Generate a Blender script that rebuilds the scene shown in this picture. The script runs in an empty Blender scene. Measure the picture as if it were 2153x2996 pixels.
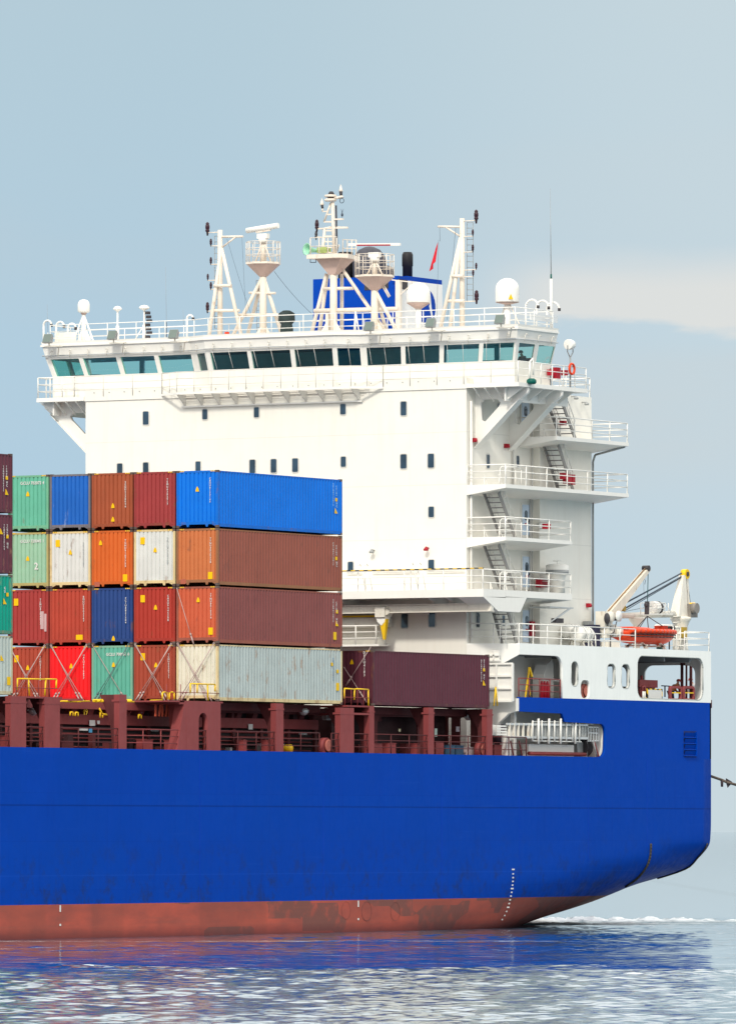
import bpy, bmesh, math, random
from mathutils import Vector, Matrix
random.seed(7)
R = math.radians
C = bpy.context.scene.collection
SC = bpy.context.scene

# ------------------------------------------------------------------ camera
# World axes: X runs athwart the ship (0 = near side shell, -29 = far side), Y runs aft, Z up from the water.
TH = R(30.5); cc, ss = math.cos(TH), math.sin(TH)
F, CX, HY, H = 22500.0, 1076.5, 2433.0, 5.2
RC, DC = -7.248, 384.45
cam_d = bpy.data.cameras.new("camera"); cam = bpy.data.objects.new("camera", cam_d); C.objects.link(cam)
cam.location = (ss*DC - cc*RC, -cc*DC - ss*RC, H)
cam.rotation_euler = (R(90), 0, TH)
cam_d.sensor_fit = 'HORIZONTAL'; cam_d.sensor_width = 36
cam_d.lens = 36*F/2153; cam_d.shift_y = (HY-1498)/2153
cam_d.clip_start = 1; cam_d.clip_end = 60000
SC.camera = cam

# ------------------------------------------------------------------ sky
SUN_EL, SUN_AZ = R(40), math.atan2(0.30, -0.954)      # the sun stands off the near bow: (x, y) = (.30, -.954)
w = bpy.data.worlds.new("World"); SC.world = w; w.use_nodes = True
nt = w.node_tree; N = nt.nodes; L = nt.links; N.clear()
wo = N.new("ShaderNodeOutputWorld"); bg = N.new("ShaderNodeBackground")
sky = N.new("ShaderNodeTexSky"); sky.sky_type = 'NISHITA'; sky.sun_disc = False
sky.sun_elevation = SUN_EL; sky.sun_rotation = SUN_AZ; sky.dust_density = 2.0
def wmath(op, a, b=None, c=None):
    n = N.new("ShaderNodeMath"); n.operation = op
    for i, v in enumerate((a, b, c)):
        if v is None: continue
        if isinstance(v, (int, float)): n.inputs[i].default_value = v
        else: L.new(v, n.inputs[i])
    return n.outputs[0]
def wmix(f, a, b):
    n = N.new("ShaderNodeMix"); n.data_type = 'RGBA'
    for s, v in ((n.inputs[0], f), (n.inputs[6], a), (n.inputs[7], b)):
        if isinstance(v, (int, float)): s.default_value = v
        elif isinstance(v, tuple): s.default_value = v + (1,)
        else: L.new(v, s)
    return n.outputs[2]
def wrange(v, a, b, c=0.0, d=1.0, smooth=True):
    n = N.new("ShaderNodeMapRange"); n.interpolation_type = 'SMOOTHSTEP' if smooth else 'LINEAR'
    L.new(v, n.inputs[0]); n.inputs[1].default_value = a; n.inputs[2].default_value = b
    n.inputs[3].default_value = c; n.inputs[4].default_value = d
    return n.outputs[0]
tc = N.new("ShaderNodeTexCoord"); sep = N.new("ShaderNodeSeparateXYZ"); L.new(tc.outputs['Generated'], sep.inputs[0])
el = sep.outputs[2]                                    # sine of the elevation
az = wmath('ADD', wmath('MULTIPLY', sep.outputs[0], cc), wmath('MULTIPLY', sep.outputs[1], ss))   # small angle east of the ship's quarter
mp = N.new("ShaderNodeMapping"); mp.inputs['Scale'].default_value = (7, 7, 26); L.new(tc.outputs['Generated'], mp.inputs[0])
no = N.new("ShaderNodeTexNoise"); no.inputs['Scale'].default_value = 1.6; no.inputs['Detail'].default_value = 6; L.new(mp.outputs[0], no.inputs['Vector'])
no2 = N.new("ShaderNodeTexNoise"); no2.inputs['Scale'].default_value = 7; no2.inputs['Detail'].default_value = 6; L.new(mp.outputs[0], no2.inputs['Vector'])
low = wmix(wrange(el, -0.01, 0.045), (0.54, 0.65, 0.70), (0.44, 0.61, 0.735))
low = wmix(wrange(el, 0.045, 0.12), low, (0.455, 0.60, 0.685))
low = wmix(wmath('MULTIPLY', wrange(no.outputs[0], 0.42, 0.66), 0.30), low, (0.50, 0.60, 0.66))
low = wmix(wmath('MULTIPLY', wrange(az, -0.03, 0.05), 0.55), low, (0.63, 0.72, 0.755))
bank = wmath('MULTIPLY', wrange(az, 0.010, 0.026), wmath('MULTIPLY', wrange(wmath('ADD', el, wmath('MULTIPLY', wmath('SUBTRACT', no2.outputs[0], 0.5), 0.012)), 0.0645, 0.0665),
             wrange(wmath('ADD', el, wmath('MULTIPLY', wmath('SUBTRACT', no.outputs[0], 0.5), 0.02)), 0.079, 0.070)))
low = wmix(wmath('MULTIPLY', bank, 0.95), low, (0.73, 0.745, 0.73))
bank2 = wmath('MULTIPLY', wrange(az, 0.004, 0.03), wmath('MULTIPLY', wrange(el, 0.040, 0.052), wrange(el, 0.064, 0.060)))
low = wmix(wmath('MULTIPLY', bank2, wmath('MULTIPLY', no2.outputs[0], 0.75)), low, (0.60, 0.655, 0.67))
sk = N.new("ShaderNodeVectorMath"); sk.operation = 'SCALE'; L.new(sky.outputs[0], sk.inputs[0]); sk.inputs['Scale'].default_value = 1.0
lowu = N.new("ShaderNodeVectorMath"); lowu.operation = 'SCALE'; L.new(low, lowu.inputs[0]); lowu.inputs['Scale'].default_value = 8.75
hz = N.new("ShaderNodeVectorMath"); hz.operation = 'SCALE'; L.new(wmix(0.0, (1.72, 1.70, 1.62), (0, 0, 0)), hz.inputs[0]); hz.inputs['Scale'].default_value = 10.0
high = wmix(0.80, sk.outputs[0], hz.outputs[0])        # thin high overcast over the clear sky
allsky = wmix(wrange(el, 0.108, 0.22), lowu.outputs[0], high)
L.new(allsky, bg.inputs[0]); bg.inputs[1].default_value = 0.1
L.new(bg.outputs[0], wo.inputs[0])
sd = bpy.data.lights.new("sun", 'SUN'); sd.energy = 2.2; sd.angle = R(6); sd.color = (1.0, 0.945, 0.83)
so = bpy.data.objects.new("sun", sd); C.objects.link(so)
sv = Vector((0.30, -0.954, 0)).normalized()*math.cos(SUN_EL) + Vector((0, 0, math.sin(SUN_EL)))
so.rotation_euler = sv.to_track_quat('Z', 'Y').to_euler()
SC.view_settings.view_transform = 'Standard'; SC.view_settings.look = 'None'
SC.view_settings.exposure = 0.2; SC.view_settings.gamma = 1; SC.view_settings.use_curve_mapping = False
SC.render.engine = 'CYCLES'; SC.cycles.max_bounces = 8; SC.cycles.transparent_max_bounces = 12

# ------------------------------------------------------------------ survey helper: a sight line met with a known plane
def at(px, py, X=None, Y=None, Z=None):
    a = (px-CX)/F; b = (HY-py)/F
    if X is not None:
        y = (a*(DC-ss*X)-RC-cc*X)/(ss-a*cc); d = DC-ss*X+cc*y
        return Vector((X, y, H+b*d))
    if Y is not None:
        x = (a*(DC+cc*Y)-RC-ss*Y)/(cc+a*ss); d = DC-ss*x+cc*Y
        return Vector((x, Y, H+b*d))
    d = (Z-H)/b; r = a*d
    return Vector((cc*(r-RC)-ss*(d-DC), ss*(r-RC)+cc*(d-DC), Z))
def sc_at(x, y): return F/(DC-ss*x+cc*y)               # pixels per metre there

# ------------------------------------------------------------------ materials
MATS = {}
def mat(name, col, rough=0.5, metal=0.0, var=0.12, streak=0.0, rust=0.0, rustcol=(0.16, 0.06, 0.025), scale=1.0, spec=0.22, custom=None):
    if name in MATS: return MATS[name]
    m = bpy.data.materials.new(name); m.use_nodes = True; nt = m.node_tree; n = nt.nodes; l = nt.links
    p = n['Principled BSDF']; p.inputs['Roughness'].default_value = rough; p.inputs['Metallic'].default_value = metal
    p.inputs['Specular IOR Level'].default_value = spec
    geo = n.new('ShaderNodeNewGeometry')
    def noise(sc, det=5, stretch=None, rgh=0.6):
        t = n.new('ShaderNodeTexNoise'); t.inputs['Scale'].default_value = sc; t.inputs['Detail'].default_value = det; t.inputs['Roughness'].default_value = rgh
        if stretch:
            mp = n.new('ShaderNodeMapping'); mp.inputs['Scale'].default_value = stretch; l.new(geo.outputs['Position'], mp.inputs[0]); l.new(mp.outputs[0], t.inputs['Vector'])
        else: l.new(geo.outputs['Position'], t.inputs['Vector'])
        return t.outputs[0]
    def rng(v, a, b, c=0.0, d=1.0):
        r = n.new('ShaderNodeMapRange'); l.new(v, r.inputs[0])
        for i, x in enumerate((a, b, c, d)): r.inputs[i+1].default_value = x
        return r.outputs[0]
    def mul(a, b):
        r = n.new('ShaderNodeMath'); r.operation = 'MULTIPLY'
        for i, x in enumerate((a, b)):
            if isinstance(x, (int, float)): r.inputs[i].default_value = x
            else: l.new(x, r.inputs[i])
        return r.outputs[0]
    def mix(f, a, b, mode='MIX'):
        r = n.new('ShaderNodeMix'); r.data_type = 'RGBA'; r.blend_type = mode
        for s, v in ((r.inputs[0], f), (r.inputs[6], a), (r.inputs[7], b)):
            if isinstance(v, (int, float)): s.default_value = v
            elif isinstance(v, tuple): s.default_value = v + (1,)
            else: l.new(v, s)
        return r.outputs[2]
    c = mix(rng(noise(0.9*scale), 0.3, 0.7), tuple(x*(1-var) for x in col), tuple(min(1, x*(1+var*0.7)) for x in col))
    if streak:
        c = mix(mul(rng(noise(1.0, 4, (5*scale, 5*scale, 0.35)), 0.5, 0.72), streak), c, tuple(x*0.55 for x in col))
    if rust:
        f = mul(rng(noise(2.2*scale, 8, (1, 1, 0.45), 0.7), 0.60-0.10*rust, 0.66), min(1.0, 0.35+rust*0.6))
        c = mix(f, c, rustcol)
    if custom: c = custom(n, l, geo, c, mix, mul, rng, noise, p)
    l.new(c, p.inputs['Base Color'])
    r2 = rng(noise(3*scale), 0.3, 0.7, max(0.02, rough-0.08), min(1, rough+0.1)); l.new(r2, p.inputs['Roughness'])
    m.diffuse_color = tuple(col) + (1,)
    MATS[name] = m
    return m

def sepz(n, l, geo):
    s = n.new('ShaderNodeSeparateXYZ'); l.new(geo.outputs['Position'], s.inputs[0]); return s.outputs
WHITE = mat('white_paint', (0.78, 0.76, 0.715), 0.45, var=0.03, streak=0.07)
def seams(n, l, geo, c, mix, mul, rng, noise, p):
    X, Y, Z = sepz(n, l, geo)
    def line(v, pos, wd):
        a = n.new('ShaderNodeMath'); a.operation = 'SUBTRACT'; l.new(v, a.inputs[0]); a.inputs[1].default_value = pos
        b = n.new('ShaderNodeMath'); b.operation = 'ABSOLUTE'; l.new(a.outputs[0], b.inputs[0])
        return rng(b.outputs[0], wd, wd*0.5)
    for z in (17.9, 20.85, 23.75, 26.55): c = mix(mul(line(Z, z, 0.03), 0.30), c, (0.45, 0.43, 0.40))
    return mix(mul(rng(noise(1.0, 5, (1.6, 1.6, 0.12), .7), 0.52, 0.75), 0.20), c, (0.62, 0.54, 0.44))
WALL = mat('house_paint', (0.775, 0.75, 0.685), 0.5, var=0.025, streak=0.05, custom=seams)
WHITE2 = mat('weathered_white_paint', (0.72, 0.68, 0.60), 0.55, var=0.08, streak=0.3, rust=0.12, rustcol=(0.30, 0.16, 0.07))
WARM = mat('stained_mast_paint', (0.73, 0.65, 0.56), 0.5, var=0.06, streak=0.2, rust=0.05, rustcol=(0.35, 0.2, 0.1))
CONE = mat('rust_and_shade_paint', (0.52, 0.38, 0.33), 0.55, var=0.10, streak=0.2)  # rust stain and the shade of the undersides, both put into the colour
DOOR = mat('pale_blue_door_paint', (0.52, 0.62, 0.74), 0.45, var=0.03)
GREY = mat('grey_metal', (0.30, 0.31, 0.31), 0.5, 0.2, var=0.15)
GALV = mat('galvanised_steel', (0.55, 0.56, 0.56), 0.4, 0.35, var=0.15)
STEEL = mat('tread_steel', (0.16, 0.15, 0.15), 0.6, var=0.2)
BLACK = mat('black_rubber', (0.018, 0.017, 0.02), 0.5)
DARK = mat('dark_fittings', (0.05, 0.045, 0.05), 0.5, var=0.2)
RED = mat('red_paint', (0.34, 0.012, 0.025), 0.45)
ORANGE = mat('orange_hull_paint', (0.70, 0.055, 0.012), 0.4, var=0.06)
YELLOW = mat('yellow_paint', (0.80, 0.50, 0.015), 0.45, var=0.08)
STICK = mat('yellow_sticker', (0.72, 0.44, 0.0), 0.5, var=0.02)
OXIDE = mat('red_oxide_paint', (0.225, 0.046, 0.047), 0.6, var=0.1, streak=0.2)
OXD = mat('dark_and_shaded_oxide', (0.095, 0.022, 0.024), 0.65, var=0.15, streak=0.25)  # darker copy of the oxide, with recess and under-stack shade in its colour
OXD2 = mat('blackish_oxide_paint', (0.040, 0.017, 0.020), 0.7, var=0.25)  # darkest oxide tone, nearly black
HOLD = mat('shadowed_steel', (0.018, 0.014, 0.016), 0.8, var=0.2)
LETTER = mat('white_lettering', (0.62, 0.62, 0.60), 0.6, var=0.02)
LETTERG = mat('grey_lettering', (0.30, 0.33, 0.34), 0.6, var=0.02)
TEALP = mat('green_horn_paint', (0.30, 0.60, 0.42), 0.35)
BLUEF = mat('funnel_blue', (0.0, 0.045, 0.34), 0.5, var=0.06, spec=.08)
FUNW = mat('funnel_white', (0.74, 0.73, 0.72), 0.5, var=0.03, streak=0.06)
BLUEB = mat('bright_blue_fitting', (0.08, 0.35, 0.60), 0.5)
GREEN = mat('green_fitting', (0.0, 0.09, 0.07), 0.4)
SKIN = mat('skin', (0.42, 0.22, 0.14), 0.6)
CANOR = mat('work_orange_cloth', (0.45, 0.14, 0.04), 0.9)
CLW = mat('pale_work_cloth', (0.55, 0.52, 0.52), 0.9)
NAVY = mat('navy_cloth', (0.03, 0.03, 0.06), 0.9)
FLAG = mat('flag_red', (0.60, 0.015, 0.03), 0.8)
ROPE = mat('weathered_rope', (0.13, 0.10, 0.08), 0.95, var=0.3)
WIRE = mat('wire_rope', (0.06, 0.08, 0.11), 0.6)
LAMPG = mat('lamp_glass', (0.16, 0.20, 0.18), 0.12, 0.3)
RLAMP = mat('dark_red_lantern', (0.035, 0.012, 0.02), 0.3)
TAPE = None
def hazard(n, l, geo, c, mix, mul, rng, noise, p):
    w_ = n.new('ShaderNodeTexWave'); w_.bands_direction = 'DIAGONAL'; w_.inputs['Scale'].default_value = 1.2; l.new(geo.outputs['Position'], w_.inputs['Vector'])
    return mix(rng(w_.outputs[1], 0.48, 0.52), (0.03, 0.025, 0.02), (0.80, 0.50, 0.02))
TAPE = mat('hazard_stripes', (0.7, 0.45, 0.02), 0.5, custom=hazard)
def tape2(n, l, geo, c, mix, mul, rng, noise, p):
    w_ = n.new('ShaderNodeTexWave'); w_.bands_direction = 'X'; w_.inputs['Scale'].default_value = 3.2; l.new(geo.outputs['Position'], w_.inputs['Vector'])
    return mix(rng(w_.outputs[1], 0.25, 0.35), (0.10, 0.07, 0.03), (0.82, 0.50, 0.03))
TAPE2 = mat('container_edge_tape', (0.7, 0.45, 0.02), 0.5, custom=tape2)

def hull_paint(n, l, geo, c, mix, mul, rng, noise, p):
    X, Y, Z = sepz(n, l, geo)
    def line(v, pos, wd):
        a = n.new('ShaderNodeMath'); a.operation = 'SUBTRACT'; l.new(v, a.inputs[0]); a.inputs[1].default_value = pos
        b = n.new('ShaderNodeMath'); b.operation = 'ABSOLUTE'; l.new(a.outputs[0], b.inputs[0])
        return rng(b.outputs[0], wd, wd*0.4)
    # blotches of repaint and rubbing marks on the blue topside
    c = mix(mul(rng(noise(1.0, 6, (0.25, 0.25, 0.10)), 0.47, 0.62), 0.28), c, (0.0, 0.042, 0.30))
    lowz = rng(Z, 5.5, 2.5)
    scuff = mul(mul(rng(noise(1.0, 8, (0.9, 0.9, 0.8), 0.75), 0.50, 0.62), lowz), 0.65)
    c = mix(scuff, c, (0.012, 0.03, 0.12))
    c = mix(mul(line(Z, 6.45, 0.055), 0.6), c, (0.0, 0.02, 0.16))
    c = mix(mul(line(Z, 3.05, 0.04), 0.30), c, (0.01, 0.075, 0.45))
    cb = n.new('ShaderNodeCombineXYZ'); l.new(Y, cb.inputs[0]); l.new(Z, cb.inputs[1])
    bk = n.new('ShaderNodeTexBrick'); l.new(cb.outputs[0], bk.inputs['Vector']); bk.inputs['Scale'].default_value = 1.0; bk.inputs['Brick Width'].default_value = 9.0; bk.inputs['Row Height'].default_value = 2.35
    bk.inputs['Mortar Size'].default_value = 0.018; bk.inputs['Mortar Smooth'].default_value = 0.3; bk.inputs['Color1'].default_value = (0, 0, 0, 1); bk.inputs['Color2'].default_value = (1, 1, 1, 1); bk.inputs['Mortar'].default_value = (.5, .5, .5, 1)
    c = mix(mul(bk.outputs['Color'], 0.10), c, (0.0, 0.066, 0.40))
    c = mix(mul(bk.outputs['Fac'], 0.22), c, (0.0, 0.022, 0.22))
    c = mix(mul(rng(noise(1.0, 6, (3.0, 3.0, 0.22), 0.65), 0.54, 0.72), 0.22), c, (0.0, 0.020, 0.22))
    c = mix(mul(rng(noise(1.0, 7, (0.10, 0.10, 2.4), 0.7), 0.60, 0.70), 0.16), c, (0.02, 0.09, 0.45))
    # boot top: red oxide antifouling with patches
    vor = n.new('ShaderNodeTexVoronoi'); vor.distance = 'CHEBYCHEV'; vor.inputs['Scale'].default_value = 0.22; vor.inputs['Randomness'].default_value = 0.9
    l.new(geo.outputs['Position'], vor.inputs['Vector'])
    red = mix(rng(noise(0.6, 6, (0.6, 0.6, 1.6)), 0.36, 0.66), (0.29, 0.078, 0.062), (0.44, 0.095, 0.066))
    red = mix(mul(rng(vor.outputs['Distance'], 0.42, 0.50), 0.35), red, (0.22, 0.07, 0.055))
    patch = n.new('ShaderNodeTexVoronoi'); patch.distance = 'CHEBYCHEV'; patch.inputs['Scale'].default_value = 0.5
    mp = n.new('ShaderNodeMapping'); mp.inputs['Scale'].default_value = (0.5, 0.5, 1.2); l.new(geo.outputs['Position'], mp.inputs[0]); l.new(mp.outputs[0], patch.inputs['Vector'])
    s2 = n.new('ShaderNodeSeparateColor'); l.new(patch.outputs['Color'], s2.inputs[0])
    red = mix(mul(rng(s2.outputs[0], 0.62, 0.65), mul(rng(noise(1.2, 5), 0.30, 0.5), 0.85)), red, (0.16, 0.075, 0.065))
    red = mix(mul(rng(noise(1.0, 7, (0.12, 0.12, 7.0)), 0.52, 0.68), 0.35), red, (0.24, 0.09, 0.07))
    red = mix(mul(rng(Y, 12, 45), 0.45), red, (0.15, 0.06, 0.055))
    red = mix(mul(rng(Z, 0.55, 0.0), 0.75), red, (0.10, 0.03, 0.035))
    wob = n.new('ShaderNodeMath'); wob.operation = 'ADD'; l.new(Z, wob.inputs[0]); l.new(mul(noise(6, 3), 0.03), wob.inputs[1])
    bp = n.new('ShaderNodeBump'); bp.inputs['Strength'].default_value = 0.6; bp.inputs['Distance'].default_value = 0.05; l.new(noise(0.55, 2, (1, 1, 0.6)), bp.inputs['Height']); l.new(bp.outputs[0], p.inputs['Normal'])
    return mix(rng(wob.outputs[0], 1.665, 1.675), red, c)
HULL = mat('hull_paint', (0.0, 0.045, 0.352), 0.45, var=0.04, custom=hull_paint, spec=0.03)
SHELLB = mat('topside_blue', (0.0, 0.045, 0.352), 0.45, var=0.04, spec=0.03)
SHELLW = mat('topside_white', (0.82, 0.83, 0.80), 0.45, var=0.03, streak=0.08)

GLASS = bpy.data.materials.new('tinted_glass'); GLASS.use_nodes = True
_n = GLASS.node_tree.nodes; _l = GLASS.node_tree.links; _n.clear()
_o = _n.new('ShaderNodeOutputMaterial'); _mx = _n.new('ShaderNodeMixShader'); _tr = _n.new('ShaderNodeBsdfTransparent'); _gl = _n.new('ShaderNodeBsdfGlossy'); _fr = _n.new('ShaderNodeFresnel')
_tr.inputs[0].default_value = (0.66, 0.87, 0.83, 1); _gl.inputs['Roughness'].default_value = 0.03; _gl.inputs[0].default_value = (0.8, 0.9, 0.9, 1); _fr.inputs[0].default_value = 1.5
_g = _n.new('ShaderNodeNewGeometry'); _q = _n.new('ShaderNodeMath'); _q.operation = 'SUBTRACT'; _q.inputs[0].default_value = 1.0; _l.new(_g.outputs['Backfacing'], _q.inputs[1]); _k = _n.new('ShaderNodeMath'); _k.operation = 'MULTIPLY'; _l.new(_q.outputs[0], _k.inputs[0]); _l.new(_fr.outputs[0], _k.inputs[1]); _l.new(_k.outputs[0], _mx.inputs[0]); _l.new(_tr.outputs[0], _mx.inputs[1]); _l.new(_gl.outputs[0], _mx.inputs[2]); _l.new(_mx.outputs[0], _o.inputs[0])
PORT = mat('dark_window_glass', (0.020, 0.045, 0.075), 0.08, var=0.5, spec=0.8)

# ------------------------------------------------------------------ object helpers
WORG = {}
def worg(o):
    return WORG.get(o.name, Vector((0, 0, 0))) if o else Vector((0, 0, 0))
def tag(o, label=None, cat=None, group=None, kind=None):
    if label: o['label'] = label
    if cat: o['category'] = cat
    if group: o['group'] = group
    if kind: o['kind'] = kind
    return o
def thing(name, label, cat, loc=(0, 0, 0), group=None, rz=0):
    o = bpy.data.objects.new(name, None); C.objects.link(o); o.empty_display_size = 0.2
    o.location = loc; o.rotation_euler = (0, 0, rz); WORG[o.name] = Vector(loc)
    return tag(o, label, cat, group)
class MB:
    def __init__(s): s.v = []; s.f = []; s.smooth = []
    def add(s, vs, fs, smooth=False):
        b = len(s.v); s.v += [Vector(v) for v in vs]
        for f in fs: s.f.append([b+i for i in f]); s.smooth.append(smooth)
        return s
    def box(s, a, b):
        x0, y0, z0 = a; x1, y1, z1 = b
        x0, x1 = sorted((x0, x1)); y0, y1 = sorted((y0, y1)); z0, z1 = sorted((z0, z1))
        return s.add([(x0,y0,z0),(x1,y0,z0),(x1,y1,z0),(x0,y1,z0),(x0,y0,z1),(x1,y0,z1),(x1,y1,z1),(x0,y1,z1)],
              [(0,3,2,1),(4,5,6,7),(0,1,5,4),(1,2,6,5),(2,3,7,6),(3,0,4,7)])
    def bar(s, p, q, w=0.1, h=0.1, up=(0, 0, 1)):
        p = Vector(p); q = Vector(q); d = (q-p).normalized(); u = Vector(up)
        if abs(d.dot(u)) > 0.98: u = Vector((1, 0, 0))
        r = d.cross(u).normalized()*w/2; u2 = r.normalized().cross(d).normalized()*h/2
        vs = [e + a*r + b*u2 for e in (p, q) for a, b in ((-1,-1),(1,-1),(1,1),(-1,1))]
        return s.add(vs, [(0,1,2,3),(7,6,5,4),(0,4,5,1),(1,5,6,2),(2,6,7,3),(3,7,4,0)])
    def tube(s, p, q, r=0.03, r1=None, n=8, smooth=True):
        p = Vector(p); q = Vector(q)
        if r1 is None: r1 = r
        d = (q-p).normalized(); u = Vector((0, 0, 1)) if abs(d.z) < 0.9 else Vector((1, 0, 0))
        a = d.cross(u).normalized(); b = a.cross(d)
        vs = []
        for e, rr in ((p, r), (q, r1)):
            for i in range(n):
                t = 2*math.pi*i/n; vs.append(e + a*rr*math.cos(t) + b*rr*math.sin(t))
        s.add(vs, [(i, (i+1) % n, n+(i+1) % n, n+i) for i in range(n)], smooth)
        s.add([], []); base = len(s.v)-2*n
        s.f.append([base+i for i in range(n-1, -1, -1)]); s.f.append([base+n+i for i in range(n)]); s.smooth += [False, False]
        return s
    def path(s, pts, r=0.03, n=8):
        for i in range(len(pts)-1): s.tube(pts[i], pts[i+1], r, n=n)
        return s
    def lathe(s, prof, c=(0, 0, 0), n=24, axis='Z', smooth=True):
        c = Vector(c); vs = []
        for r, z in prof:
            for i in range(n):
                t = 2*math.pi*i/n; a, b = r*math.cos(t), r*math.sin(t)
                vs.append(c + (Vector((a, b, z)) if axis == 'Z' else Vector((b, z, a)) if axis == 'Y' else Vector((z, a, b))))
        fs = []
        for j in range(len(prof)-1):
            for i in range(n):
                k = (i+1) % n; fs.append((j*n+i, j*n+k, (j+1)*n+k, (j+1)*n+i))
        s.add(vs, fs, smooth); base = len(s.v)-n*len(prof)
        if prof[0][0] > 1e-4: s.f.append([base+i for i in range(n-1, -1, -1)]); s.smooth.append(False)
        if prof[-1][0] > 1e-4: s.f.append([base+(len(prof)-1)*n+i for i in range(n)]); s.smooth.append(False)
        return s
    def prism(s, poly, plane, a, b):
        m = {'X': lambda u, v, w: (w, u, v), 'Y': lambda u, v, w: (u, w, v), 'Z': lambda u, v, w: (u, v, w)}[plane]
        n = len(poly)
        vs = [m(u, v, a) for u, v in poly] + [m(u, v, b) for u, v in poly]
        return s.add(vs, [list(range(n))[::-1], list(range(n, 2*n))] + [(i, (i+1) % n, n+(i+1) % n, n+i) for i in range(n)])
    def build(s, name, m, parent=None, label=None, shift=True):
        me = bpy.data.meshes.new(name); o_ = worg(parent) if shift else Vector((0, 0, 0))
        me.from_pydata([tuple(v-o_) for v in s.v], [], s.f); me.update()
        for p, sm in zip(me.polygons, s.smooth): p.use_smooth = sm
        bm = bmesh.new(); bm.from_mesh(me); bmesh.ops.remove_doubles(bm, verts=bm.verts, dist=1e-5); bmesh.ops.recalc_face_normals(bm, faces=bm.faces); bm.to_mesh(me); bm.free()
        o = bpy.data.objects.new(name, me); C.objects.link(o)
        if m: me.materials.append(m)
        if parent: o.parent = parent
        if shift or parent is None: WORG[o.name] = o_
        if label: o['label'] = label
        return o
def place(mb_pts, *a): pass

def rrect(u0, v0, u1, v1, r, corners=(1, 1, 1, 1), n=6):
    """rounded rectangle, corners: lower-left, lower-right, upper-right, upper-left"""
    out = []
    for k, (cu, cv, a0) in enumerate(((u0+r, v0+r, 180), (u1-r, v0+r, 270), (u1-r, v1-r, 0), (u0+r, v1-r, 90))):
        if corners[k]:
            for i in range(n+1):
                t = R(a0+90*i/n); out.append((cu+r*math.cos(t), cv+r*math.sin(t)))
        else: out.append(((u0, v0), (u1, v0), (u1, v1), (u0, v1))[k])
    return out
def plate(name, outer, holes, plane, w0, w1, m, parent=None, label=None):
    cu = bpy.data.curves.new(name, 'CURVE'); cu.dimensions = '2D'; cu.fill_mode = 'BOTH'; cu.extrude = abs(w1-w0)/2
    for poly in [outer] + list(holes):
        sp = cu.splines.new('POLY'); sp.points.add(len(poly)-1); sp.use_cyclic_u = True
        for i, (u, v) in enumerate(poly): sp.points[i].co = (u, v, 0, 1)
    tmp = bpy.data.objects.new(name, cu); C.objects.link(tmp)
    dg = bpy.context.evaluated_depsgraph_get(); me = bpy.data.meshes.new_from_object(tmp.evaluated_get(dg))
    bpy.data.objects.remove(tmp); bpy.data.curves.remove(cu)
    mid = (w0+w1)/2; o_ = worg(parent)
    for v in me.vertices:
        u, vv, w_ = v.co; w_ += mid
        v.co = Vector({'X': (w_, u, vv), 'Y': (u, w_, vv), 'Z': (u, vv, w_)}[plane]) - o_
    me.name = name; me.materials.clear(); me.materials.append(m); me.update()
    bm = bmesh.new(); bm.from_mesh(me); bmesh.ops.remove_doubles(bm, verts=bm.verts, dist=1e-5); bmesh.ops.recalc_face_normals(bm, faces=bm.faces); bm.to_mesh(me); bm.free()
    o = bpy.data.objects.new(name, me); C.objects.link(o)
    if parent: o.parent = parent
    WORG[o.name] = o_
    if label: o['label'] = label
    return o
TXT = {}
def text_mesh(body, size, key=None, vertical=False, pitch=1.0):
    k = (body, size, vertical)
    if k in TXT: return TXT[k]
    fc = bpy.data.curves.new('txt', 'FONT'); fc.size = size; fc.extrude = 0.004; fc.align_x = 'CENTER'
    fc.body = '\n'.join(body) if vertical else body
    if vertical: fc.space_line = pitch
    fc.resolution_u = 2; fc.offset = size*0.015
    tmp = bpy.data.objects.new('txt', fc); C.objects.link(tmp)
    dg = bpy.context.evaluated_depsgraph_get(); me = bpy.data.meshes.new_from_object(tmp.evaluated_get(dg))
    bpy.data.objects.remove(tmp); bpy.data.curves.remove(fc)
    TXT[k] = me
    return me
def lettering(body, size, loc, face, m, parent, vertical=False, pitch=1.0, name='lettering'):
    src = text_mesh(body, size, None, vertical, pitch); me = src.copy(); o_ = worg(parent)
    for v in me.vertices:
        x, y, z = v.co
        v.co = Vector({'Y': (x, -z, y), 'X': (z, x, y)}[face]) + Vector(loc) - o_
    me.materials.clear(); me.materials.append(m); me.update()
    o = bpy.data.objects.new(name, me); C.objects.link(o); o.parent = parent; WORG[o.name] = o_
    return o
def railing(name, pts, parent, m, h=1.05, rails=(0.35, 0.7, 1.05), step=1.5, r=0.028, top=None, foot=0.0, label=None):
    b = MB(); tb = MB()
    for i in range(len(pts)-1):
        p, q = Vector(pts[i]), Vector(pts[i+1]); n = max(1, round((q-p).length/step))
        for k in range(n+1):
            if i > 0 and k == 0: continue
            e = p.lerp(q, k/n); b.tube(e, e+Vector((0, 0, h)), r, n=6)
            if foot: b.bar(e+Vector((0, 0, 0)), e+Vector((0, 0, foot)), 0.10, 0.03)
        for z in rails:
            t = tb if (top and z == rails[-1]) else b
            t.tube(p+Vector((0, 0, z)), q+Vector((0, 0, z)), r if z == rails[-1] else r*0.8, n=6)
    o = b.build(name, m, parent, label)
    if top: tb.build('hand_rail', top, o, 'yellow and black striped top rail')
    return o
def catenary(p, q, sag, n=8):
    p, q = Vector(p), Vector(q)
    return [p.lerp(q, i/n) - Vector((0, 0, sag*4*(i/n)*(1-i/n))) for i in range(n+1)]
# ------------------------------------------------------------------ the ship
XC = -14.5
ship = thing('container_ship', 'large cargo ship with blue hull, red waterline band and white accommodation block', 'ship', (XC, 10, 0))
HY0, HY1 = -120.0, 52.0
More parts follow.
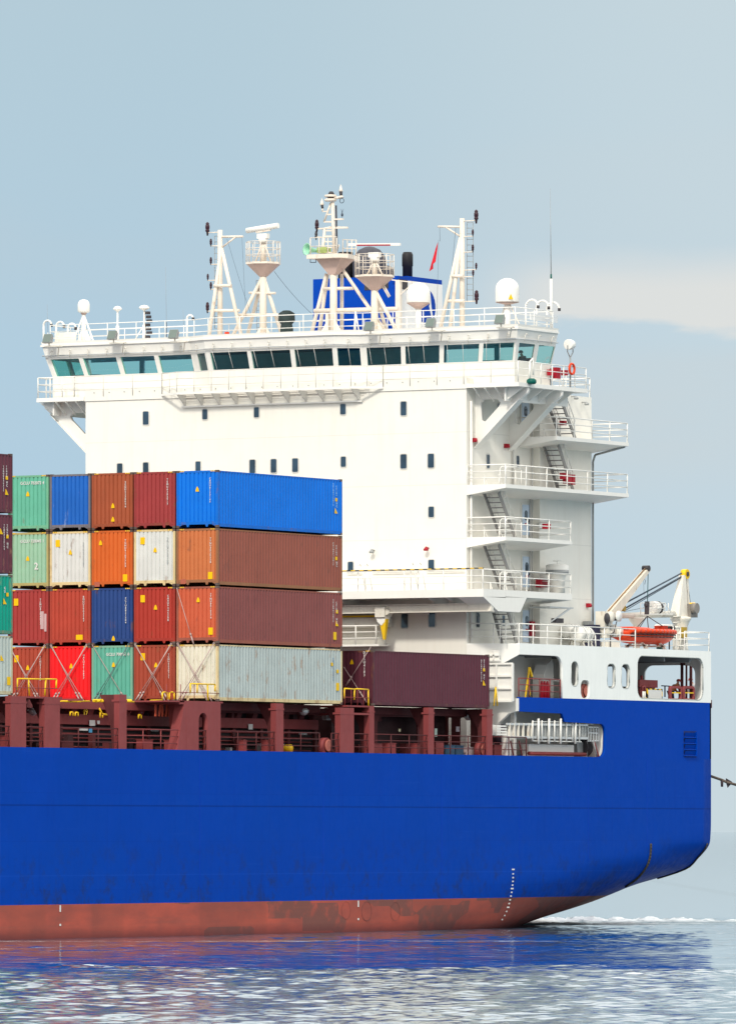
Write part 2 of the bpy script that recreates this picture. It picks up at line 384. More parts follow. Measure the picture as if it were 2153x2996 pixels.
# half-breadth insets of the near side at height z, along the run aft
ZT = [9.2, 6, 5, 4.4, 3.7, 3.1, 2.4, 1.5, 0.75, 0, -1, -3, -6]
TB = {52.0: [0, 0, .03, .14, .78, 1.55, 4.05, 7.55, 10.0, 12.4, 14.5, 14.5, 14.5],
      49: [0, 0, .0, .06, .45, 1.05, 2.7, 5.4, 7.9, 10.6, 13.6, 14.5, 14.5],
      45: [0, 0, 0, 0, .08, .4, 1.2, 3.2, 5.6, 8.5, 12, 14.5, 14.5],
      37: [0, 0, 0, 0, 0, .05, .25, .9, 2.1, 4.0, 7.0, 11, 14],
      29.5: [0, 0, 0, 0, 0, 0, .03, .2, .5, 1.1, 2.4, 6, 11],
      22: [0, 0, 0, 0, 0, 0, 0, .02, .1, .3, .8, 2.5, 7],
      15: [0, 0, 0, 0, 0, 0, 0, 0, 0, .05, .2, 1, 4],
      5: [0]*12+[2.0], -95: [0]*12+[2.0]}
YK = sorted(TB)
def inset(i, y):
    if y <= -70:
        t = (-70-y)/50.0
        return TB[5][i]*(1-t) + 14.5*min(1, t)**2.2*(1.0 if ZT[i] > 0 else 1.0)
    k = max(j for j in range(len(YK)) if YK[j] <= y + 1e-6); k = min(k, len(YK)-2)
    def val(j): j = max(0, min(len(YK)-1, j)); return TB[YK[j]][i], YK[j]
    (p0, a0), (p1, a1), (p2, a2), (p3, a3) = val(k-1), val(k), val(k+1), val(k+2)
    m1 = (p2-p0)/(a2-a0) if a2 != a0 else 0; m2 = (p3-p1)/(a3-a1) if a3 != a1 else 0
    sl = (p2-p1)/(a2-a1)
    m1 = 0 if sl == 0 else max(0, min(m1, 3*sl)); m2 = 0 if sl == 0 else max(0, min(m2, 3*sl))
    h = a2-a1; t = (y-a1)/h
    return (2*t**3-3*t**2+1)*p1 + (t**3-2*t**2+t)*h*m1 + (-2*t**3+3*t**2)*p2 + (t**3-t**2)*h*m2
def zfine():
    out = []
    for i in range(len(ZT)-1):
        n = 1 if i == 0 else 4
        for k in range(n): out.append((i, k/n))
    out.append((len(ZT)-2, 1.0)); return out
ZF = zfine()
def inset_f(i, t, y):
    # monotone cubic in z as well, so the bilge turns smoothly
    def v(j): j = max(0, min(len(ZT)-1, j)); return inset(j, y), -ZT[j]
    (p0, a0), (p1, a1), (p2, a2), (p3, a3) = v(i-1), v(i), v(i+1), v(i+2)
    h = a2-a1; sl = (p2-p1)/h
    m1 = (p2-p0)/(a2-a0) if a2 != a0 else sl; m2 = (p3-p1)/(a3-a1) if a3 != a1 else sl
    m1 = 0 if sl <= 0 else max(0, min(m1, 3*sl)); m2 = 0 if sl <= 0 else max(0, min(m2, 3*sl))
    return (2*t**3-3*t**2+1)*p1 + (t**3-2*t**2+t)*h*m1 + (-2*t**3+3*t**2)*p2 + (t**3-t**2)*h*m2
ys = [-120+2.5*i for i in range(21)] + [-60+5*i for i in range(13)] + [5+1.0*i for i in range(47)] + [52.0]
ys = sorted(set(ys))
hb = MB(); rows = []
for y in ys:
    near = [(-inset_f(i, t, y), y, ZT[i]+(ZT[i+1]-ZT[i])*t) for i, t in ZF]
    far = [(2*XC-x, yy, z) for x, yy, z in near]
    rows.append(near + far[::-1])
n = len(rows[0]); vs = [p for r_ in rows for p in r_]; fs = []; 
for j in range(len(rows)-1):
    for i in range(n):
        if i == n-1: continue
        fs.append((j*n+i, j*n+i+1, (j+1)*n+i+1, (j+1)*n+i))
hb.add(vs, fs, True)
m_ = len(ZF)
hb.add([rows[-1][i] for i in range(n)], [(i, i+1, n-2-i, n-1-i) for i in range(m_-1)])
hull = hb.build('hull', HULL, ship)
# main deck plating and its edge strip
MB().box((2*XC+.02, -105, 9.0), (-.02, 39.7, 9.1)).build('main_deck', OXIDE, ship)
MB().box((-.10, -105, 9.201), (.0, 39.7, 9.235)).build('sheer_strake', SHELLB, ship)
sm_ = MB()
for y in (-2.2, 9.8, 21.9, 30.2, 37.8, 44.5): sm_.box((-.001, y-.02, 1.7 if y < 25 else 2.6 if y < 35 else 3.6 if y < 40 else 4.3), (.004, y+.02, 9.1))
sm_.build('weld_seam', mat('seam_blue', (0.0, 0.040, 0.40), 0.5, spec=.06), hull)
# stern corner guards: curved bars hugging the shell
for yb in (44.9, 51.7):
    g = MB(); pr = None
    for i, t in ZF:
        z = ZT[i]+(ZT[i+1]-ZT[i])*t
        if z > 4.6 or z < (2.15 if yb < 50 else 2.5): continue
        p = Vector((-inset_f(i, t, yb)+.02, yb, z-.03))
        if pr is not None: g.tube(pr, p, .07 if yb < 50 else .045, n=8)
        pr = p
    g.build('corner_guard', mat('worn_brown_steel', (0.05, 0.045, 0.035), 0.6, var=0.3), hull)
# draft marks near the stern
for py in (2545, 2558, 2569, 2580, 2591, 2601, 2612, 2623, 2634, 2645, 2656, 2668, 2680, 2692):
    p = at(1500, py, X=0); z = p.z
    ii = max(i for i in range(len(ZT)-1) if ZT[i] >= z); t = (ZT[ii]-z)/(ZT[ii]-ZT[ii+1])
    x = -inset_f(ii, t, 29.5)
    wd = .30 if py in (2545, 2601, 2656) else .14
    MB().box((x-.02, 29.5-wd/2*.8, z-.038), (x+.03, 29.5+wd/2*.8, z+.038)).build('draft_mark', LETTER, hull)
for px in (176, 1048):
    p = at(px, 2640, X=0)
    MB().box((0, p.y-.05, 1.3), (.02, p.y+.05, 1.62)).build('draft_mark', LETTER, hull); MB().box((0, p.y-.06, .62), (.02, p.y+.06, .72)).build('draft_mark', LETTER, hull)
# louvre near the transom; a dark sheet paints the shade behind its slats
a = at(2001, 2142, X=0); b = at(2036, 2214, X=0)
lv = MB(); 
for k in range(4):
    z0 = b.z + (a.z-b.z)*k/4
    lv.add([(.01, a.y, z0+.08), (.01, b.y, z0+.08), (.09, b.y, z0+.30), (.09, a.y, z0+.30)], [(0, 1, 2, 3)])
    lv.box((.005, a.y, z0), (.10, b.y, z0+.06))
lv.box((0, b.y-.12, b.z), (.12, b.y, a.z))
lv.build('side_louvre', SHELLB, hull)
MB().box((.0, a.y-.05, b.z-.05), (.006, b.y+.05, a.z+.05)).build('louvre_shade_sheet', mat('louvre_shadow_blue', (0.002, 0.015, 0.12), 0.6), hull)

# aft side shell: blue topside, then white bulwark with openings
BY0 = 30.2
blue = [(39.7, 9.235), (52.0, 9.235), (52.0, 12.37), (BY0, 12.37), (BY0, 11.62), (34.9, 11.55), (35.3, 11.25), (38.3, 11.1), (39.3, 10.6)]
def rnd(u, v, r, a0, a1, n=6): return [(u+r*math.cos(R(a0+(a1-a0)*i/n)), v+r*math.sin(R(a0+(a1-a0)*i/n))) for i in range(n+1)]
e = at(1770, 2150, X=0).y
blue = [(e-.6, 9.236), (39.701, 9.236), (39.701, 9.201), (52.0, 9.201), (52.0, 12.37), (BY0, 12.37), (BY0, 11.60), (34.9, 11.55), (35.2, 11.10), (e-1.1, 11.05)] + rnd(e-.45, 10.55, .5, 80, 0) + rnd(e-.5, 9.75, .5, 0, -70)
plate('topside_plating', blue, [], 'X', -.16, 0.0, SHELLB, ship)
def hole(px0, py0, px1, py1, r, corners=(1,1,1,1)):
    a = at(px0, py0, X=0); b = at(px1, py1, X=0); return rrect(a.y, min(a.z, b.z), b.y, max(a.z, b.z), r, corners)
ebig = at(1646, 1980, X=0).y
white = [(BY0, 15.25), (52.0, 15.25), (52.0, 12.374), (ebig, 12.374), (ebig, 13.6)] + rnd(ebig-.7, 13.95, .7, 0, 90) + [(BY0, 14.65)]
slot = lambda a, b, c, d: hole(a, b, c, d, .32)
a1 = at(1864.5, 1927, X=0); b1 = at(2057, 2040, X=0)
big = rrect(a1.y, 12.50, b1.y, 14.85, .55)
white_o = plate('bulwark_plating', white, [slot(1671, 1935, 1691, 2009), slot(1776, 1942, 1800, 2014), slot(1818, 1943, 1842, 2016),
      hole(1699, 1990, 1725, 2044, .34), big], 'X', -.18, .002, SHELLW, ship)
# rolled lips round the openings
for hpoly in (big, slot(1776, 1942, 1800, 2014), slot(1818, 1943, 1842, 2016), slot(1671, 1935, 1691, 2009)):
    MB().path([Vector((-.02, u, v)) for u, v in hpoly+hpoly[:1]], .035, 6).build('opening_lip', mat('lip_grey', (0.42, 0.44, 0.42), 0.5), white_o)
# poop deck slab, mooring deck floor, transom
plan = [(-2.4, 28.75), (-.02, 30.25), (-.02, 51.95), (2*XC+.02, 51.95), (2*XC+.02, 28.75)]
pd = MB().prism(plan, 'Z', 14.98, 15.23).build('poop_deck', SHELLW, ship)
MB().add([(-2.4, 28.72, 15.2), (0, 30.2, 15.2), (0, 30.2, 14.66), (-1.0, 29.57, 14.0), (-2.4, 28.72, 14.0), (-2.4, 28.85, 15.2), (0, 30.33, 15.2), (0, 30.33, 14.66), (-1.0, 29.7, 14.0), (-2.4, 28.85, 14.0)],
   [(0,1,2,3,4), (9,8,7,6,5), (0,5,6,1), (1,6,7,2), (2,7,8,3), (3,8,9,4), (4,9,5,0)]).build('deck_edge_fascia', WHITE, ship)
MB().box((2*XC+.2, 30.2, 11.95), (-.18, 51.8, 12.1)).build('mooring_deck', OXD, ship)
# beams under the poop deck
bb = MB()
for y in range(32, 52, 3): bb.box((2*XC+.3, y, 14.6), (-.3, y+.15, 14.98))
for x in (-3, -7, -11): bb.box((x, 30.5, 14.7), (x+.15, 52.3, 14.98))
bb.build('deck_beams', mat('underdeck_grey', (0.20, 0.21, 0.22), 0.6), pd)
# transom plates: the lower with the hull, the upper with mooring openings that show sky
def tx(px, py): q = at(px, py, Y=52.0); return q
t1a, t1b = tx(1888, 1948), tx(2037, 2030)
t2a, t2b = tx(1690, 1952), tx(1836, 2030)
upper = [(2*XC, 9.235), (0, 9.235), (0, 15.25), (2*XC, 15.25)]
plate('transom_plating', upper, [rrect(t1a.x, 12.6, t1b.x, t1a.z, .5), rrect(t2a.x, 12.6, t2b.x, t2a.z, .4),
      rrect(2*XC-t1b.x, 12.6, 2*XC-t1a.x, t1a.z, .5)], 'Y', 51.85, 52.002, SHELLW, ship)
# inner casing bulkheads between the decks
ic = plate('casing_bulkhead', [(28.9, 9.1), (44.3, 9.1), (44.3, 14.98), (28.9, 14.98)],
      [rrect(31.2, 10.9, 33.0, 11.62, .3), rrect(34.2, 10.9, 36.6, 11.62, .3), rrect(37.3, 10.7, 38.6, 11.5, .3), rrect(30.4, 12.15, 33.3, 14.3, .3)], 'X', -2.75, -2.6, WHITE, ship)
MB().box((-2.55, e+.05, 9.1), (-.17, e+.2, 11.9)).build('recess_bulkhead', WHITE, ship)
MB().box((-2.6, 30.2, 11.7), (-.17, e+.1, 11.94)).build('recess_deckhead', WHITE, ship)
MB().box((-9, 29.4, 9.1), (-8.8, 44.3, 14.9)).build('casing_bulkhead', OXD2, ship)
MB().box((-9, 44.3, 12.1), (-2.75, 44.45, 14.98)).build('casing_bulkhead', WHITE, ship)
MB().box((-26, 44.3, 12.1), (-9, 44.45, 14.98)).build('casing_bulkhead', WHITE, ship)
MB().box((-26.0, 30, 9.1), (-25.8, 44.3, 14.9)).build('casing_bulkhead', WHITE, ship)
# far side topside aft (closes the ship from other positions)
plate('topside_plating', [(30.2, 9.235), (51.85, 9.235), (51.85, 12.37), (30.2, 12.37)], [], 'X', 2*XC, 2*XC+.16, SHELLB, ship)
plate('bulwark_plating', [(30.2, 12.374), (51.85, 12.374), (51.85, 15.25), (30.2, 15.25)], [rrect(45, 12.6, 50.5, 14.85, .5)], 'X', 2*XC, 2*XC+.16, SHELLW, ship)

# ribbed panels ahead of the poop
rp = MB()
for k, (pxa, pya, pxb, pyb) in enumerate(((1418, 1943, 1501, 2052),)):
    a = at(pxa, pya, Y=29.4); b = at(pxb, pyb, Y=29.4)
    rp.box((a.x, 29.4, b.z), (b.x, 29.5, a.z))
    for z in (a.z, a.z-(a.z-b.z)*.33, a.z-(a.z-b.z)*.66, b.z): rp.box((a.x, 29.28, z-.05), (b.x, 29.4, z+.05))
    for f in (0, .45, 1.0): x = a.x+(b.x-a.x)*f; rp.box((x-.04, 29.26, b.z), (x+.04, 29.4, a.z))
rp.build('ribbed_breakwater', WHITE, ship)
a = at(1432, 1903, Y=29.3); b = at(1460, 1933, Y=29.3)
MB().box((a.x, 29.3, b.z), (b.x, 29.36, a.z)).box((a.x, 29.2, b.z-.04), (b.x+.1, 29.3, b.z+.04)).box((a.x, 29.2, (a.z+b.z)/2-.04), (b.x, 29.3, (a.z+b.z)/2+.04)).box(((a.x+b.x)/2-.04, 29.2, b.z), ((a.x+b.x)/2+.04, 29.3, a.z)).build('ribbed_breakwater', WHITE, ship)
a = at(1440, 2058, Y=29.6)
MB().prism([(-2.6, 9.1), (-2.6, 12.3), (0, 12.3), (0, 11.62), (-.5, 11.5), (-1.1, 11.0), (-1.35, 10.3), (-1.35, 9.1)], 'Y', 29.9, 30.15).build('corner_bulkhead', WHITE, ship)
MB().box((-.95, 30.9, 9.1), (-.7, 31.1, 11.7)).build('recess_stanchion', WHITE, ship)

# ------------------------------------------------------------------ superstructure
HX0, HX1, HF, HA = -26.5, -2.4, 28.7, 41.7
house = MB().box((HX0, HF, 9.1), (HX1, HA, 28.85)).build('deckhouse', WALL, ship)
MB().box((-7.5, 36.0, 15.24), (-2.0, HA+.1, 29.0)).build('stair_casing', WALL, ship)
MB().box((HX0-.04, HF-.06, 28.85), (HX1+.04, HF+2.0, 29.42)).build('house_coaming', WALL, ship)
dots = MB()
for i in range(24):
    x = -25.9+i*.98
    dots.lathe([(.028, 0), (.028, .03)], (x, HF-.1, 29.3), 6, 'Y')
dots.build('drain_stubs', GREY, house)
# front windows
def port(px, py, w, h, face='Y', pl=HF, par=None, glass=PORT, outset=.03):
    par = par or house
    c = at(px, py, **{('Y' if face == 'Y' else 'X'): pl}); k = sc_at(c.x, c.y)
    W_ = w/k/(cc if face == 'Y' else ss); H_ = h/k
    sgn = -1 if face == 'Y' else 1
    u = c.x if face == 'Y' else c.y
    fo = rrect(u-W_/2-.05, c.z-H_/2-.05, u+W_/2+.05, c.z+H_/2+.05, .12, n=4); fi = rrect(u-W_/2, c.z-H_/2, u+W_/2, c.z+H_/2, .07, n=4)
    fr = plate('window', fo, [fi], face, pl+sgn*.001, pl+sgn*outset, mat('window_rim', (0.56, 0.55, 0.52), 0.5), par)
    plate('window_pane', fi, [], face, pl+sgn*.004, pl+sgn*.02, glass, fr)
for px, py, w, h in ((427, 1223, 17, 39), (600, 1212, 15, 30), (751, 1206, 15, 30), (1004, 1197, 16, 31), (1181, 1195, 17, 41),
     (351, 1376, 16, 40), (427, 1373, 16, 40), (580, 1370, 15, 40), (739, 1365, 17, 40), (801, 1363, 17, 40), (864, 1361, 17, 40),
     (1005, 1351, 15, 30), (1181, 1350, 18, 42), (1261, 1348, 18, 41), (1262, 1498, 16, 31), (1026, 1659, 16, 30), (1262, 1653, 17, 30),
     (1184, 1817, 19, 41), (1264, 1814, 19, 41)):
    port(px, py, w, h)
for px, py, w, h in ((1460, 1199, 10, 37), (1427, 1350, 9, 40), (1514, 1350, 8, 32), (1397, 1814, 10, 42), (1472, 1816, 8, 30)):
    port(px, py, w, h, 'X', HX1)
# doors
def door(px, py0, py1, w, X):
    a = at(px, py0, X=X); b = at(px, py1, X=X); k = sc_at(X, a.y); W_ = w/k/ss
    f = MB().box((X, a.y-W_/2-.07, b.z), (X+.07, a.y+W_/2+.07, a.z+.07)).build('door_frame', WHITE, house)
    d = MB().box((X+.07, a.y-W_/2, b.z+.1), (X+.10, a.y+W_/2, a.z)).build('door', DOOR, house, 'pale blue steel door')
    bpy.data.objects[f.name]
    plate('door_window', rrect(a.y-.17, a.z-.85, a.y+.17, a.z-.30, .16), [], 'X', X+.10, X+.115, PORT, d)
    MB().box((X+.10, a.y-.14, a.z-1.12), (X+.112, a.y+.16, a.z-1.00)).build('door_sign', RED, d)
    MB().bar((X+.13, a.y+W_/2-.2, a.z-1.0), (X+.13, a.y+W_/2-.05, a.z-.75), .05, .05).build('door_handle', DARK, d)
for px, a_, b_, w in ((1573, 1322, 1424, 17), (1534, 1477, 1571, 20), (1536, 1629, 1724, 22), (1536, 1786, 1884, 22), (1533, 1172, 1278, 22)):
    door(px, a_, b_, w, HX1)
# pipes and fittings on the side wall
pp = MB()
pp.tube((HX1+.12, HF+.3, 15.3), (HX1+.12, HF+.3, 28.2), .07, n=8)
pp.build('vent_pipe', WHITE, house)
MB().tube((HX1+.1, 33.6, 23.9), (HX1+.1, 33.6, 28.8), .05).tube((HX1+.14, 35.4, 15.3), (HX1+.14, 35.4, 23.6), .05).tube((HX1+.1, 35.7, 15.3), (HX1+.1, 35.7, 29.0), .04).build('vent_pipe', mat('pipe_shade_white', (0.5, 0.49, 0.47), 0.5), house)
q1, q2, q3_ = at(1728, 1350, X=-1.95), at(1733, 1330, X=-1.85), at(1828, 1307, X=-.15)
p = MB(); p.path([Vector((-1.95, HA+.18, 15.3)), Vector((-1.95, HA+.18, q1.z)), Vector((-1.85, HA+.25, q2.z)), q3_], .06)
p.build('scupper_pipe', GREY, house)
for px, py in ((1382, 1288), (1477, 1305), (1717, 1772)):
    c = at(px, py, X=HX1 if px < 1600 else -2.0); MB().box((c.x, c.y-.12, c.z-.1), (c.x+.2, c.y+.14, c.z+.12)).lathe([(.05, 0), (.11, .05), (.08, .2)], (c.x+.2, c.y, c.z-.1), 8).build('alarm_horn', RED, house)
for px, py in ((1095, 1611), (1254, 1604)):
    c = at(px, py, Y=HF); MB().tube((c.x, HF, c.z), (c.x, HF-.3, c.z+.05), .04).lathe([(.04, 0), (.14, -.12), (.12, -.2)], (c.x, HF-.3, c.z+.05), 10).build('wall_lamp', GREY if px < 1200 else RED, house)
for px, py in ((1671, 1160), (1702, 1177)):
    c = at(px, py, X=-2.0); MB().tube((c.x, c.y, c.z), (c.x+.3, c.y, c.z), .03).lathe([(.05, 0), (.14, -.08), (.12, -.16)], (c.x+.3, c.y, c.z), 10).build('wall_lamp', GREY, house)

# side platforms with tapered undersides, stairs between them
def platform(y0, y1, z, name='side_platform', x1=0.0, taper=.55, t=.2):
    b = MB()
    b.add([(HX1, y0, z), (x1, y0, z), (x1, y1, z), (HX1, y1, z), (HX1, y0, z-taper), (x1, y0, z-t), (x1, y1, z-t), (HX1, y1, z-taper)],
          [(0,1,2,3), (7,6,5,4), (0,4,5,1), (1,5,6,2), (2,6,7,3), (3,7,4,0)])
    return b.build(name, WHITE, ship)
P1 = platform(34.3, 42.4, 26.5); P2 = platform(28.72, 42.4, 23.7); P3 = platform(28.72, 36.0, 20.9)
P4 = platform(28.72, 36.0, 18.05, taper=.6, t=.35)
RP = dict(step=2.2, r=.034, foot=.35)
e_ = .06
railing('railing', [(HX1, 34.36, 26.5), (-e_, 34.36, 26.5), (-e_, 42.34, 26.5), (HX1, 42.34, 26.5)], ship, WHITE, **RP)
railing('railing', [(HX1, 28.78, 23.7), (-e_, 28.78, 23.7), (-e_, 42.34, 23.7), (HX1, 42.34, 23.7)], ship, WHITE, **RP)
railing('railing', [(HX1, 28.78, 20.9), (-e_, 28.78, 20.9), (-e_, 35.94, 20.9), (-2.0, 35.94, 20.9)], ship, WHITE, **RP)
railing('railing', [(-2.05, 36.3, 29.0), (-2.05, 41.7, 29.0), (-7.4, 41.7, 29.0)], ship, WHITE, **RP)
def stair(zt, zb, yt, yb, x0=-1.75, x1=-.85, name='stairway'):
    root = MB().bar((x0, yt, zt), (x0, yb, zb), .06, .22).bar((x1, yt, zt), (x1, yb, zb), .06, .22).build(name, mat('stair_grey', (0.26, 0.25, 0.24), 0.5), ship)
    n = max(6, int((zt-zb)/.26)); tr = MB()
    for k in range(1, n): f = k/n; y = yt+(yb-yt)*f; z = zt+(zb-zt)*f; tr.box((x0+.03, y-.13, z-.02), (x1-.03, y+.13, z+.02))
    tr.build('treads', STEEL, root)
    for x in (x0, x1):
        h = MB(); v = Vector((0, 0, .95)); a, b = Vector((x, yt, zt)), Vector((x, yb, zb))
        h.tube(a+v, b+v, .028, n=6).tube(a+v*.5, b+v*.5, .02, n=6)
        for f in (0.02, .33, .66, .98): q = a.lerp(b, f); h.tube(q, q+v, .025, n=6)
        h.build('hand_rail', WHITE, root)
    return root
def yst(px, py, x=-1.3): return at(px, py, X=x).y
stair(28.9, 26.55, yst(1614, 1145), yst(1661, 1274))
stair(26.1, 23.72, yst(1612, 1303), yst(1655, 1424))
stair(23.3, 20.92, yst(1437, 1440), yst(1486, 1569))
stair(20.5, 18.1, yst(1437, 1590), yst(1487, 1724))
stair(17.6, 15.25, yst(1455, 1768), yst(1490, 1872))
# handrail loops at the stair heads
for z, y in ((23.7, 31.2), (20.9, 31.2), (18.05, 31.2), (15.25, 31.2)):
    q = MB(); 
    for dx in (0, .35):
        x = -.45-dx; q.path([Vector((x, y-1.7, z)), Vector((x, y-1.7, z+.85)), Vector((x, y-1.5, z+1.0)), Vector((x, y-.2, z+1.0)), Vector((x, y, z+.85)), Vector((x, y, z))], .028, 6)
    q.build('stair_head_guard', WHITE, ship)

# forward balcony at the lower accommodation deck
BZ = 18.05
bal = MB().prism([(HX0-1, 26.3), (0, 26.3), (0, 28.70), (HX0-1, 28.70)], 'Z', BZ-.42, BZ).build('front_balcony', WHITE, ship)
MB().add([(0, 26.3, BZ-.42), (-1.6, 26.3, BZ-.42), (-1.3, 27.9, BZ-1.15), (0, 27.9, BZ-1.15), (0, 30.3, BZ-1.15), (0, 31.0, BZ-.35), (-1.6, 31.0, BZ-.42), (-1.6, 30.3, BZ-1.15)],
   [(0, 3, 4, 5), (0, 1, 2, 3), (1, 6, 7, 2), (2, 7, 4, 3), (7, 6, 5, 4), (0, 5, 6, 1)]).build('balcony_corner_box', WHITE, ship)
br = MB()
for px in (1030, 1290, 1345, 1395):
    x = at(px, 1750, Y=28.0).x
    br.prism([(28.7, BZ-.42), (28.7, BZ-1.15), (28.3, BZ-1.1), (26.6, BZ-.42)], 'X', x-.06, x+.06)
br.build('balcony_bracket', WHITE, bal)
railing('railing', [(HX0, 26.36, BZ), (-e_, 26.36, BZ), (-e_, 28.7, BZ), (-e_, 35.94, BZ), (-2.0, 35.94, BZ)], ship, WHITE, step=2.4, r=.034, foot=.3)
tp = MB().bar((at(1000, 1690, Y=26.36).x, 26.33, BZ+1.10), (at(1420, 1674, Y=26.36).x-.1, 26.33, BZ+1.10), .05, .05).build('hazard_hand_rail', TAPE, ship, 'yellow and black striped top rail')
g = MB()
for px in (1056, 1076, 1210, 1232):
    x = at(px, 1730, Y=26.8).x
    g.path([Vector((x, 26.5, BZ)), Vector((x, 26.5, BZ+1.35)), Vector((x, 26.65, BZ+1.5)), Vector((x, 26.8, BZ+1.35)), Vector((x, 27.3, BZ))], .03, 6)
g.build('ladder_guard', WHITE, ship)
fr = MB()
for a_, b_ in ((1018, 1062), (1092, 1180), (1180, 1230), (1250, 1362)):
    x0, x1 = at(a_, 1700, Y=HF).x, at(b_, 1700, Y=HF).x
    fr.bar((x0, HF-.12, 19.1), (x1, HF-.12, 19.1), .04, .05)
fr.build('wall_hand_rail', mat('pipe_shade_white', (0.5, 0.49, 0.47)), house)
# provision crane beam under the balcony and its hoist
xb = at(1440, 1785, Y=27.3).x
beam = MB().bar((HX0, 27.3, 17.10), (xb, 27.3, 17.10), .28, .36).bar((HX0, 27.3, 16.90), (xb, 27.3, 16.90), .5, .05).bar((HX0, 27.3, 17.30), (xb, 27.3, 17.30), .5, .05).build('crane_beam', WHITE2, ship)
a = at(1102, 1777, Y=27.1); b = at(1130, 1806, Y=27.1)
hst = MB().box((a.x, 26.9, b.z), (b.x, 27.7, a.z)).lathe([(.18, 0), (.2, .1), (.2, .5)], (b.x+.02, 27.0, a.z-.25), 12, 'Y').build('beam_hoist', WHITE2, ship)
c = at(1124, 1812, Y=27.2)
hb_ = MB().prism([(a.x, b.z), (b.x, b.z), (b.x-.05, b.z-.25), (b.x-.25, b.z-.45), (a.x+.1, b.z-.25)], 'Y', 27.0, 27.5).build('hoist_block', WHITE, hst)
MB().add([(c.x-.2, 27.0, c.z), (c.x+.22, 27.0, c.z), (c.x+.08, 27.1, c.z-1.1), (c.x-.02, 27.1, c.z-1.1), (c.x-.2, 27.3, c.z), (c.x+.22, 27.3, c.z), (c.x+.08, 27.25, c.z-1.1), (c.x-.02, 27.25, c.z-1.1)],
   [(0,1,2,3), (7,6,5,4), (0,4,5,1), (1,5,6,2), (2,6,7,3), (3,7,4,0)]).build('chain_bag', YELLOW, hst, 'yellow chain bag hanging from the hoist')
# small lit store platform left of the hoist
a = at(1000, 1887, Y=27.9); b = at(1107, 1836, Y=27.9)
MB().box((a.x-1.5, 27.6, a.z-.1), (b.x+.2, 28.7, a.z)).build('store_platform', WHITE, ship)
railing('railing', [(a.x-1.5, 27.65, a.z), (b.x, 27.65, a.z), (b.x, 28.6, a.z)], ship, WHITE, h=1.0, rails=(.33, .66, 1.0), step=1.3, r=.045)
MB().box((a.x-1.5, 27.9, b.z+.02), (b.x+.45, 28.65, b.z+.5)).box((a.x-1.5, 28.0, b.z+.5), (b.x+.0, 28.5, b.z+.62)).build('gear_locker', WHITE2, ship)
MB().box((a.x-1.5, 27.88, b.z+.56), (b.x+.2, 27.98, b.z+.66)).build('locker_lashing', YELLOW, ship)
# ceiling lamp tube on the wall
c = at(1237, 1795, Y=HF); MB().box((c.x-.45, HF-.12, c.z-.1), (c.x+.4, HF, c.z+.1)).build('wall_lamp', WHITE, house)

# poop deck railing along the side
railing('railing', [(-2.4, 28.85, 15.25), (-.08, 30.3, 15.25), (-.08, 38.0, 15.25), (-.08, at(1862, 1880, X=0).y, 15.25)], ship, WHITE, step=1.55, r=.034, foot=.35)
railing('railing', [(-.08, at(2006, 1890, X=0).y, 15.25), (-.08, 51.9, 15.25), (2*XC+.1, 51.9, 15.25)], ship, WHITE, step=2.0, r=.03, foot=.35)

# ------------------------------------------------------------------ wheelhouse
WF, CF = 29.4, 28.7
Z0, Z1, Z2, Z3 = 29.1, 30.27, 31.33, 32.22
plan0 = [(-29.1, 33.4), (-29.1, WF), (-19.83, WF), (-18.5, CF), (-10.5, CF), (-9.2, WF), (.15, WF), (.15, 33.4)]
cen = Vector((XC, 40))
def offset(pl, d):
    out = []
    for i, p in enumerate(pl):
        p = Vector(p); ns = []
        for j in (i-1, i):
            if 0 <= j < len(pl)-1:
                t = Vector(pl[j+1])-Vector(pl[j]); nrm = Vector((t.y, -t.x)).normalized(); nrm = -nrm if nrm.dot(Vector((XC, 36))-Vector(pl[j])) > 0 else nrm; ns.append(nrm)
        if len(ns) == 1: out.append(p+ns[0]*d)
        else:
            m = (ns[0]+ns[1]).normalized(); out.append(p+m*d/max(.3, m.dot(ns[0])))
    return out
pl0 = [Vector(p) for p in plan0]; pl1 = offset(plan0, .29); pl2 = offset(plan0, .47)
wh = MB()
pi0, pi1, pi2 = offset(plan0, -.12), offset(plan0, .17), offset(plan0, .35)
def wall_strip(mb, A, B, IA, IB, za, zb):
    for i in range(len(A)-1):
        v = [Vector((q.x, q.y, z)) for q, z in ((A[i], za), (A[i+1], za), (B[i+1], zb), (B[i], zb), (IA[i], za), (IA[i+1], za), (IB[i+1], zb), (IB[i], zb))]
        mb.add(v, [(0,1,2,3), (7,6,5,4), (0,4,5,1), (2,6,7,3)])
    for i in (0, -1): mb.add([Vector((A[i].x, A[i].y, za)), Vector((IA[i].x, IA[i].y, za)), Vector((IB[i].x, IB[i].y, zb)), Vector((B[i].x, B[i].y, zb))], [(0, 1, 2, 3)])
wall_strip(wh, pl0, pl0, pi0, pi0, Z0, Z1); 
wheel = wh.build('wheelhouse', WALL, ship)
pa = MB(); wall_strip(pa, pl1, pl2, pi1, pi2, Z2, Z3)
par_ = pa.build('roof_parapet', WHITE, wheel)
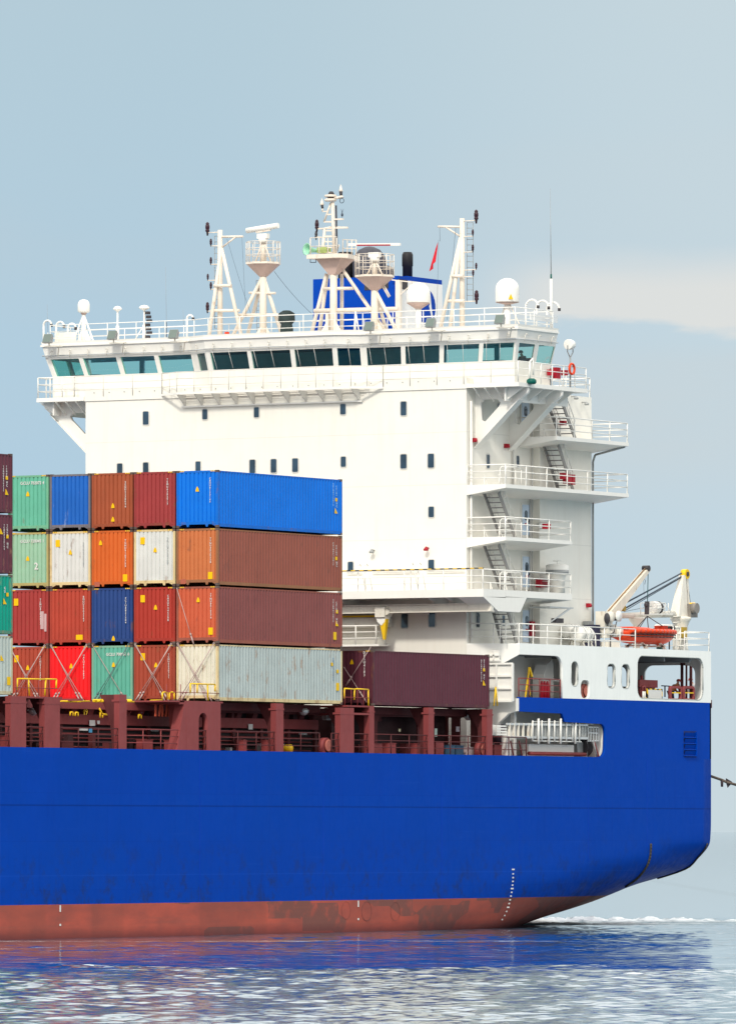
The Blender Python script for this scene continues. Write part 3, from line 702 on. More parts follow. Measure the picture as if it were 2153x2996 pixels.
# window band: mullions and panes facet by facet, pane limits surveyed along the sill
bands = [(0, []), (1, [(165, 247.5), (257, 354), (365, 463), (474, 569)]), (2, [(587, 609)]), (3, [(624, 731), (742, 854.5), (867, 976)]),
         (4, [(990, 1057)]), (5, [(1076, 1174), (1187, 1285), (1298, 1399), (1411, 1499.5)]), (6, [(1513, 1556), (1567, 1612)])]
def sill_t(i, px):
    a, b = pl0[i], pl0[i+1]
    # intersection of the sight line with the sill segment
    k = (px-CX)/F
    g = lambda p: (RC+cc*p.x+ss*p.y) - k*(DC-ss*p.x+cc*p.y)
    ga, gb = g(a), g(b); return ga/(ga-gb)
mu = MB(); panes = []
for i, ps in bands:
    a0, b0, a1_, b1_ = pl0[i], pl0[i+1], pl1[i], pl1[i+1]
    if i == 0: iv = [(.08, .45), (.52, .95)]
    else: iv = [(max(.005, sill_t(i, p)), min(.995, sill_t(i, q))) for p, q in ps]
    edges = [0.0] + [x for pr in iv for x in pr] + [1.0]
    def P3(t, top, inn=0.0):
        q = (a1_.lerp(b1_, t) if top else a0.lerp(b0, t)); q2 = (pi1[i].lerp(pi1[i+1], t) if top else pi0[i].lerp(pi0[i+1], t))
        q = q.lerp(q2, inn/.12); return Vector((q.x, q.y, Z2 if top else Z1))
    for k in range(0, len(edges), 2):
        s, e2 = edges[k], edges[k+1]
        if e2-s < 1e-3: continue
        v = [P3(s, 0), P3(e2, 0), P3(e2, 1), P3(s, 1), P3(s, 0, .12), P3(e2, 0, .12), P3(e2, 1, .12), P3(s, 1, .12)]
        mu.add(v, [(0,1,2,3), (7,6,5,4), (0,4,5,1), (1,5,6,2), (2,6,7,3), (3,7,4,0)])
    # rails above and below the panes
    for za, zb in ((0.0, .05), (.93, 1.0)):
        v = [P3(0, 0).lerp(P3(0, 1), za), P3(1, 0).lerp(P3(1, 1), za), P3(1, 0).lerp(P3(1, 1), zb), P3(0, 0).lerp(P3(0, 1), zb)]
        inn = P3(0, 0, .118)-P3(0, 0); v = [q+inn*.02 for q in v]+[q+inn for q in v]
        mu.add(v, [(0,1,2,3), (7,6,5,4), (0,4,5,1), (1,5,6,2), (2,6,7,3), (3,7,4,0)])
    for s, e2 in iv:
        v = [P3(s, 0, .05), P3(e2, 0, .05), P3(e2, 1, .05), P3(s, 1, .05), P3(s, 0, .06), P3(e2, 0, .06), P3(e2, 1, .06), P3(s, 1, .06)]
        pn = MB().add(v, [(0,1,2,3), (7,6,5,4), (0,4,5,1), (1,5,6,2), (2,6,7,3), (3,7,4,0)]).build('wheelhouse_window', GLASS, wheel)
        if i in (3, 5, 4) and e2-s > .05:
            m1 = s+(e2-s)*(.08 if i in (3, 5) else .5)
            wp = MB().tube(P3(m1+.0, 1, -.03), P3(m1+(e2-s)*.05, 0, -.03).lerp(P3(m1, 1, -.03), .1), .011, n=5)
            m2 = s+(e2-s)*.52
            if i != 4: wp.tube(P3(m2, 1, -.03), P3(m2+(e2-s)*.05, 0, -.03).lerp(P3(m2, 1, -.03), .1), .011, n=5)
            wp.build('wiper', WHITE, pn)
mu.build('window_frame', WHITE, wheel)
# interior: floor, deckhead, aft wall (solid in the middle, glazed on the wings), console, chairs
INT = mat('wheelhouse_interior', (0.13, 0.22, 0.36), 0.7)
MB().prism([(p.x, p.y) for p in offset(plan0, -.13)], 'Z', Z0+.02, Z0+.1).build('wheelhouse_floor', INT, wheel)
MB().prism([(p.x, p.y) for p in offset(plan0, .15)], 'Z', 31.45, 31.52).build('wheelhouse_deckhead', INT, wheel)
MB().box((-22.4, 33.3, Z0), (-6.3, 33.42, 31.5)).box((-29.1, 33.3, Z0), (-22.4, 33.42, 30.1)).box((-6.3, 33.3, Z0), (.15, 33.42, 30.1)).box((-29.1, 33.3, 31.3), (-22.4, 33.42, 31.5)).box((-6.3, 33.3, 31.3), (.15, 33.42, 31.5)).box((-25.9, 33.3, 30.1), (-25.6, 33.42, 31.3)).box((-3.3, 33.3, 30.1), (-3.0, 33.42, 31.3)).build('aft_bulkhead', mat('bulkhead_blue_grey', (0.55, 0.75, 0.95), 0.7), wheel)
MB().box((-18, 30.0, Z0+.1), (-11, 30.8, 30.45)).box((-28, 29.9, Z0+.1), (-26.5, 30.4, 30.40)).box((-2.2, 29.9, Z0+.1), (-.9, 30.4, 30.40)).build('bridge_console', mat('console_grey', (0.12, 0.14, 0.16), 0.5), wheel)
MB().prism([(p.x, p.y) for p in offset(plan0, .50)], 'Z', 31.95, 32.05).build('monkey_island_deck', WHITE, ship)
# window washing pipe and hooks under the parapet
wp = MB(); o6 = offset(plan0, .42)
for i in range(1, 7): wp.tube((o6[i].x, o6[i].y, Z2+.12), (o6[i+1].x, o6[i+1].y, Z2+.12), .035, n=6)
wp.build('washing_pipe', GALV, wheel)
for i in range(1, 7):
    L_ = (o6[i+1]-o6[i]).length; nn = max(1, int(L_/1.15))
    for k in range(nn):
        q = o6[i].lerp(o6[i+1], (k+.5)/nn); t = (o6[i+1]-o6[i]).normalized(); n2 = Vector((t.y, -t.x)); n2 = -n2 if n2.dot(Vector((XC, 36))-q) > 0 else n2
        c = Vector((q.x, q.y, Z2+.12)); nv = Vector((n2.x, n2.y, 0)); tv = Vector((t.x, t.y, 0))
        MB().path([c-Vector((0, 0, .12)), c+Vector((0, 0, .22))+nv*.05, c+Vector((0, 0, .30))+nv*.1+tv*.08, c+Vector((0, 0, .22))+nv*.12+tv*.16], .022, 5).build('pipe_hook', WHITE2, wheel)
# wing floors, brackets, walkway in front
wing = MB().prism([(-29.65, 36.2), (-29.65, 28.6), (HX0-.05, 28.6), (HX0-.05, 36.2)], 'Z', 28.88, 29.1).prism([(HX1+.05, 28.6), (.85, 28.6), (.85, 36.2), (HX1+.05, 36.2)], 'Z', 28.88, 29.1).box((HX0-.05, 28.72, 28.9), (HX1+.05, 36.2, 29.1)).build('bridge_wing_deck', WHITE, ship)
for side in (0, 1):
    for y in (29.7, 33.4):
        f = (lambda x: 2*XC-x) if side else (lambda x: x)
        out = [(f(HX1), 28.88), (f(.80), 28.88), (f(.80), 28.6), (f(.35), 28.25), (f(HX1), 25.7)]
        hol = [(f(HX1+.45), 28.3), (f(HX1+1.35), 28.3), (f(HX1+1.55), 28.1), (f(HX1+1.45), 27.9), (f(HX1+.6), 27.1), (f(HX1+.35), 27.2), (f(HX1+.3), 28.1)]
        plate('wing_bracket', out, [hol], 'Y', y-.05, y+.20, WHITE, ship)
        b = MB().bar((f(HX1), y+.08, 25.7), (f(.35), y+.08, 28.25), .6, .05, up=(0, 1, 0) if False else (0, 0, 1))
        b.build('bracket_flange', WHITE, ship)
for side in (0, 1):
    wr = MB()
    f = (lambda x: 2*XC-x) if side else (lambda x: x)
    for k in range(6): y = 29.2+k*1.1; wr.add([(f(.82), y, 28.86), (f(.82), y+.06, 28.86), (f(-.2), y, 28.2), (f(-.2), y+.06, 28.2), (f(-.2), y, 28.86), (f(-.2), y+.06, 28.86)], [(0, 2, 4), (1, 5, 3), (0, 1, 3, 2), (2, 3, 5, 4), (0, 4, 5, 1)])
    wr.box((f(-.25), 29.0, 28.15), (f(-.15), 35.8, 28.88))
    for k in range(3): x = f(-.6-k*.65); wr.bar((x, 28.65, 28.86), (x, 29.65, 28.2), .05, .10)
    wr.build('wing_stiffeners', WHITE, ship)
railing('railing', [(-27.2, 28.66, 29.1), (-29.59, 28.66, 29.1), (-29.59, 36.1, 29.1)], ship, WHITE, h=1.12, rails=(.37, .75, 1.12), step=.85, r=.034)
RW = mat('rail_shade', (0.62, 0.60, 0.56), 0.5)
railing('railing', [(-27.2, 28.62, 29.1), (-21.5, 28.62, 29.1)], ship, RW, h=1.12, rails=(.37, .75, 1.12), step=1.9, r=.022)
railing('railing', [(-21.5, 28.62, 29.1), (-20.0, 27.75, 29.1), (-9.0, 27.75, 29.1), (-7.5, 28.62, 29.1)], ship, RW, h=1.12, rails=(.37, .75, 1.12), step=1.15, r=.022)
railing('railing', [(-7.5, 28.62, 29.1), (.80, 28.62, 29.1)], ship, RW, h=1.12, rails=(.37, .75, 1.12), step=1.7, r=.022)
railing('railing', [(.80, 28.62, 29.1), (.80, 36.1, 29.1)], ship, WHITE, h=1.12, rails=(.37, .75, 1.12), step=1.3, r=.030)
# centre catwalk: open grating on brackets
gr = MB(); gr.bar((-21.5, 28.6, 29.05), (-20.0, 27.72, 29.05), .06, .12).bar((-20.0, 27.72, 29.05), (-9.0, 27.72, 29.05), .06, .12).bar((-9.0, 27.72, 29.05), (-7.5, 28.6, 29.05), .06, .12)
for k in range(7): y = 27.85+k*.13; gr.box((-20+.1*k-.9*(k/7), y, 29.03), (-9+.9*(k/7), y+.025, 29.07))
catw = gr.build('catwalk', WHITE, ship)
for k in range(11):
    x = -20.0+k*1.1
    MB().prism([(27.72, 29.0), (28.64, 29.0), (28.64, 28.35)], 'X', x-.02, x+.03).build('catwalk_bracket', RW, catw)
MB().box((-20.2, 28.55, 28.32), (-8.8, 28.64, 28.40)).build('catwalk_ledge', WHITE, catw)
# items on the near bridge wing
c = at(1549, 1118, X=.85)
MB().lathe([(.20, 0), (.27, .08), (.26, .22), (.15, .3)], (c.x+.12, c.y, c.z-.1), 14).build('wing_side_light', GREEN, ship, 'green side light housing under the wing edge')
MB().path([Vector((c.x, c.y, c.z+.2)), Vector((c.x, c.y+.05, c.z+1.1)), Vector((c.x, c.y+.35, c.z+1.3)), Vector((c.x, c.y+.4, c.z+.4))], .05).build('light_davit', WHITE, ship)
p = at(1668, 1016, X=.6)
sl = MB().tube((p.x, p.y, 29.1), (p.x, p.y, p.z-.5), .05).path([Vector((p.x, p.y, p.z-.55)), Vector((p.x, p.y-.3, p.z-.25)), Vector((p.x, p.y-.3, p.z+.1))], .03).path([Vector((p.x, p.y, p.z-.55)), Vector((p.x, p.y+.3, p.z-.25)), Vector((p.x, p.y+.3, p.z+.1))], .03).build('searchlight', GREY, ship)
MB().lathe([(.12, .28), (.24, .20), (.28, 0), (.28, -.24), (.26, -.25)], (p.x, p.y, p.z+.15), 18, 'Y').build('lamp_housing', WHITE, sl)
MB().lathe([(.0, -.20), (.26, -.23)], (p.x, p.y, p.z+.15), 18, 'Y').build('lamp_lens', LAMPG, sl)

for px, py, rr_, m_ in ((1072, 2667, .50, .012), (1156, 2668, .48, .008), (1012, 2665, .45, .006)):
    c = at(px, py, X=0); g = MB(); g.path([Vector((.008, c.y+rr_*math.cos(R(a_)), c.z+rr_*math.sin(R(a_)))) for a_ in range(0, 361, 15)], m_, 4); g.build('ring_mark', mat('faint_scrape', (0.16, 0.06, 0.055), .7), hull)
# ------------------------------------------------------------------ monkey island: rails, masts, radars, domes
RD = 32.05
rr = offset(plan0, .1)
railing('railing', [(rr[0].x, rr[0].y, RD)] + [(q.x, q.y, RD) for q in rr[1:7]] + [(rr[7].x, rr[7].y, RD)], ship, WHITE, h=1.1, rails=(.4, .75, 1.1), step=1.9, r=.024)
railing('railing', [(rr[0].x, rr[0].y, RD), (rr[7].x, rr[7].y, RD)], ship, WHITE, h=1.1, rails=(.4, .75, 1.1), step=2.2, r=.022)
def top(px, py, Y=31.0): return at(px, py, Y=Y)
# small dome on a tripod
c = top(245, 913); k = sc_at(c.x, c.y)
d = MB().lathe([(.10, -.05), (.30, 0), (.335, .06), (.335, .42), (.30, .56), (.20, .67), (0, .72)], c, 22).build('satellite_dome', WHITE, ship)
pd_ = MB().tube(c-Vector((0, 0, .1)), (c.x, c.y, RD), .10, .16).bar(c-Vector((0, 0, .1)), (c.x-.75, c.y-.1, RD), .09, .03, up=(0, 1, 0)).bar(c-Vector((0, 0, .1)), (c.x+.80, c.y-.1, RD), .09, .03, up=(0, 1, 0)).prism([(c.x-.55, RD), (c.x+.6, RD), (c.x+.2, RD+.9), (c.x-.15, RD+.9)], 'Y', c.y-.02, c.y+.02).build('dome_pedestal', WHITE, d)
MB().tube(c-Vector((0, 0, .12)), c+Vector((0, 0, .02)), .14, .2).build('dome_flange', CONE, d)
for px, py, w_ in ((344, 905, .24), (422, 902, .29)):
    c = top(px, py)
    a = MB().lathe([(.05, -.12), (w_*.6, -.05), (w_, .0), (w_, .06), (w_*.7, .15), (0, .20)], c, 18).build('mushroom_antenna', WHITE, ship)
    MB().tube(c-Vector((0, 0, .1)), (c.x, c.y, RD), .05).tube((c.x, c.y, RD), (c.x, c.y, c.z-.9), .10).build('antenna_mast', WHITE, a)
    if px > 400:
        MB().tube((c.x, c.y, c.z-.9), (c.x-.8, c.y, RD), .03).build('antenna_brace', WHITE, a)
        b = MB()
        for j in range(7): z = c.z-.25-j*.22; b.box((c.x+.12+.04*(j % 3), c.y-.1, z-.08), (c.x+.34+.06*(j % 3), c.y+.1, z+.08))
        b.build('antenna_junction_box', DARK, a)
# whip antennas
def whip(x, y, z0, z1, zt, r=.05, m=WHITE):
    o = MB().tube((x, y, z0), (x, y, z1), r).build('whip_antenna', m, ship)
    MB().tube((x, y, z1), (x-.05, y, zt), r*.35, .006, n=6).build('antenna_rod', GREY, o)
c = top(487, 780); whip(c.x, c.y, RD, 33.2, c.z, .025, WIRE)
c = top(140, 890); whip(c.x, c.y, RD, 32.9, c.z, .02)
c = top(538, 905); whip(c.x, c.y, RD, 33.0, c.z, .02)
c = at(1606, 548, X=-1.5); c2 = at(1612, 815, X=-1.5); whip(c2.x, c2.y, RD, c2.z, c.z, .075)
MB().tube((c2.x, c2.y, c2.z-.05), (c2.x, c2.y, c2.z+.25), .05).build('antenna_ferrule', GREEN, ship)
# gooseneck vents
def goose(px, py, r=.28, Y=31.0, X=None, dark=True):
    c = at(px, py, X=X) if X is not None else top(px, py, Y); t = .055
    pts = [Vector((c.x-r, c.y, RD))] + [Vector((c.x-r*math.cos(R(a_)), c.y, c.z-r+r*math.sin(R(a_)))) for a_ in range(0, 200, 20)]
    o = MB().path(pts, t, 8).build('gooseneck_vent', WHITE, ship)
    if dark: MB().lathe([(.08, -.1), (.08, .06)], pts[-1], 10).build('vent_mouth', DARK, o)
for px, py in ((139, 937), (176, 941), (210, 946)): goose(px, py, .26)
goose(556, 921, .2)
for px, py in ((1556, 876), (1587, 879), (1618, 884)): goose(px, py, .38, X=-1.6)
a = at(1552, 916, X=-.25); b = at(1630, 944, X=-.25)
MB().box((-.3, a.y, b.z), (-.22, b.y, a.z)).build('name_board', mat('board_grey', (0.62, 0.64, 0.65), 0.5), ship)
a = at(160, 973, Y=30.2); b = at(222, 998, Y=30.2)
MB().box((a.x, 30.2, b.z), (b.x, 30.25, a.z)).build('name_board', WHITE2, ship)
# flood lights on the parapet
def flood(px, py, big=1.0):
    c = at(px, py, Y=28.2 if not 620 < px < 980 else 27.6)
    if 585 < px < 1000: c = at(px, py, Y=27.6)
    s = .27*big
    o = MB().box((c.x-.25, c.y, c.z-.42), (c.x+.75, c.y+.25, c.z-.36)).bar((c.x, c.y+.1, c.z-.36), (c.x, c.y+.1, c.z-.15), .06, .06).bar((c.x+.6, c.y+.15, c.z-.4), (c.x+.25, c.y+.6, c.z-.9), .06, .05).build('floodlight', WHITE2, ship)
    q = Matrix.Rotation(R(-25), 3, 'X')
    b = MB(); vs = [q @ Vector((x*s, y*.12, z*s)) + c for x, y, z in ((-1,-1,-1),(1,-1,-1),(1,1,-.7),(-1,1,-.7),(-1,-1,1),(1,-1,1),(.8,1,.7),(-.8,1,.7))]
    b.add(vs, [(0,3,2,1),(4,5,6,7),(0,1,5,4),(1,2,6,5),(2,3,7,6),(3,0,4,7)]); b.build('lamp_housing', GREY, o)
    v = [q @ Vector((x*s*.9, -.135, z*s*.9)) + c for x, z in ((-1,-1),(1,-1),(1,1),(-1,1))]
    MB().add(v, [(0,1,2,3)]).build('lamp_lens', LAMPG, o)
for px, py in ((141, 992), (330, 982), (509, 979), (1081, 956), (1261, 946), (1463, 936)): flood(px, py)
# big radomes
def radome(px, pyb, dia_px, h_px, Y, cone, label):
    c = at(px, pyb, Y=Y); k = sc_at(c.x, c.y); r = dia_px/2/k; h = h_px/k
    prof = [(r*.97, 0), (r, .05), (r, h-r*.95)] + [(r*math.cos(R(a_)), h-r*.95+r*.95*math.sin(R(a_))) for a_ in range(10, 91, 10)]
    o = MB().lathe(prof, c, 32).build('radome', WHITE, ship, label)
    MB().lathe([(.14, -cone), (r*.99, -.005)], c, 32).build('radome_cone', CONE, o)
    MB().tube((c.x, c.y, RD), (c.x, c.y, c.z-cone*.7), .17).build('radome_pedestal', WHITE, o)
    return c, r, o
radome(1224, 886, 70, 60, 31.0, .33, 'large white radome before the funnel')
c, r, o = radome(1484, 884, 70, 71, 31.0, .12, 'large white radome near the bridge wing')
p = MB()
for dx in (-.45, .5): p.tube((c.x+dx*.3, c.y, c.z-.1), (c.x+dx*1.6, c.y+.2, RD), .03)
p.build('pedestal_brace', WARM, o)
MB().add([(c.x+.38, c.y-r*.86, c.z+.12), (c.x+.62, c.y-r*.72, c.z+.12), (c.x+.5, c.y-r*.80, c.z+.42)], [(0, 1, 2)]).build('warning_sticker', STICK, o)

# lamp fittings for the signal masts
def lantern(c, s, parent, m=RLAMP, up=True):
    k = 1 if up else -1; s *= .52
    o = MB().lathe([(.06*s, -.45*s*k), (.10*s, -.15*s*k), (.16*s, -.12*s*k), (.17*s, 0), (.13*s, .05*s*k), (.17*s, .12*s*k), (.17*s, .35*s*k), (.12*s, .42*s*k), (.15*s, .5*s*k), (.05*s, .62*s*k)], c, 12).build('signal_lantern', m, parent)
    return o
def signal_mast(apex_px, top_py, legs, beams, yard, lamps, Y=31.5, right=False, rear=None):
    """lattice tripod mast carrying navigation lanterns; everything surveyed on the plane Y"""
    A = at(*apex_px, Y=Y); T = at(apex_px[0]+(0 if right else 0), top_py, Y=Y)
    ax = at(yard['pole'], top_py, Y=Y); root = MB().tube((ax.x, Y, RD), ax, .15, .13, n=12).build('signal_mast', WARM, ship)
    for (px, py) in legs:
        q = at(px, py, Y=Y-.4); MB().tube(A, (q.x, Y-.5, RD), .10, .11).build('mast_leg', WARM, root)
    for (xa, xb, py) in beams: MB().tube(at(xa, py, Y=Y-.3), at(xb, py, Y=Y-.3), .085).build('mast_crossbeam', WARM, root)
    ye = at(*yard['end'], Y=Y); yo = at(yard['pole'], yard['end'][1]+1, Y=Y); yb = at(*yard['brace'], Y=Y); ym = yo.lerp(ye, .7)
    MB().tube(yo, ye, .06).tube(yb, ym, .05).build('yard_arm', WARM, root)
    lad = MB(); x0, x1 = yard['ladder']; p0, p1 = at(x0, yard['lt'], Y=Y+.2), at(x0, yard['lb'], Y=Y+.2); q0, q1 = at(x1, yard['lt'], Y=Y+.2), at(x1, yard['lb'], Y=Y+.2)
    lad.tube(p0, p1, .018, n=5).tube(q0, q1, .018, n=5)
    nn = int((p0.z-p1.z)/.3)
    for j in range(nn+1): f = j/nn; lad.tube(p0.lerp(p1, f), q0.lerp(q1, f), .015, n=5)
    lad.build('mast_ladder', GREY, root)
    for px, py, s in lamps:
        c = at(px, py, Y=Y); lantern(c, s, root, up=s > 0 or True)
        pz = at(yard['pole'], py+8, Y=Y); MB().tube(c-Vector((0, 0, .15)), Vector((pz.x, Y, c.z-.15)), .03, n=6).build('lantern_bracket', WARM, root)
    return root
signal_mast((648, 725), 672, ((612, 955), (712, 970)), ((626, 677, 835), (618, 700, 908)), dict(pole=644, end=(711, 691), brace=(651, 722), ladder=(628, 638), lt=690, lb=960),
    ((607, 672, 1.35), (617, 711, .8), (617, 765, .8), (608, 812, .7), (617, 838, .8), (607, 902, 1.1)))
r2 = signal_mast((1347, 695), 638, ((1288, 950), (1318, 950)), ((1322, 1355, 807), (1304, 1358, 880)), dict(pole=1352, end=(1281, 662), brace=(1345, 690), ladder=(1366, 1384), lt=650, lb=880),
    ((1393, 636, 1.35), (1383, 682, .7), (1383, 728, .8), (1393, 780, .7), (1384, 800, .7), (1394, 872, 1.35)), right=True)
# halyards
hl = MB().path(catenary(at(664, 697, Y=31.4), at(733, 915, Y=31.4), .1), .008, 4).path(catenary(at(708, 693, Y=31.4), at(720, 930, Y=31.4), .1), .008, 4).build('halyard', WIRE, ship)
hl = MB().path(catenary(at(1333, 665, Y=31.4), at(1308, 935, Y=31.4), .05), .010, 4).path([at(1286, 664, Y=31.4), at(1287, 705, Y=31.4)], .010, 4).path([at(1283, 700, Y=31.4), at(1278, 930, Y=31.4)], .008, 4).build('halyard', WIRE, ship)
# flag hanging from the yard
fp = [(1281, 708), (1277, 730), (1275, 765), (1268, 772), (1265, 785), (1256, 793), (1264, 770), (1266, 752), (1274, 725)]
fb = MB(); pts = [at(px, py, Y=31.35) for px, py in fp]; n_ = len(pts)
for k_ in range(n_):
    pts[k_].y += .07*math.sin(k_*1.9)
fb.add([q-Vector((0, .012, 0)) for q in pts]+[q+Vector((0, .012, 0)) for q in pts], [list(range(n_)), list(range(n_, 2*n_))[::-1]] + [(i, (i+1) % n_, n_+(i+1) % n_, n_+i) for i in range(n_)])
o = fb.build('flag', FLAG, None, shift=False); tag(o, 'limp red flag hanging from the yard arm before the funnel', 'flag')

# radar masts
def radar_mast(px, plat_py, hw, pyr_py, top_py, bar, legs, Y, label, stripe=False, deck_h=.12):
    c = at(px, plat_py, Y=Y); x, y, z = c; k = sc_at(x, y); r = hw/k; zp = at(px, pyr_py, Y=Y).z; zt = at(px, top_py, Y=Y).z
    root = MB().tube((x, y, RD), (x, y, zp+.3), .20, .19, n=14).build('radar_mast', WARM, ship, label)
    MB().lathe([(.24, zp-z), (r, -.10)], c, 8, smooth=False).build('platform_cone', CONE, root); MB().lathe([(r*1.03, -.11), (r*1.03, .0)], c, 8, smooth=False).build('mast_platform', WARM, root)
    ft = MB()
    for a_ in (0, 90, 180, 270):
        dx, dy = math.cos(R(a_)), math.sin(R(a_)); ft.add([(x+dx*.19, y+dy*.19, RD+.75), (x+dx*.7, y+dy*.7, RD), (x+dx*.1, y+dy*.1, RD), (x+dx*.19+dy*.05, y+dy*.19+dx*.05, RD+.75), (x+dx*.7+dy*.05, y+dy*.7+dx*.05, RD), (x+dx*.1+dy*.05, y+dy*.1+dx*.05, RD)], [(0,1,2), (5,4,3), (0,3,4,1), (1,4,5,2), (2,5,3,0)])
    ft.build('foot_gusset', WARM, root)
    rl = MB(); n8 = 8; H_ = 1.12
    ring = [Vector((x+r*.98*math.cos(2*math.pi*(i+.5)/n8), y+r*.98*math.sin(2*math.pi*(i+.5)/n8), z)) for i in range(n8)]
    for i in range(n8):
        a_, b_ = ring[i], ring[(i+1) % n8]
        rl.tube(a_, a_+Vector((0, 0, H_)), .024, n=6); m_ = (a_+b_)/2; rl.tube(m_, m_+Vector((0, 0, H_)), .012, n=5)
        for h_ in (.4, .75, H_): rl.tube(a_+Vector((0, 0, h_)), b_+Vector((0, 0, h_)), .020, n=6)
    rl.build('platform_railing', WARM, root)
    MB().tube((x, y, z), (x, y, zt-.35), .13, .09).tube((x-.5, y, z), (x-.05, y, zt-.5), .05).tube((x+.5, y, z), (x+.05, y, zt-.5), .05).build('scanner_pedestal', WARM, root)
    for lx, ly, ay in legs:
        q = at(lx, ly, Y=Y+ay); t0 = Vector((x, y, zp+.05)); MB().tube(t0, (q.x, Y+ay, RD), .10, .11).build('mast_leg', WARM, root)
        md = t0.lerp(Vector((q.x, Y+ay, RD)), .55); md2 = t0.lerp(Vector((q.x, Y+ay, RD)), .22)
    (xa, ya), (xb, yb) = bar
    A, B = at(xa, ya, Y=Y), at(xb, yb, Y=Y)
    gb = MB().lathe([(.22, -.1), (.26, 0), (.26, .22), (.16, .30)], (x, y, zt-.45), 14).box((x-.32, y-.15, zt-.32), (x+.32, y+.15, zt-.05)).build('scanner_gearbox', WHITE, root)
    if stripe:
        MB().bar(A, B, .14, .14).build('radar_scanner', WHITE, gb)
        s0, s1 = A.lerp(B, .17), A.lerp(B, .82); MB().bar(s0-Vector((0, .08, .04)), s1-Vector((0, .08, .04)), .02, .07).build('scanner_stripe', RED, gb)
    else:
        MB().tube(A, B, .15, .15, n=12).build('radar_scanner', WHITE, gb)
        MB().bar(A.lerp(B, .3)-Vector((0, 0, .16)), A.lerp(B, .75)-Vector((0, 0, .16)), .12, .12).build('scanner_bracket', WARM, gb)
    return root, c
lm, lc = radar_mast(770, 767, 51, 808, 680, ((722, 674), (814, 659)), ((672, 974, 0), (718, 974, 1.2), (830, 910, .6)), 31.8, 'radar mast with tilted white scanner on the left', False)
MB().tube(at(729, 856, Y=31.8), at(806, 857, Y=31.9), .07).build('mast_crossbeam', WARM, lm)
MB().tube(at(697, 921, Y=31.8), at(835, 921, Y=31.9), .085).build('mast_crossbeam', WARM, lm)
lad = MB(); p0, p1 = at(750, 820, Y=32.4), at(752, 970, Y=32.4)
lad.tube(p0, p1, .015, n=5).tube(p0+Vector((.35, 0, 0)), p1+Vector((.35, 0, 0)), .015, n=5)
for j in range(12): q = p0.lerp(p1, j/12); lad.tube(q, q+Vector((.35, 0, 0)), .015, n=5)
lad.build('mast_ladder', GREY, lm)
rm, rc_ = radar_mast(1096, 805, 58, 848, 735, ((1020, 715), (1171, 714)), ((1166, 957, 0), (1135, 957, 1.2)), 31.2, 'radar mast with long red-striped scanner in front of the funnel', True)
MB().path([at(1118, 835, Y=31.3), at(1137, 869, Y=31.3)], .04).path([at(1122, 832, Y=31.3), at(1141, 866, Y=31.3)], .04).build('mast_ladder', WARM, rm)
# covered magnetic compass / shrouded gear by the left radar mast
a = at(822, 968, Y=30.6); b = at(846, 908, Y=30.6); cx_ = (a.x+b.x)/2+.1
MB().lathe([(.34, 0), (.36, .5), (.30, .75), (.46, .95), (.44, 1.35), (.2, 1.5), (0, 1.52)], (cx_, 30.6, RD), 12).build('covered_compass', mat('tarpaulin_dark', (0.03, 0.045, 0.045), 0.8, var=0.4), ship, 'dark tarpaulin covered compass stand')
MB().box((at(660, 960, Y=30.4).x, 30.3, RD), (at(668, 960, Y=30.4).x, 30.5, RD+.45)).build('fire_box', ORANGE, ship)

# main mast
MY = 31.5
def M(px, py, dy=0): return at(px, py, Y=MY+dy)
x0 = M(976, 800).x
mm = MB().tube((x0, MY, RD), M(976, 790), .21, .20, n=14).build('main_mast', WARM, ship, 'tall central mast with lookout platform and lantern tree')
# platform slab seen with a bright face and a shaded return
pa_, pb_ = M(902, 746, -.7), M(976, 746, -.7)
MB().prism([(pa_.x, MY-.9), (M(986, 746, -.9).x, MY-.9), (M(986, 746, -.9).x+.4, MY-.4), (M(1045, 753, 1.6).x, MY+1.9), (pa_.x, MY+1.9)], 'Z', M(902, 756, -.9).z, M(902, 744, -.9).z).build('mast_platform', WARM, mm)
zt_ = M(940, 758).z; zb_ = M(976, 803).z
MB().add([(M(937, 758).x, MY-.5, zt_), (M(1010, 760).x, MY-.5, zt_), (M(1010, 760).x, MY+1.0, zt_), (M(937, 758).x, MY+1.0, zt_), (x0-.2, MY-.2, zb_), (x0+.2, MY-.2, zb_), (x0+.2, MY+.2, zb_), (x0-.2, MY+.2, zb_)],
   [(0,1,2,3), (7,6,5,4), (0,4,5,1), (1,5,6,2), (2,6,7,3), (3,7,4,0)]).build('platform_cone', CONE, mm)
for (ax_, ay_), (bx_, by_), dy in (((955, 800), (914, 965), .2), ((1004, 790), (1090, 915), .2), ((958, 800), (935, 968), 1.2), ((1000, 800), (1000, 968), 1.4)):
    p = M(ax_, ay_, dy); q = M(bx_, by_, dy); q = p+(q-p)*((p.z-RD)/(p.z-q.z)) if abs(p.z-q.z) > .1 else q
    MB().tube(p, q, .10, .11).build('mast_leg', WARM, mm)
MB().tube(M(946, 844, .1), M(1033, 843, .1), .09).build('mast_crossbeam', WARM, mm)
MB().tube(M(920, 909, .1), M(1165, 903, .1), .12).build('mast_crossbeam', WARM, mm)
MB().box((M(952, 968).x, MY, RD), (M(960, 915).x, MY+.3, M(960, 915).z)).build('mast_locker', WARM, mm)
ft = MB()
for s in (-1, 1): ft.prism([(x0+s*.18, RD), (x0+s*.85, RD), (x0+s*.18, RD+1.0)], 'Y', MY-.3, MY-.2)
ft.build('foot_gusset', WARM, mm)
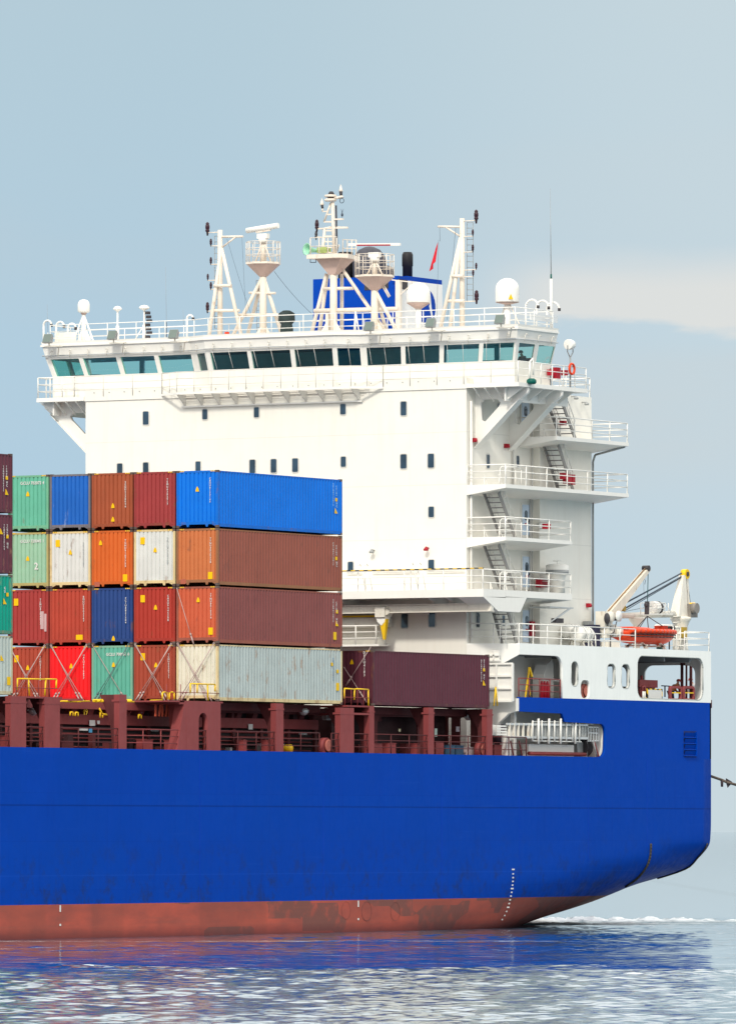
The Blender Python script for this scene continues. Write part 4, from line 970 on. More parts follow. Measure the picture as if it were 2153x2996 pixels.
# ladder-like upper tower
tw = MB(); tw.tube(M(944, 742), M(950, 668), .08).tube(M(978, 742), M(973, 590), .10).tube(M(982, 742, .2), M(992, 715, .2), .04)
for py in (738, 723, 706, 690, 674): tw.bar(M(946, py), M(977, py), .07, .07)
tower = tw.build('mast_tower', WARM, mm)
lad2 = MB().tube(M(948, 648), M(968, 592), .055).bar(M(948, 648), M(976, 648), .08, .08).bar(M(957, 627), M(974, 626), .07, .07)
lad2.tube(M(944, 669), M(968, 664), .06).bar(M(933, 668), M(1018, 665), .09, .08).bar(M(976, 664), M(1018, 665), .07, .10)
lad2.bar(M(944, 618), M(960, 617), .06, .06).bar(M(977, 641), M(1004, 640), .16, .08).tube(M(944, 618), M(943, 605), .05)
lad2.build('lantern_arm', WARM, mm)
MB().lathe([(.30, 0), (.33, .04), (.33, .12), (.28, .14)], M(967, 588), 16).lathe([(.30, 0), (.33, .04), (.33, .12), (.2, .14)], M(967, 576), 16).build('lantern_plate', WARM, mm)
MB().lathe([(.18, 0), (.18, .16)], M(968, 582), 12).lathe([(.15, 0), (.17, .1), (.1, .22)], M(969, 571), 12).build('mast_head_light', DARK, mm)
MB().lathe([(.02, .0), (.12, .02), (.09, .12), (.0, .42)], M(997, 560), 10).build('cone_antenna', WARM, mm)
MB().tube(M(998, 575), M(997, 560), .07, .10).build('antenna_base', DARK, mm)
MB().tube(M(978, 578), M(998, 577), .07).tube(M(998, 578), M(997, 572), .16, .1).build('lantern_arm', WARM, mm)
MB().lathe([(.02, .0), (.12, .02), (.09, .12), (.0, .42)], M(942, 600), 10).build('cone_antenna', WARM, mm)
MB().tube(M(944, 609), M(942, 600), .06, .08).build('antenna_base', DARK, mm)
t_ = MB(); c = M(1000, 586)
t_.path([Vector((c.x+.13*math.cos(R(a_)), c.y, c.z+.13*math.sin(R(a_)))) for a_ in range(0, 361, 30)], .018, 6); t_.build('cable_loop', WIRE, mm)
MB().tube(M(983, 600), M(986, 735), .05).build('cable_run', DARK, mm)
MB().tube(M(1001, 638), M(1001, 615), .012, n=4).tube(M(1001, 622), M(998, 610), .01, n=4).tube(M(1001, 622), M(1005, 610), .01, n=4).lathe([(.05, 0), (.07, .1), (.03, .2)], M(1001, 632), 8).build('wind_sensor', WIRE, mm)
lantern(M(927, 663), 1.25, mm); lantern(M(925, 690), .9, mm, DARK)
MB().bar(M(927, 668), M(950, 668), .06, .06).bar(M(925, 692), M(948, 694), .06, .06).tube(M(947, 695), M(944, 742), .09).build('lantern_arm', WARM, mm)
# platform rails
for pa2, pb2, dy in (((908, 695), (985, 692), -.85), ((1003, 700), (1042, 702), 1.5)):
    prl = MB(); n_ = 3
    for j in range(n_+1):
        q = M(pa2[0]+(pb2[0]-pa2[0])*j/n_, 745, dy); q2 = M(pa2[0]+(pb2[0]-pa2[0])*j/n_, pa2[1], dy); prl.tube(q, q2, .028, n=6)
    for f in (0, .5): prl.tube(M(pa2[0], pa2[1]+f*50, dy), M(pb2[0], pb2[1]+f*50, dy), .024, n=6)
    prl.build('platform_railing', WARM, mm)
# fog horn facing forward-left
c = M(897, 728, -.6); hr = MB()
ax_ = Vector((-.35, -.90, .08)).normalized(); 
def lathe_ax(mb, prof, c, ax_, n=20):
    u = ax_.cross(Vector((0, 0, 1))).normalized(); v = u.cross(ax_); vs = []
    for r_, z_ in prof:
        for i in range(n): t = 2*math.pi*i/n; vs.append(c+ax_*z_+u*r_*math.cos(t)+v*r_*math.sin(t))
    fs = [(j*n+i, j*n+(i+1) % n, (j+1)*n+(i+1) % n, (j+1)*n+i) for j in range(len(prof)-1) for i in range(n)]
    mb.add(vs, fs, True)
lathe_ax(hr, [(.06, -1.1), (.08, -.8), (.13, -.4), (.26, -.1), (.33, 0), (.34, .01), (.30, .0), (.22, -.12), (.10, -.4), (0, -.45)], c, ax_)
horn = hr.build('fog_horn', TEALP, mm, 'pale green fog horn trumpet')
MB().box((c.x+.35, c.y+.5, c.z-.2), (c.x+.95, c.y+1.0, c.z+.12)).build('horn_compressor', mat('olive_green', (0.35, 0.42, 0.15), 0.5), horn)
MB().path([M(908, 757, -.8), M(908, 767, -.8), M(924, 767, -.8), M(924, 757, -.8)], .022, 5).build('lamp_cage', WIRE, mm)
# stay from the left mast
MB().path(catenary(M(802, 793, .3), M(912, 917, .3), .12), .012, 4).build('stay_wire', WIRE, ship)
MB().path([M(1036, 968, -.5), M(1040, 910, -.5), M(1050, 968, -.5)], .04).tube(M(1040, 968, -.5), M(1040, 912, -.5), .04).build('antenna_tripod', WHITE, ship)

# ------------------------------------------------------------------ funnel
FX0, FX1, FY0, FY1 = -18.7, -13.2, 40.0, 44.85
fun = MB().box((FX0, FY0, 28.8), (FX1, FY1-.02, 35.98)).box((FX0+.2, 41.6, 15.2), (FX1-.2, FY1-.2, 28.8)).build('funnel', BLUEF, ship, 'blue fronted funnel with white side panel and round emblem')
zt1 = at(1180, 800, X=FX1).z; 
zb1, zb2 = at(1191, 820, X=FX1).z, 31.6
side = MB().add([(FX1+.02, FY0+.0, zb2), (FX1+.02, FY1, zb2), (FX1+.02, FY1, zb1), (FX1+.02, FY0, zb1), (FX1-.1, FY0, zb2), (FX1-.1, FY1, zb2), (FX1-.1, FY1, zb1), (FX1-.1, FY0, zb1)],
   [(0,1,2,3), (7,6,5,4), (0,4,5,1), (1,5,6,2), (2,6,7,3), (3,7,4,0)]).build('funnel_side_panel', FUNW, fun)
ytop = at(1193, 800, X=FX1).y
MB().box((FX0, ytop, 35.98), (FX1, FY1-.02, 36.03)).build('funnel_top', BLUEF, fun)
# emblem: blue disc crossed by two white slanting strokes
ec = at(1246, 897, X=FX1); er = 1.02
MB().add([(FX1+.03, ec.y+er*math.cos(R(a_)), ec.z+er*.98*math.sin(R(a_))) for a_ in range(0, 360, 12)], [list(range(30))]).build('funnel_emblem', BLUEF, side)
em = MB()
for y0_, y1_, z0_, z1_ in ((ec.y+.15, ec.y+.42, ec.z+.85, ec.z+.1), (ec.y+.28, ec.y+.62, ec.z+.1, ec.z-.62)):
    em.add([(FX1+.035, y0_, z0_), (FX1+.035, y0_+.26, z0_), (FX1+.035, y1_+.12, z1_), (FX1+.035, y1_-.05, z1_)], [(0, 1, 2, 3)])
em.build('emblem_stroke', FUNW, side)
c = at(1205, 845, X=FX1); MB().box((FX1+.02, FY0+.0, at(1180, 846, X=FX1).z), (FX1+.06, at(1190, 830, X=FX1).y, at(1180, 818, X=FX1).z)).build('funnel_grille', DARK, side)
def fx(px, py, Y=42): return at(px, py, Y=Y)
c = fx(1085, 795, 41.5)
MB().lathe([(.95, -.6), (.95, .9), (.85, 1.3), (.6, 1.62), (.25, 1.78), (0, 1.82)], (c.x-.15, 41.6, 36.0), 20).build('exhaust_cowl', mat('soot_grey', (0.07, 0.07, 0.085), 0.7, var=0.3), fun)
c = fx(1127, 770, 42.5); MB().lathe([(.6, -.6), (.6, .6), (.4, .85), (0, .9)], (c.x, 42.3, 35.9), 18).build('exhaust_cowl', mat('soot_grey', (0.07, 0.07, 0.085)), fun)
c = fx(1019, 790, 41.5); MB().lathe([(.42, -.3), (.42, 1.6), (.38, 1.62)], (c.x, 41.2, 35.9), 16).build('exhaust_pipe', BLACK, fun)
c = fx(1192, 790, 42.5); MB().lathe([(.28, -.3), (.28, .7), (.31, .72), (.31, 1.35), (.24, 1.5)], (c.x, 42.5, 35.98), 16).build('exhaust_pipe', BLACK, fun)
# white corner post and ladder of the funnel casing
MB().box((FX1-.05, FY0-.25, 31.5), (FX1+.25, FY0-.02, 35.7)).bar((FX1-.3, FY0-.2, 35.75), (FX1+1.9, FY0-.2, 35.45), .08, .06).bar((FX1+.25, FY0-.2, 34.9), (FX1+1.0, FY0-.2, 35.5), .05, .05).build('casing_post', WARM, fun)
for px, py, w_, h_ in ((1078, 835, 22, 22), (1125, 830, 16, 22)):
    c = at(px, py, Y=FY0); MB().box((c.x-.25, FY0-.03, c.z-.25), (c.x+.25, FY0, c.z+.25)).build('funnel_vent', DARK, fun)
r_ = MB()
for z_ in (33.6, 32.8, 32.0): r_.bar((FX0+.2, FY0-.5, z_), (FX1, FY0-.5, z_), .03, .05)
for x_ in (FX0+.8, FX0+2.2, FX0+3.6, FX1-.4): r_.bar((x_, FY0-.5, 31.0), (x_, FY0-.5, 33.6), .04, .04)
r_.build('casing_railing', WHITE, fun)
# ------------------------------------------------------------------ cargo deck: coaming, stanchions, cell guides, rails
def pil(x0, x1, ztop=2054, X=0.0):
    return at(x0, 2150, X=X).y, at(x1, 2150, X=X).y
ZP = 11.68
def stanch(px0, px1, ztop=ZP, gus=None, mt=OXIDE, name='support_pillar', arch=None, wide=1.0):
    y0, y1 = pil(px0, px1)
    o = MB().box((-.35, y0, 9.2), (-.03, y1, ztop)).box((-.45, y0-.05, ztop-.35), (-.02, y1+.05, ztop-.25)).build(name, mt, ship)
    MB().prism([(-.35, 9.1), (-.35, ztop), (-1.35, ztop), (-.75, 10.6), (-.6, 9.1)], 'Y', (y0+y1)/2-.06, (y0+y1)/2+.06).build('pillar_web', OXD, o)
    return o
# pillars in the open bay and along the stacks
stanch(33, 78); stanch(132, 177); stanch(351, 372, 11.9)
y0, y1 = pil(547, 647); a0, a1_ = pil(583, 609)
big_p = plate('support_pillar', [(y0, 9.2), (y1, 9.2), (y1, ZP), (y0, ZP)], [rrect(a0, 9.25, a1_, 11.1, (a1_-a0)*.48, (0, 0, 1, 1))], 'X', -.35, -.03, OXIDE, ship)
MB().prism([(-.9, 9.1), (-.36, 9.1), (-.36, ZP), (-1.1, ZP)], 'Y', y0+.0, y0+.06).build('pillar_web', OXIDE, big_p)
# sloping forward leg of the big pillar
ya = pil(528, 547)[0]
MB().add([(-.04, y0-.85, 9.2), (-.04, y0, 9.2), (-.04, y0, ZP), (-.04, y0-.15, ZP), (-.6, y0-.85, 9.2), (-.6, y0, 9.2), (-.6, y0, ZP), (-.6, y0-.15, ZP)],
   [(0,1,2,3), (7,6,5,4), (0,4,5,1), (1,5,6,2), (2,6,7,3), (3,7,4,0)]).build('pillar_leg', OXIDE, big_p)
stanch(809, 831); 
fo = stanch(997, 1037, 11.55); stanch(1082, 1096, ZP); stanch(1255, 1271, ZP); stanch(1426, 1442, ZP)
# hatch coaming: a beam band over a dark sheet painted as recess shade, cover edges above
YA, YB = -19.5, 27.6
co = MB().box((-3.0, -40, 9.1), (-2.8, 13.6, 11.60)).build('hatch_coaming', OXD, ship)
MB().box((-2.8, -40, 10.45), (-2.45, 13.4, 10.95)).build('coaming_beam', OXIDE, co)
MB().box((-2.79, -40, 9.15), (-2.74, 13.4, 10.42)).build('coaming_shade_sheet', HOLD, co)
for k in range(34):
    y = -38+1.55*k
    if y < 13: MB().prism([(-2.8, 11.55), (-2.15, 11.55), (-2.4, 10.95), (-2.8, 10.95)], 'Y', y-.22, y+.22).build('coaming_bracket', OXIDE if y < -2 else OXD, co)  # brackets under the stack take the shaded copy of the oxide
for k in range(20):
    y = -38+2.7*k
    MB().box((-2.74, y, 9.15), (-2.6, y+.25, 10.44)).build('coaming_stay', OXD, co)
MB().box((-26.2, -14.9, 11.2), (-2.0, -2.0, 11.62)).build('hatch_cover', OXIDE, ship)
MB().box((-26.2, -30, 11.2), (-2.0, -15.4, 11.55)).build('hatch_cover', OXIDE, ship)
MB().box((-26.2, -.6, 11.2), (-2.0, 12.8, 11.6)).build('hatch_cover', OXD, ship)
MB().box((-.5, -12.5, 11.55), (-2.0, -12.2, 11.66)).build('outer_bearer', OXIDE, ship)
MB().box((-2.9, -4.0, 11.50), (-.05, -1.2, 11.66)).build('lashing_platform', OXIDE, ship)
MB().box((-2.9, 12.9, 11.2), (-.05, 15.0, 11.3)).build('lashing_platform', OXIDE, ship)
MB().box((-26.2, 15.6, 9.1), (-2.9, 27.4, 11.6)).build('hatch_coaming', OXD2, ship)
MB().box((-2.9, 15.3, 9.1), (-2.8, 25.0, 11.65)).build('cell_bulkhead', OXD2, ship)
cb = plate('cell_bulkhead', [(17.2, 9.1), (23.4, 9.1), (23.4, 11.65), (17.2, 11.65)], [rrect(18.3, 9.12, 22.5, 11.2, .5, (0, 0, 1, 1))], 'X', -1.9, -1.8, OXD, ship)
pl_ = at(1345, 2100, Y=27.3).x; pr_ = at(1376, 2100, Y=27.3).x; ps_, pt_ = at(1310, 2100, Y=27.3).x, at(1320, 2100, Y=27.3).x
plate('transverse_bulkhead', [(-4.5, 9.1), (-.4, 9.1), (-.4, 11.66), (-4.5, 11.66)], [rrect(pl_, 9.3, pr_, 11.25, .12, (0, 0, 1, 1)), rrect(ps_, 9.3, pt_, 11.25, .05)], 'Y', 27.3, 27.38, OXD, ship)
MB().box((-1.65, 15.35, 11.30), (-1.55, 27.25, 11.69)).build('outer_bearer', OXD, ship)
MB().box((-1.65, .05, 11.30), (-1.55, 12.1, 11.69)).build('outer_bearer', OXD, ship)
MB().box((-2.79, -1.0, 10.97), (-2.76, 13.3, 11.55)).build('coaming_shade_sheet', HOLD, co)  # added dark sheet for the shade under the stack
cl = random.Random(5)
for k in range(46):
    y = -19+cl.random()*45; z0 = 9.1 if cl.random() < .55 else 10.96; X_ = -2.1 if z0 < 10 else -2.45; hh_ = .25+cl.random()*.6 if z0 < 10 else .15+cl.random()*.35; ww = .12+cl.random()*.4
    m_ = cl.choice([OXD, OXD, OXD2, OXIDE, OXD2, GREY])
    q = MB().box((X_-.25, y, z0), (X_, y+ww, z0+hh_))
    if cl.random() < .5: q.tube((X_, y+ww/2, z0+hh_*.5), (X_+.12, y+ww/2, z0+hh_*.5), .06)
    q.build('deck_fitting', m_, ship)
for k in range(5):
    z = 9.35+k*.22; MB().tube((-2.68, -19.5, z), (-2.68, 13.0, z), .035, n=6).build('deck_pipe', cl.choice([OXD, OXIDE, OXD2]), ship)
# deck boxes and gear under the outer stack
gear = [(1094, 1118, 2178, 2209, -.9, OXIDE), (1136, 1158, 2176, 2209, -.9, OXIDE), (1189, 1215, 2178, 2209, -1.2, OXD), (1220, 1229, 2177, 2209, -.8, OXIDE), (1275, 1298, 2172, 2212, -.9, OXIDE),
        (419, 447, 2166, 2196, -.9, OXIDE), (500, 522, 2168, 2196, -.9, OXIDE), (320, 338, 2172, 2194, -.9, OXD), (180, 215, 2170, 2192, -1.2, OXD), (712, 722, 2168, 2202, -.8, OXIDE), (784, 795, 2168, 2204, -.8, OXIDE), (15, 27, 2155, 2190, -.8, OXIDE),
        (1446, 1477, 2181, 2216, -.9, OXIDE), (1482, 1495, 2140, 2222, -.6, WHITE), (1313, 1330, 2182, 2209, -.8, mat('blue_drum', (0.03, 0.07, 0.12), 0.5)), (1336, 1356, 2183, 2211, -.8, mat('blue_drum', (0.03, 0.07, 0.12), 0.5)), (1368, 1386, 2188, 2206, -.8, mat('pink_grey_box', (0.38, 0.30, 0.31), 0.6))]
for x0_, x1_, y0_, y1_, X_, m_ in gear:
    a = at(x0_, y0_, X=X_); b = at(x1_, y1_, X=X_); z1_ = max(9.5, a.z)
    MB().box((X_-.4, a.y, 9.1), (X_, b.y, z1_)).box((X_-.42, a.y-.03, z1_), (X_+.02, b.y+.03, z1_+.03)).build('deck_locker', m_, ship)
# small signs on the coaming
for px, py, w_, h_, m_ in ((269, 2116, 16, 17, LETTER), (287, 2114, 7, 10, LETTER), (732, 2127, 12, 16, LETTER), (264, 2137, 9, 14, BLUEB), (1274, 2144, 7, 24, mat('pale_green_sign', (0.5, 0.62, 0.55))), (1338, 2134, 9, 15, mat('grey_sign', (0.5, 0.45, 0.5))), (1168, 2137, 5, 8, mat('cream_sign', (0.65, 0.63, 0.4))), (244, 2135, 24, 7, LETTER), (452, 2138, 22, 6, LETTERG), (886, 2148, 22, 6, LETTERG)):
    X_ = -2.40 if px < 1000 else -1.75
    a = at(px-w_/2, py-h_/2, X=X_); b = at(px+w_/2, py+h_/2, X=X_); MB().box((X_-.0, a.y, b.z), (X_+.03, b.y, a.z)).build('notice_plate', m_, ship)
lettering('19', .42, at(250, 2083, X=-2.1)-Vector((0, 0, .15)), 'X', YELLOW, co)
for px in (97, 355, 889, 1370):
    c = at(px, 2085 if px < 1000 else 2100, X=-1.6); o = MB().tube((c.x, c.y, 11.5), (c.x, c.y, c.z), .03).build('deck_floodlight', OXD, ship)
    MB().lathe([(.08, -.15), (.24, -.02), (.26, .12), (.15, .22)], c, 12).build('lamp_housing', GALV, o)
# fairlead rollers standing at the deck edge
def fairlead(px0, px1, py0, py1, X=-.35, m=OXIDE, zb=9.1, z_up=None):
    a = at(px0, py0, X=X); b = at(px1, py1, X=X); r = (b.y-a.y)/2; cy = (a.y+b.y)/2; cz = a.z-r
    out = [(a.y, zb), (b.y, zb)] + [(cy+r*math.cos(R(t)), cz+r*math.sin(R(t))) for t in range(0, 181, 15)]
    hol = [(cy+r*.5*math.cos(R(t)), cz-.05+r*.85*math.sin(R(t))) for t in range(0, 360, 20)]
    o = plate('fairlead', out, [hol], 'X', X-.30, X, m, ship)
    MB().lathe([(r*.52, 0), (r*.75, .05), (r*.80, .10), (r*.62, .10)], (X, cy, cz), 16, 'X').build('fairlead_lip', mat('lip_oxide', (0.40, 0.12, 0.09), 0.5), o)
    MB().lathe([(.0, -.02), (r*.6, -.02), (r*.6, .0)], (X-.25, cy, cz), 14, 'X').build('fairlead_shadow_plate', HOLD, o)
fairlead(945, 969, 2159, 2200); fairlead(1401, 1425, 2170, 2216)
fairlead(1702, 1722, 2001, 2042, X=-.25, zb=12.2, m=mat('light_oxide', (0.42, 0.13, 0.10), 0.5))
c = at(1411, 2100, X=-.9); o = MB().tube((c.x, c.y, 9.1), (c.x, c.y, c.z), .05).path([Vector((c.x, c.y-.5, c.z-.35)), Vector((c.x, c.y+.3, c.z-.35)), Vector((c.x, c.y+.4, c.z-.6)), Vector((c.x, c.y+.4, c.z-1.4))], .05).build('vent_post', OXIDE, ship)
MB().lathe([(.1, -.12), (.34, 0), (.36, .15), (.2, .28), (0, .3)], c, 12).build('vent_cap', mat('pale_cap', (0.6, 0.68, 0.62), 0.5), o)
MB().lathe([(.0, .02), (.2, .02), (.2, 0)], (c.x+.1, c.y-.05, c.z-1.25), 14, 'X').build('round_sign', mat('light_blue_sign', (0.3, 0.55, 0.75)), o)
c = at(851, 2190, X=-1.0); tag(MB().lathe([(.0, .03), (.20, .03), (.20, -.6), (.0, -.6)], (c.x, c.y, 9.42), 16, 'X').build('drum', YELLOW, None, shift=False), 'yellow drum end lying on deck under the grey container', 'drum')
# side railings between pillars
segs = [(-8, 33), (78, 132), (177, 351), (372, 528), (583, 609), (647, 809), (831, 940), (975, 997), (1040, 1082), (1096, 1255), (1271, 1426), (1442, 1545)]
for a_, b_ in segs:
    ya_, yb_ = pil(a_, b_)
    railing('side_railing', [(-.12, ya_, 9.2), (-.12, yb_, 9.2)], ship, OXD if a_ not in (372,) else OXIDE, h=1.02, rails=(.35, .70, 1.02), step=1.9, r=.03)
# yellow guard rails and lashing gear on the bridges between bays
def yguard(pts_px, X, zb, m=YELLOW, name='guard_rail'):
    b = MB()
    for pxs in pts_px: b.path([at(px, py, X=X) for px, py in pxs], .04, 6)
    return b.build(name, m, ship)
yguard([((50, 2018), (51, 1986), (133, 1988), (134, 1987), (165, 1988), (164, 2014)), ((83, 1988), (86, 2036)), ((134, 1988), (131, 2036))], -.4, 11.7)
yguard([((557, 2028), (557, 2001), (629, 2003), (629, 2024)), ((577, 2003), (577, 2028)), ((607, 2003), (609, 2050))], -.25, 11.7)
yguard([((475, 2046), (475, 2028), (480, 2025), (488, 2026), (489, 2048)), ((495, 2048), (496, 2027), (502, 2025), (509, 2027), (510, 2047))], -.3, 11.7)
yguard([((1007, 2044), (1008, 2015), (1037, 2017), (1036, 2048)), ((1040, 2016), (1077, 2018), (1078, 2070), (1076, 2075))], -.3, 11.6)
yguard([((1445, 2066), (1450, 2010), (1455, 2066))], -.2, 11.6)
yguard([((178, 2052), (262, 2052)), ((272, 2049), (302, 2049)), ((312, 2051), (392, 2054)), ((440, 2050), (475, 2049))], -1.2, 11.6, name='guard_rail')
b = MB()
for px in (200, 225, 283, 296, 340, 375): c = at(px, 2051, X=-1.3); b.lathe([(.2, -.08), (.22, 0), (.16, .08)], c, 8)
b.build('stacking_cones', YELLOW, ship)
for px0_, px1_ in ((40, 170), (478, 640), (1004, 1078)):
    y0_, y1_ = at(px0_, 2050, X=-.3).y, at(px1_, 2050, X=-.3).y
    MB().box((-2.7, y0_, 11.60), (-.05, y1_, 11.68)).build('lashing_platform', OXIDE, ship)
    q = MB()
    for k in range(4): y = y0_+(y1_-y0_)*(k+.2)/4; q.tube((-.28, y, 11.68), (-.28, y, 12.5), .022, n=5)
    q.tube((-.28, y0_, 12.1), (-.28, y1_, 12.1), .018, n=5); q.build('platform_railing', OXIDE, ship)
b = MB(); 
for (x_, y_) in ((290, 2075), (292, 2100)): pass
b.path([at(290, 2073, X=-2.0), at(299, 2090, X=-2.0), at(313, 2092, X=-2.0)], .05).path([at(293, 2085, X=-2.0), at(293, 2101, X=-2.0)], .04).path([at(300, 2090, X=-2.0), at(300, 2101, X=-2.0)], .04).build('yellow_handle', YELLOW, co)
for px, py in ((205, 2095), (220, 2096), (405, 2103)): c = at(px, py, X=-2.0); MB().path([c, c+Vector((0, .02, .18)), c+Vector((0, .25, .18)), c+Vector((0, .27, 0))], .04).build('yellow_handle', YELLOW, co)
# reddish valve rack in the lashing gap
b = MB()
for k in range(6): y = at(455+k*10, 2080, X=-1.2).y; b.bar((-1.2, y, 10.9), (-1.2, y+.15*(k % 2), 11.5), .08, .08)
b.build('valve_rack', mat('bright_oxide', (0.50, 0.09, 0.05), 0.5), ship)

# ------------------------------------------------------------------ containers
CW, CL, CH = 2.438, 12.192, 2.875
def corr_panel(u0, u1, z0, z1, face, w_, depth, pitch, flat, slope, flip=1):
    """trapezoid-corrugated sheet spanning u0..u1; w_ outer face"""
    n_ = max(1, round((u1-u0)/pitch)); p_ = (u1-u0)/n_; b = MB(); prof = []
    for i in range(n_):
        s = u0+i*p_
        prof += [(s, 0), (s+flat, 0), (s+flat+slope, depth), (s+p_-slope, depth)]
    prof.append((u1, 0))
    vs = []
    for z in (z0, z1):
        for u, d_ in prof: w2 = w_-flip*d_; vs.append((w2, u, z) if face == 'X' else (u, w2, z))
    n2 = len(prof); b.add(vs, [(i, i+1, n2+i+1, n2+i) for i in range(n2-1)]); return b
def proto_mesh(mb, name):
    me = bpy.data.meshes.new(name); me.from_pydata([tuple(v) for v in mb.v], [], mb.f); me.update()
    bm = bmesh.new(); bm.from_mesh(me); bmesh.ops.recalc_face_normals(bm, faces=bm.faces); bm.to_mesh(me); bm.free(); me.materials.append(WHITE); return me
fb = MB()
for x in (-CW, -.12):
    for y in (0, CL-.12): fb.box((x, y, .118), (x+.12, y+.12, CH-.118))
fb.box((-CW+.12, .01, CH-.12), (-.12, .10, CH-.02)).box((-CW+.12, CL-.10, CH-.12), (-.12, CL-.01, CH-.02))
fb.box((-CW+.12, .01, .16), (-.12, .09, .30)).box((-CW+.12, CL-.09, .03), (-.12, CL-.01, .22))
for f in (.27, .73): 
    x = -CW*f; fb.add([(x-.09, .01, .16), (x+.09, .01, .16), (x+.04, .01, .04), (x-.04, .01, .04), (x-.09, .09, .16), (x+.09, .09, .16), (x+.04, .09, .04), (x-.04, .09, .04)], [(0,1,2,3), (7,6,5,4), (0,4,5,1), (1,5,6,2), (2,6,7,3), (3,7,4,0)])
for s in (0, 1):
    xx = -.17-.10 if not s else -CW+.17+.10; d_ = 1 if not s else -1
    fb.add([(-.12 if not s else -CW+.12, .01, .17), (xx-.14*d_, .01, .17), (-.12 if not s else -CW+.12, .01, .05), (-.12 if not s else -CW+.12, .09, .17), (xx-.14*d_, .09, .17), (-.12 if not s else -CW+.12, .09, .05)], [(0,1,2), (5,4,3), (0,3,4,1), (1,4,5,2), (2,5,3,0)])
for x in (-CW+.005, -.085): fb.box((x, .178, .04), (x+.08, CL-.178, .20)); fb.box((x+.01, .178, CH-.10), (x+.07, CL-.178, CH-.04))
fb.box((-CW+.09, .1, .16), (-.09, CL-.1, .20))
ME_FRAME = proto_mesh(fb, 'frame')
ME_SIDE = proto_mesh(corr_panel(.12, CL-.12, .20, CH-.10, 'X', -.012, .036, .278, .072, .068), 'side_panel')
ME_SIDE2 = proto_mesh(corr_panel(.12, CL-.12, .20, CH-.10, 'X', -CW+.012, .036, .278, .072, .068, -1), 'side_panel')
ME_END = proto_mesh(corr_panel(-CW+.12, -.12, .30, CH-.12, 'Y', .015, .045, .235, .150, .022, -1), 'end_panel')
db = MB().box((-CW+.12, CL-.06, .22), (-CW/2-.01, CL-.01, CH-.12)).box((-CW/2+.01, CL-.06, .22), (-.12, CL-.01, CH-.12))
for f in (.2, .38, .62, .8): db.tube((-CW*f, CL+.005, .15), (-CW*f, CL+.005, CH-.05), .02, n=6)
ME_DOOR = proto_mesh(db, 'doors'); ME_ROOF = proto_mesh(MB().box((-CW+.07, .10, CH-.05), (-.07, CL-.10, CH-.03)), 'roof_panel')
cst = MB(); 
cst.box((-.16, 0, 0), (0, .178, .118)); ME_CAST = proto_mesh(cst, 'corner_casting')
ME_TAPE = proto_mesh(MB().box((-.0, -.004, 0), (.30, 0, .05)), 'edge_tape')
CAST = mat('corner_steel', (0.10, 0.07, 0.06), 0.6, var=0.3)
def inst(me, name, parent, m, loc=(0, 0, 0)):
    o = bpy.data.objects.new(name, me); C.objects.link(o); o.parent = parent; o.location = loc
    o.material_slots[0].link = 'OBJECT'; o.material_slots[0].material = m; WORG[o.name] = worg(parent); return o
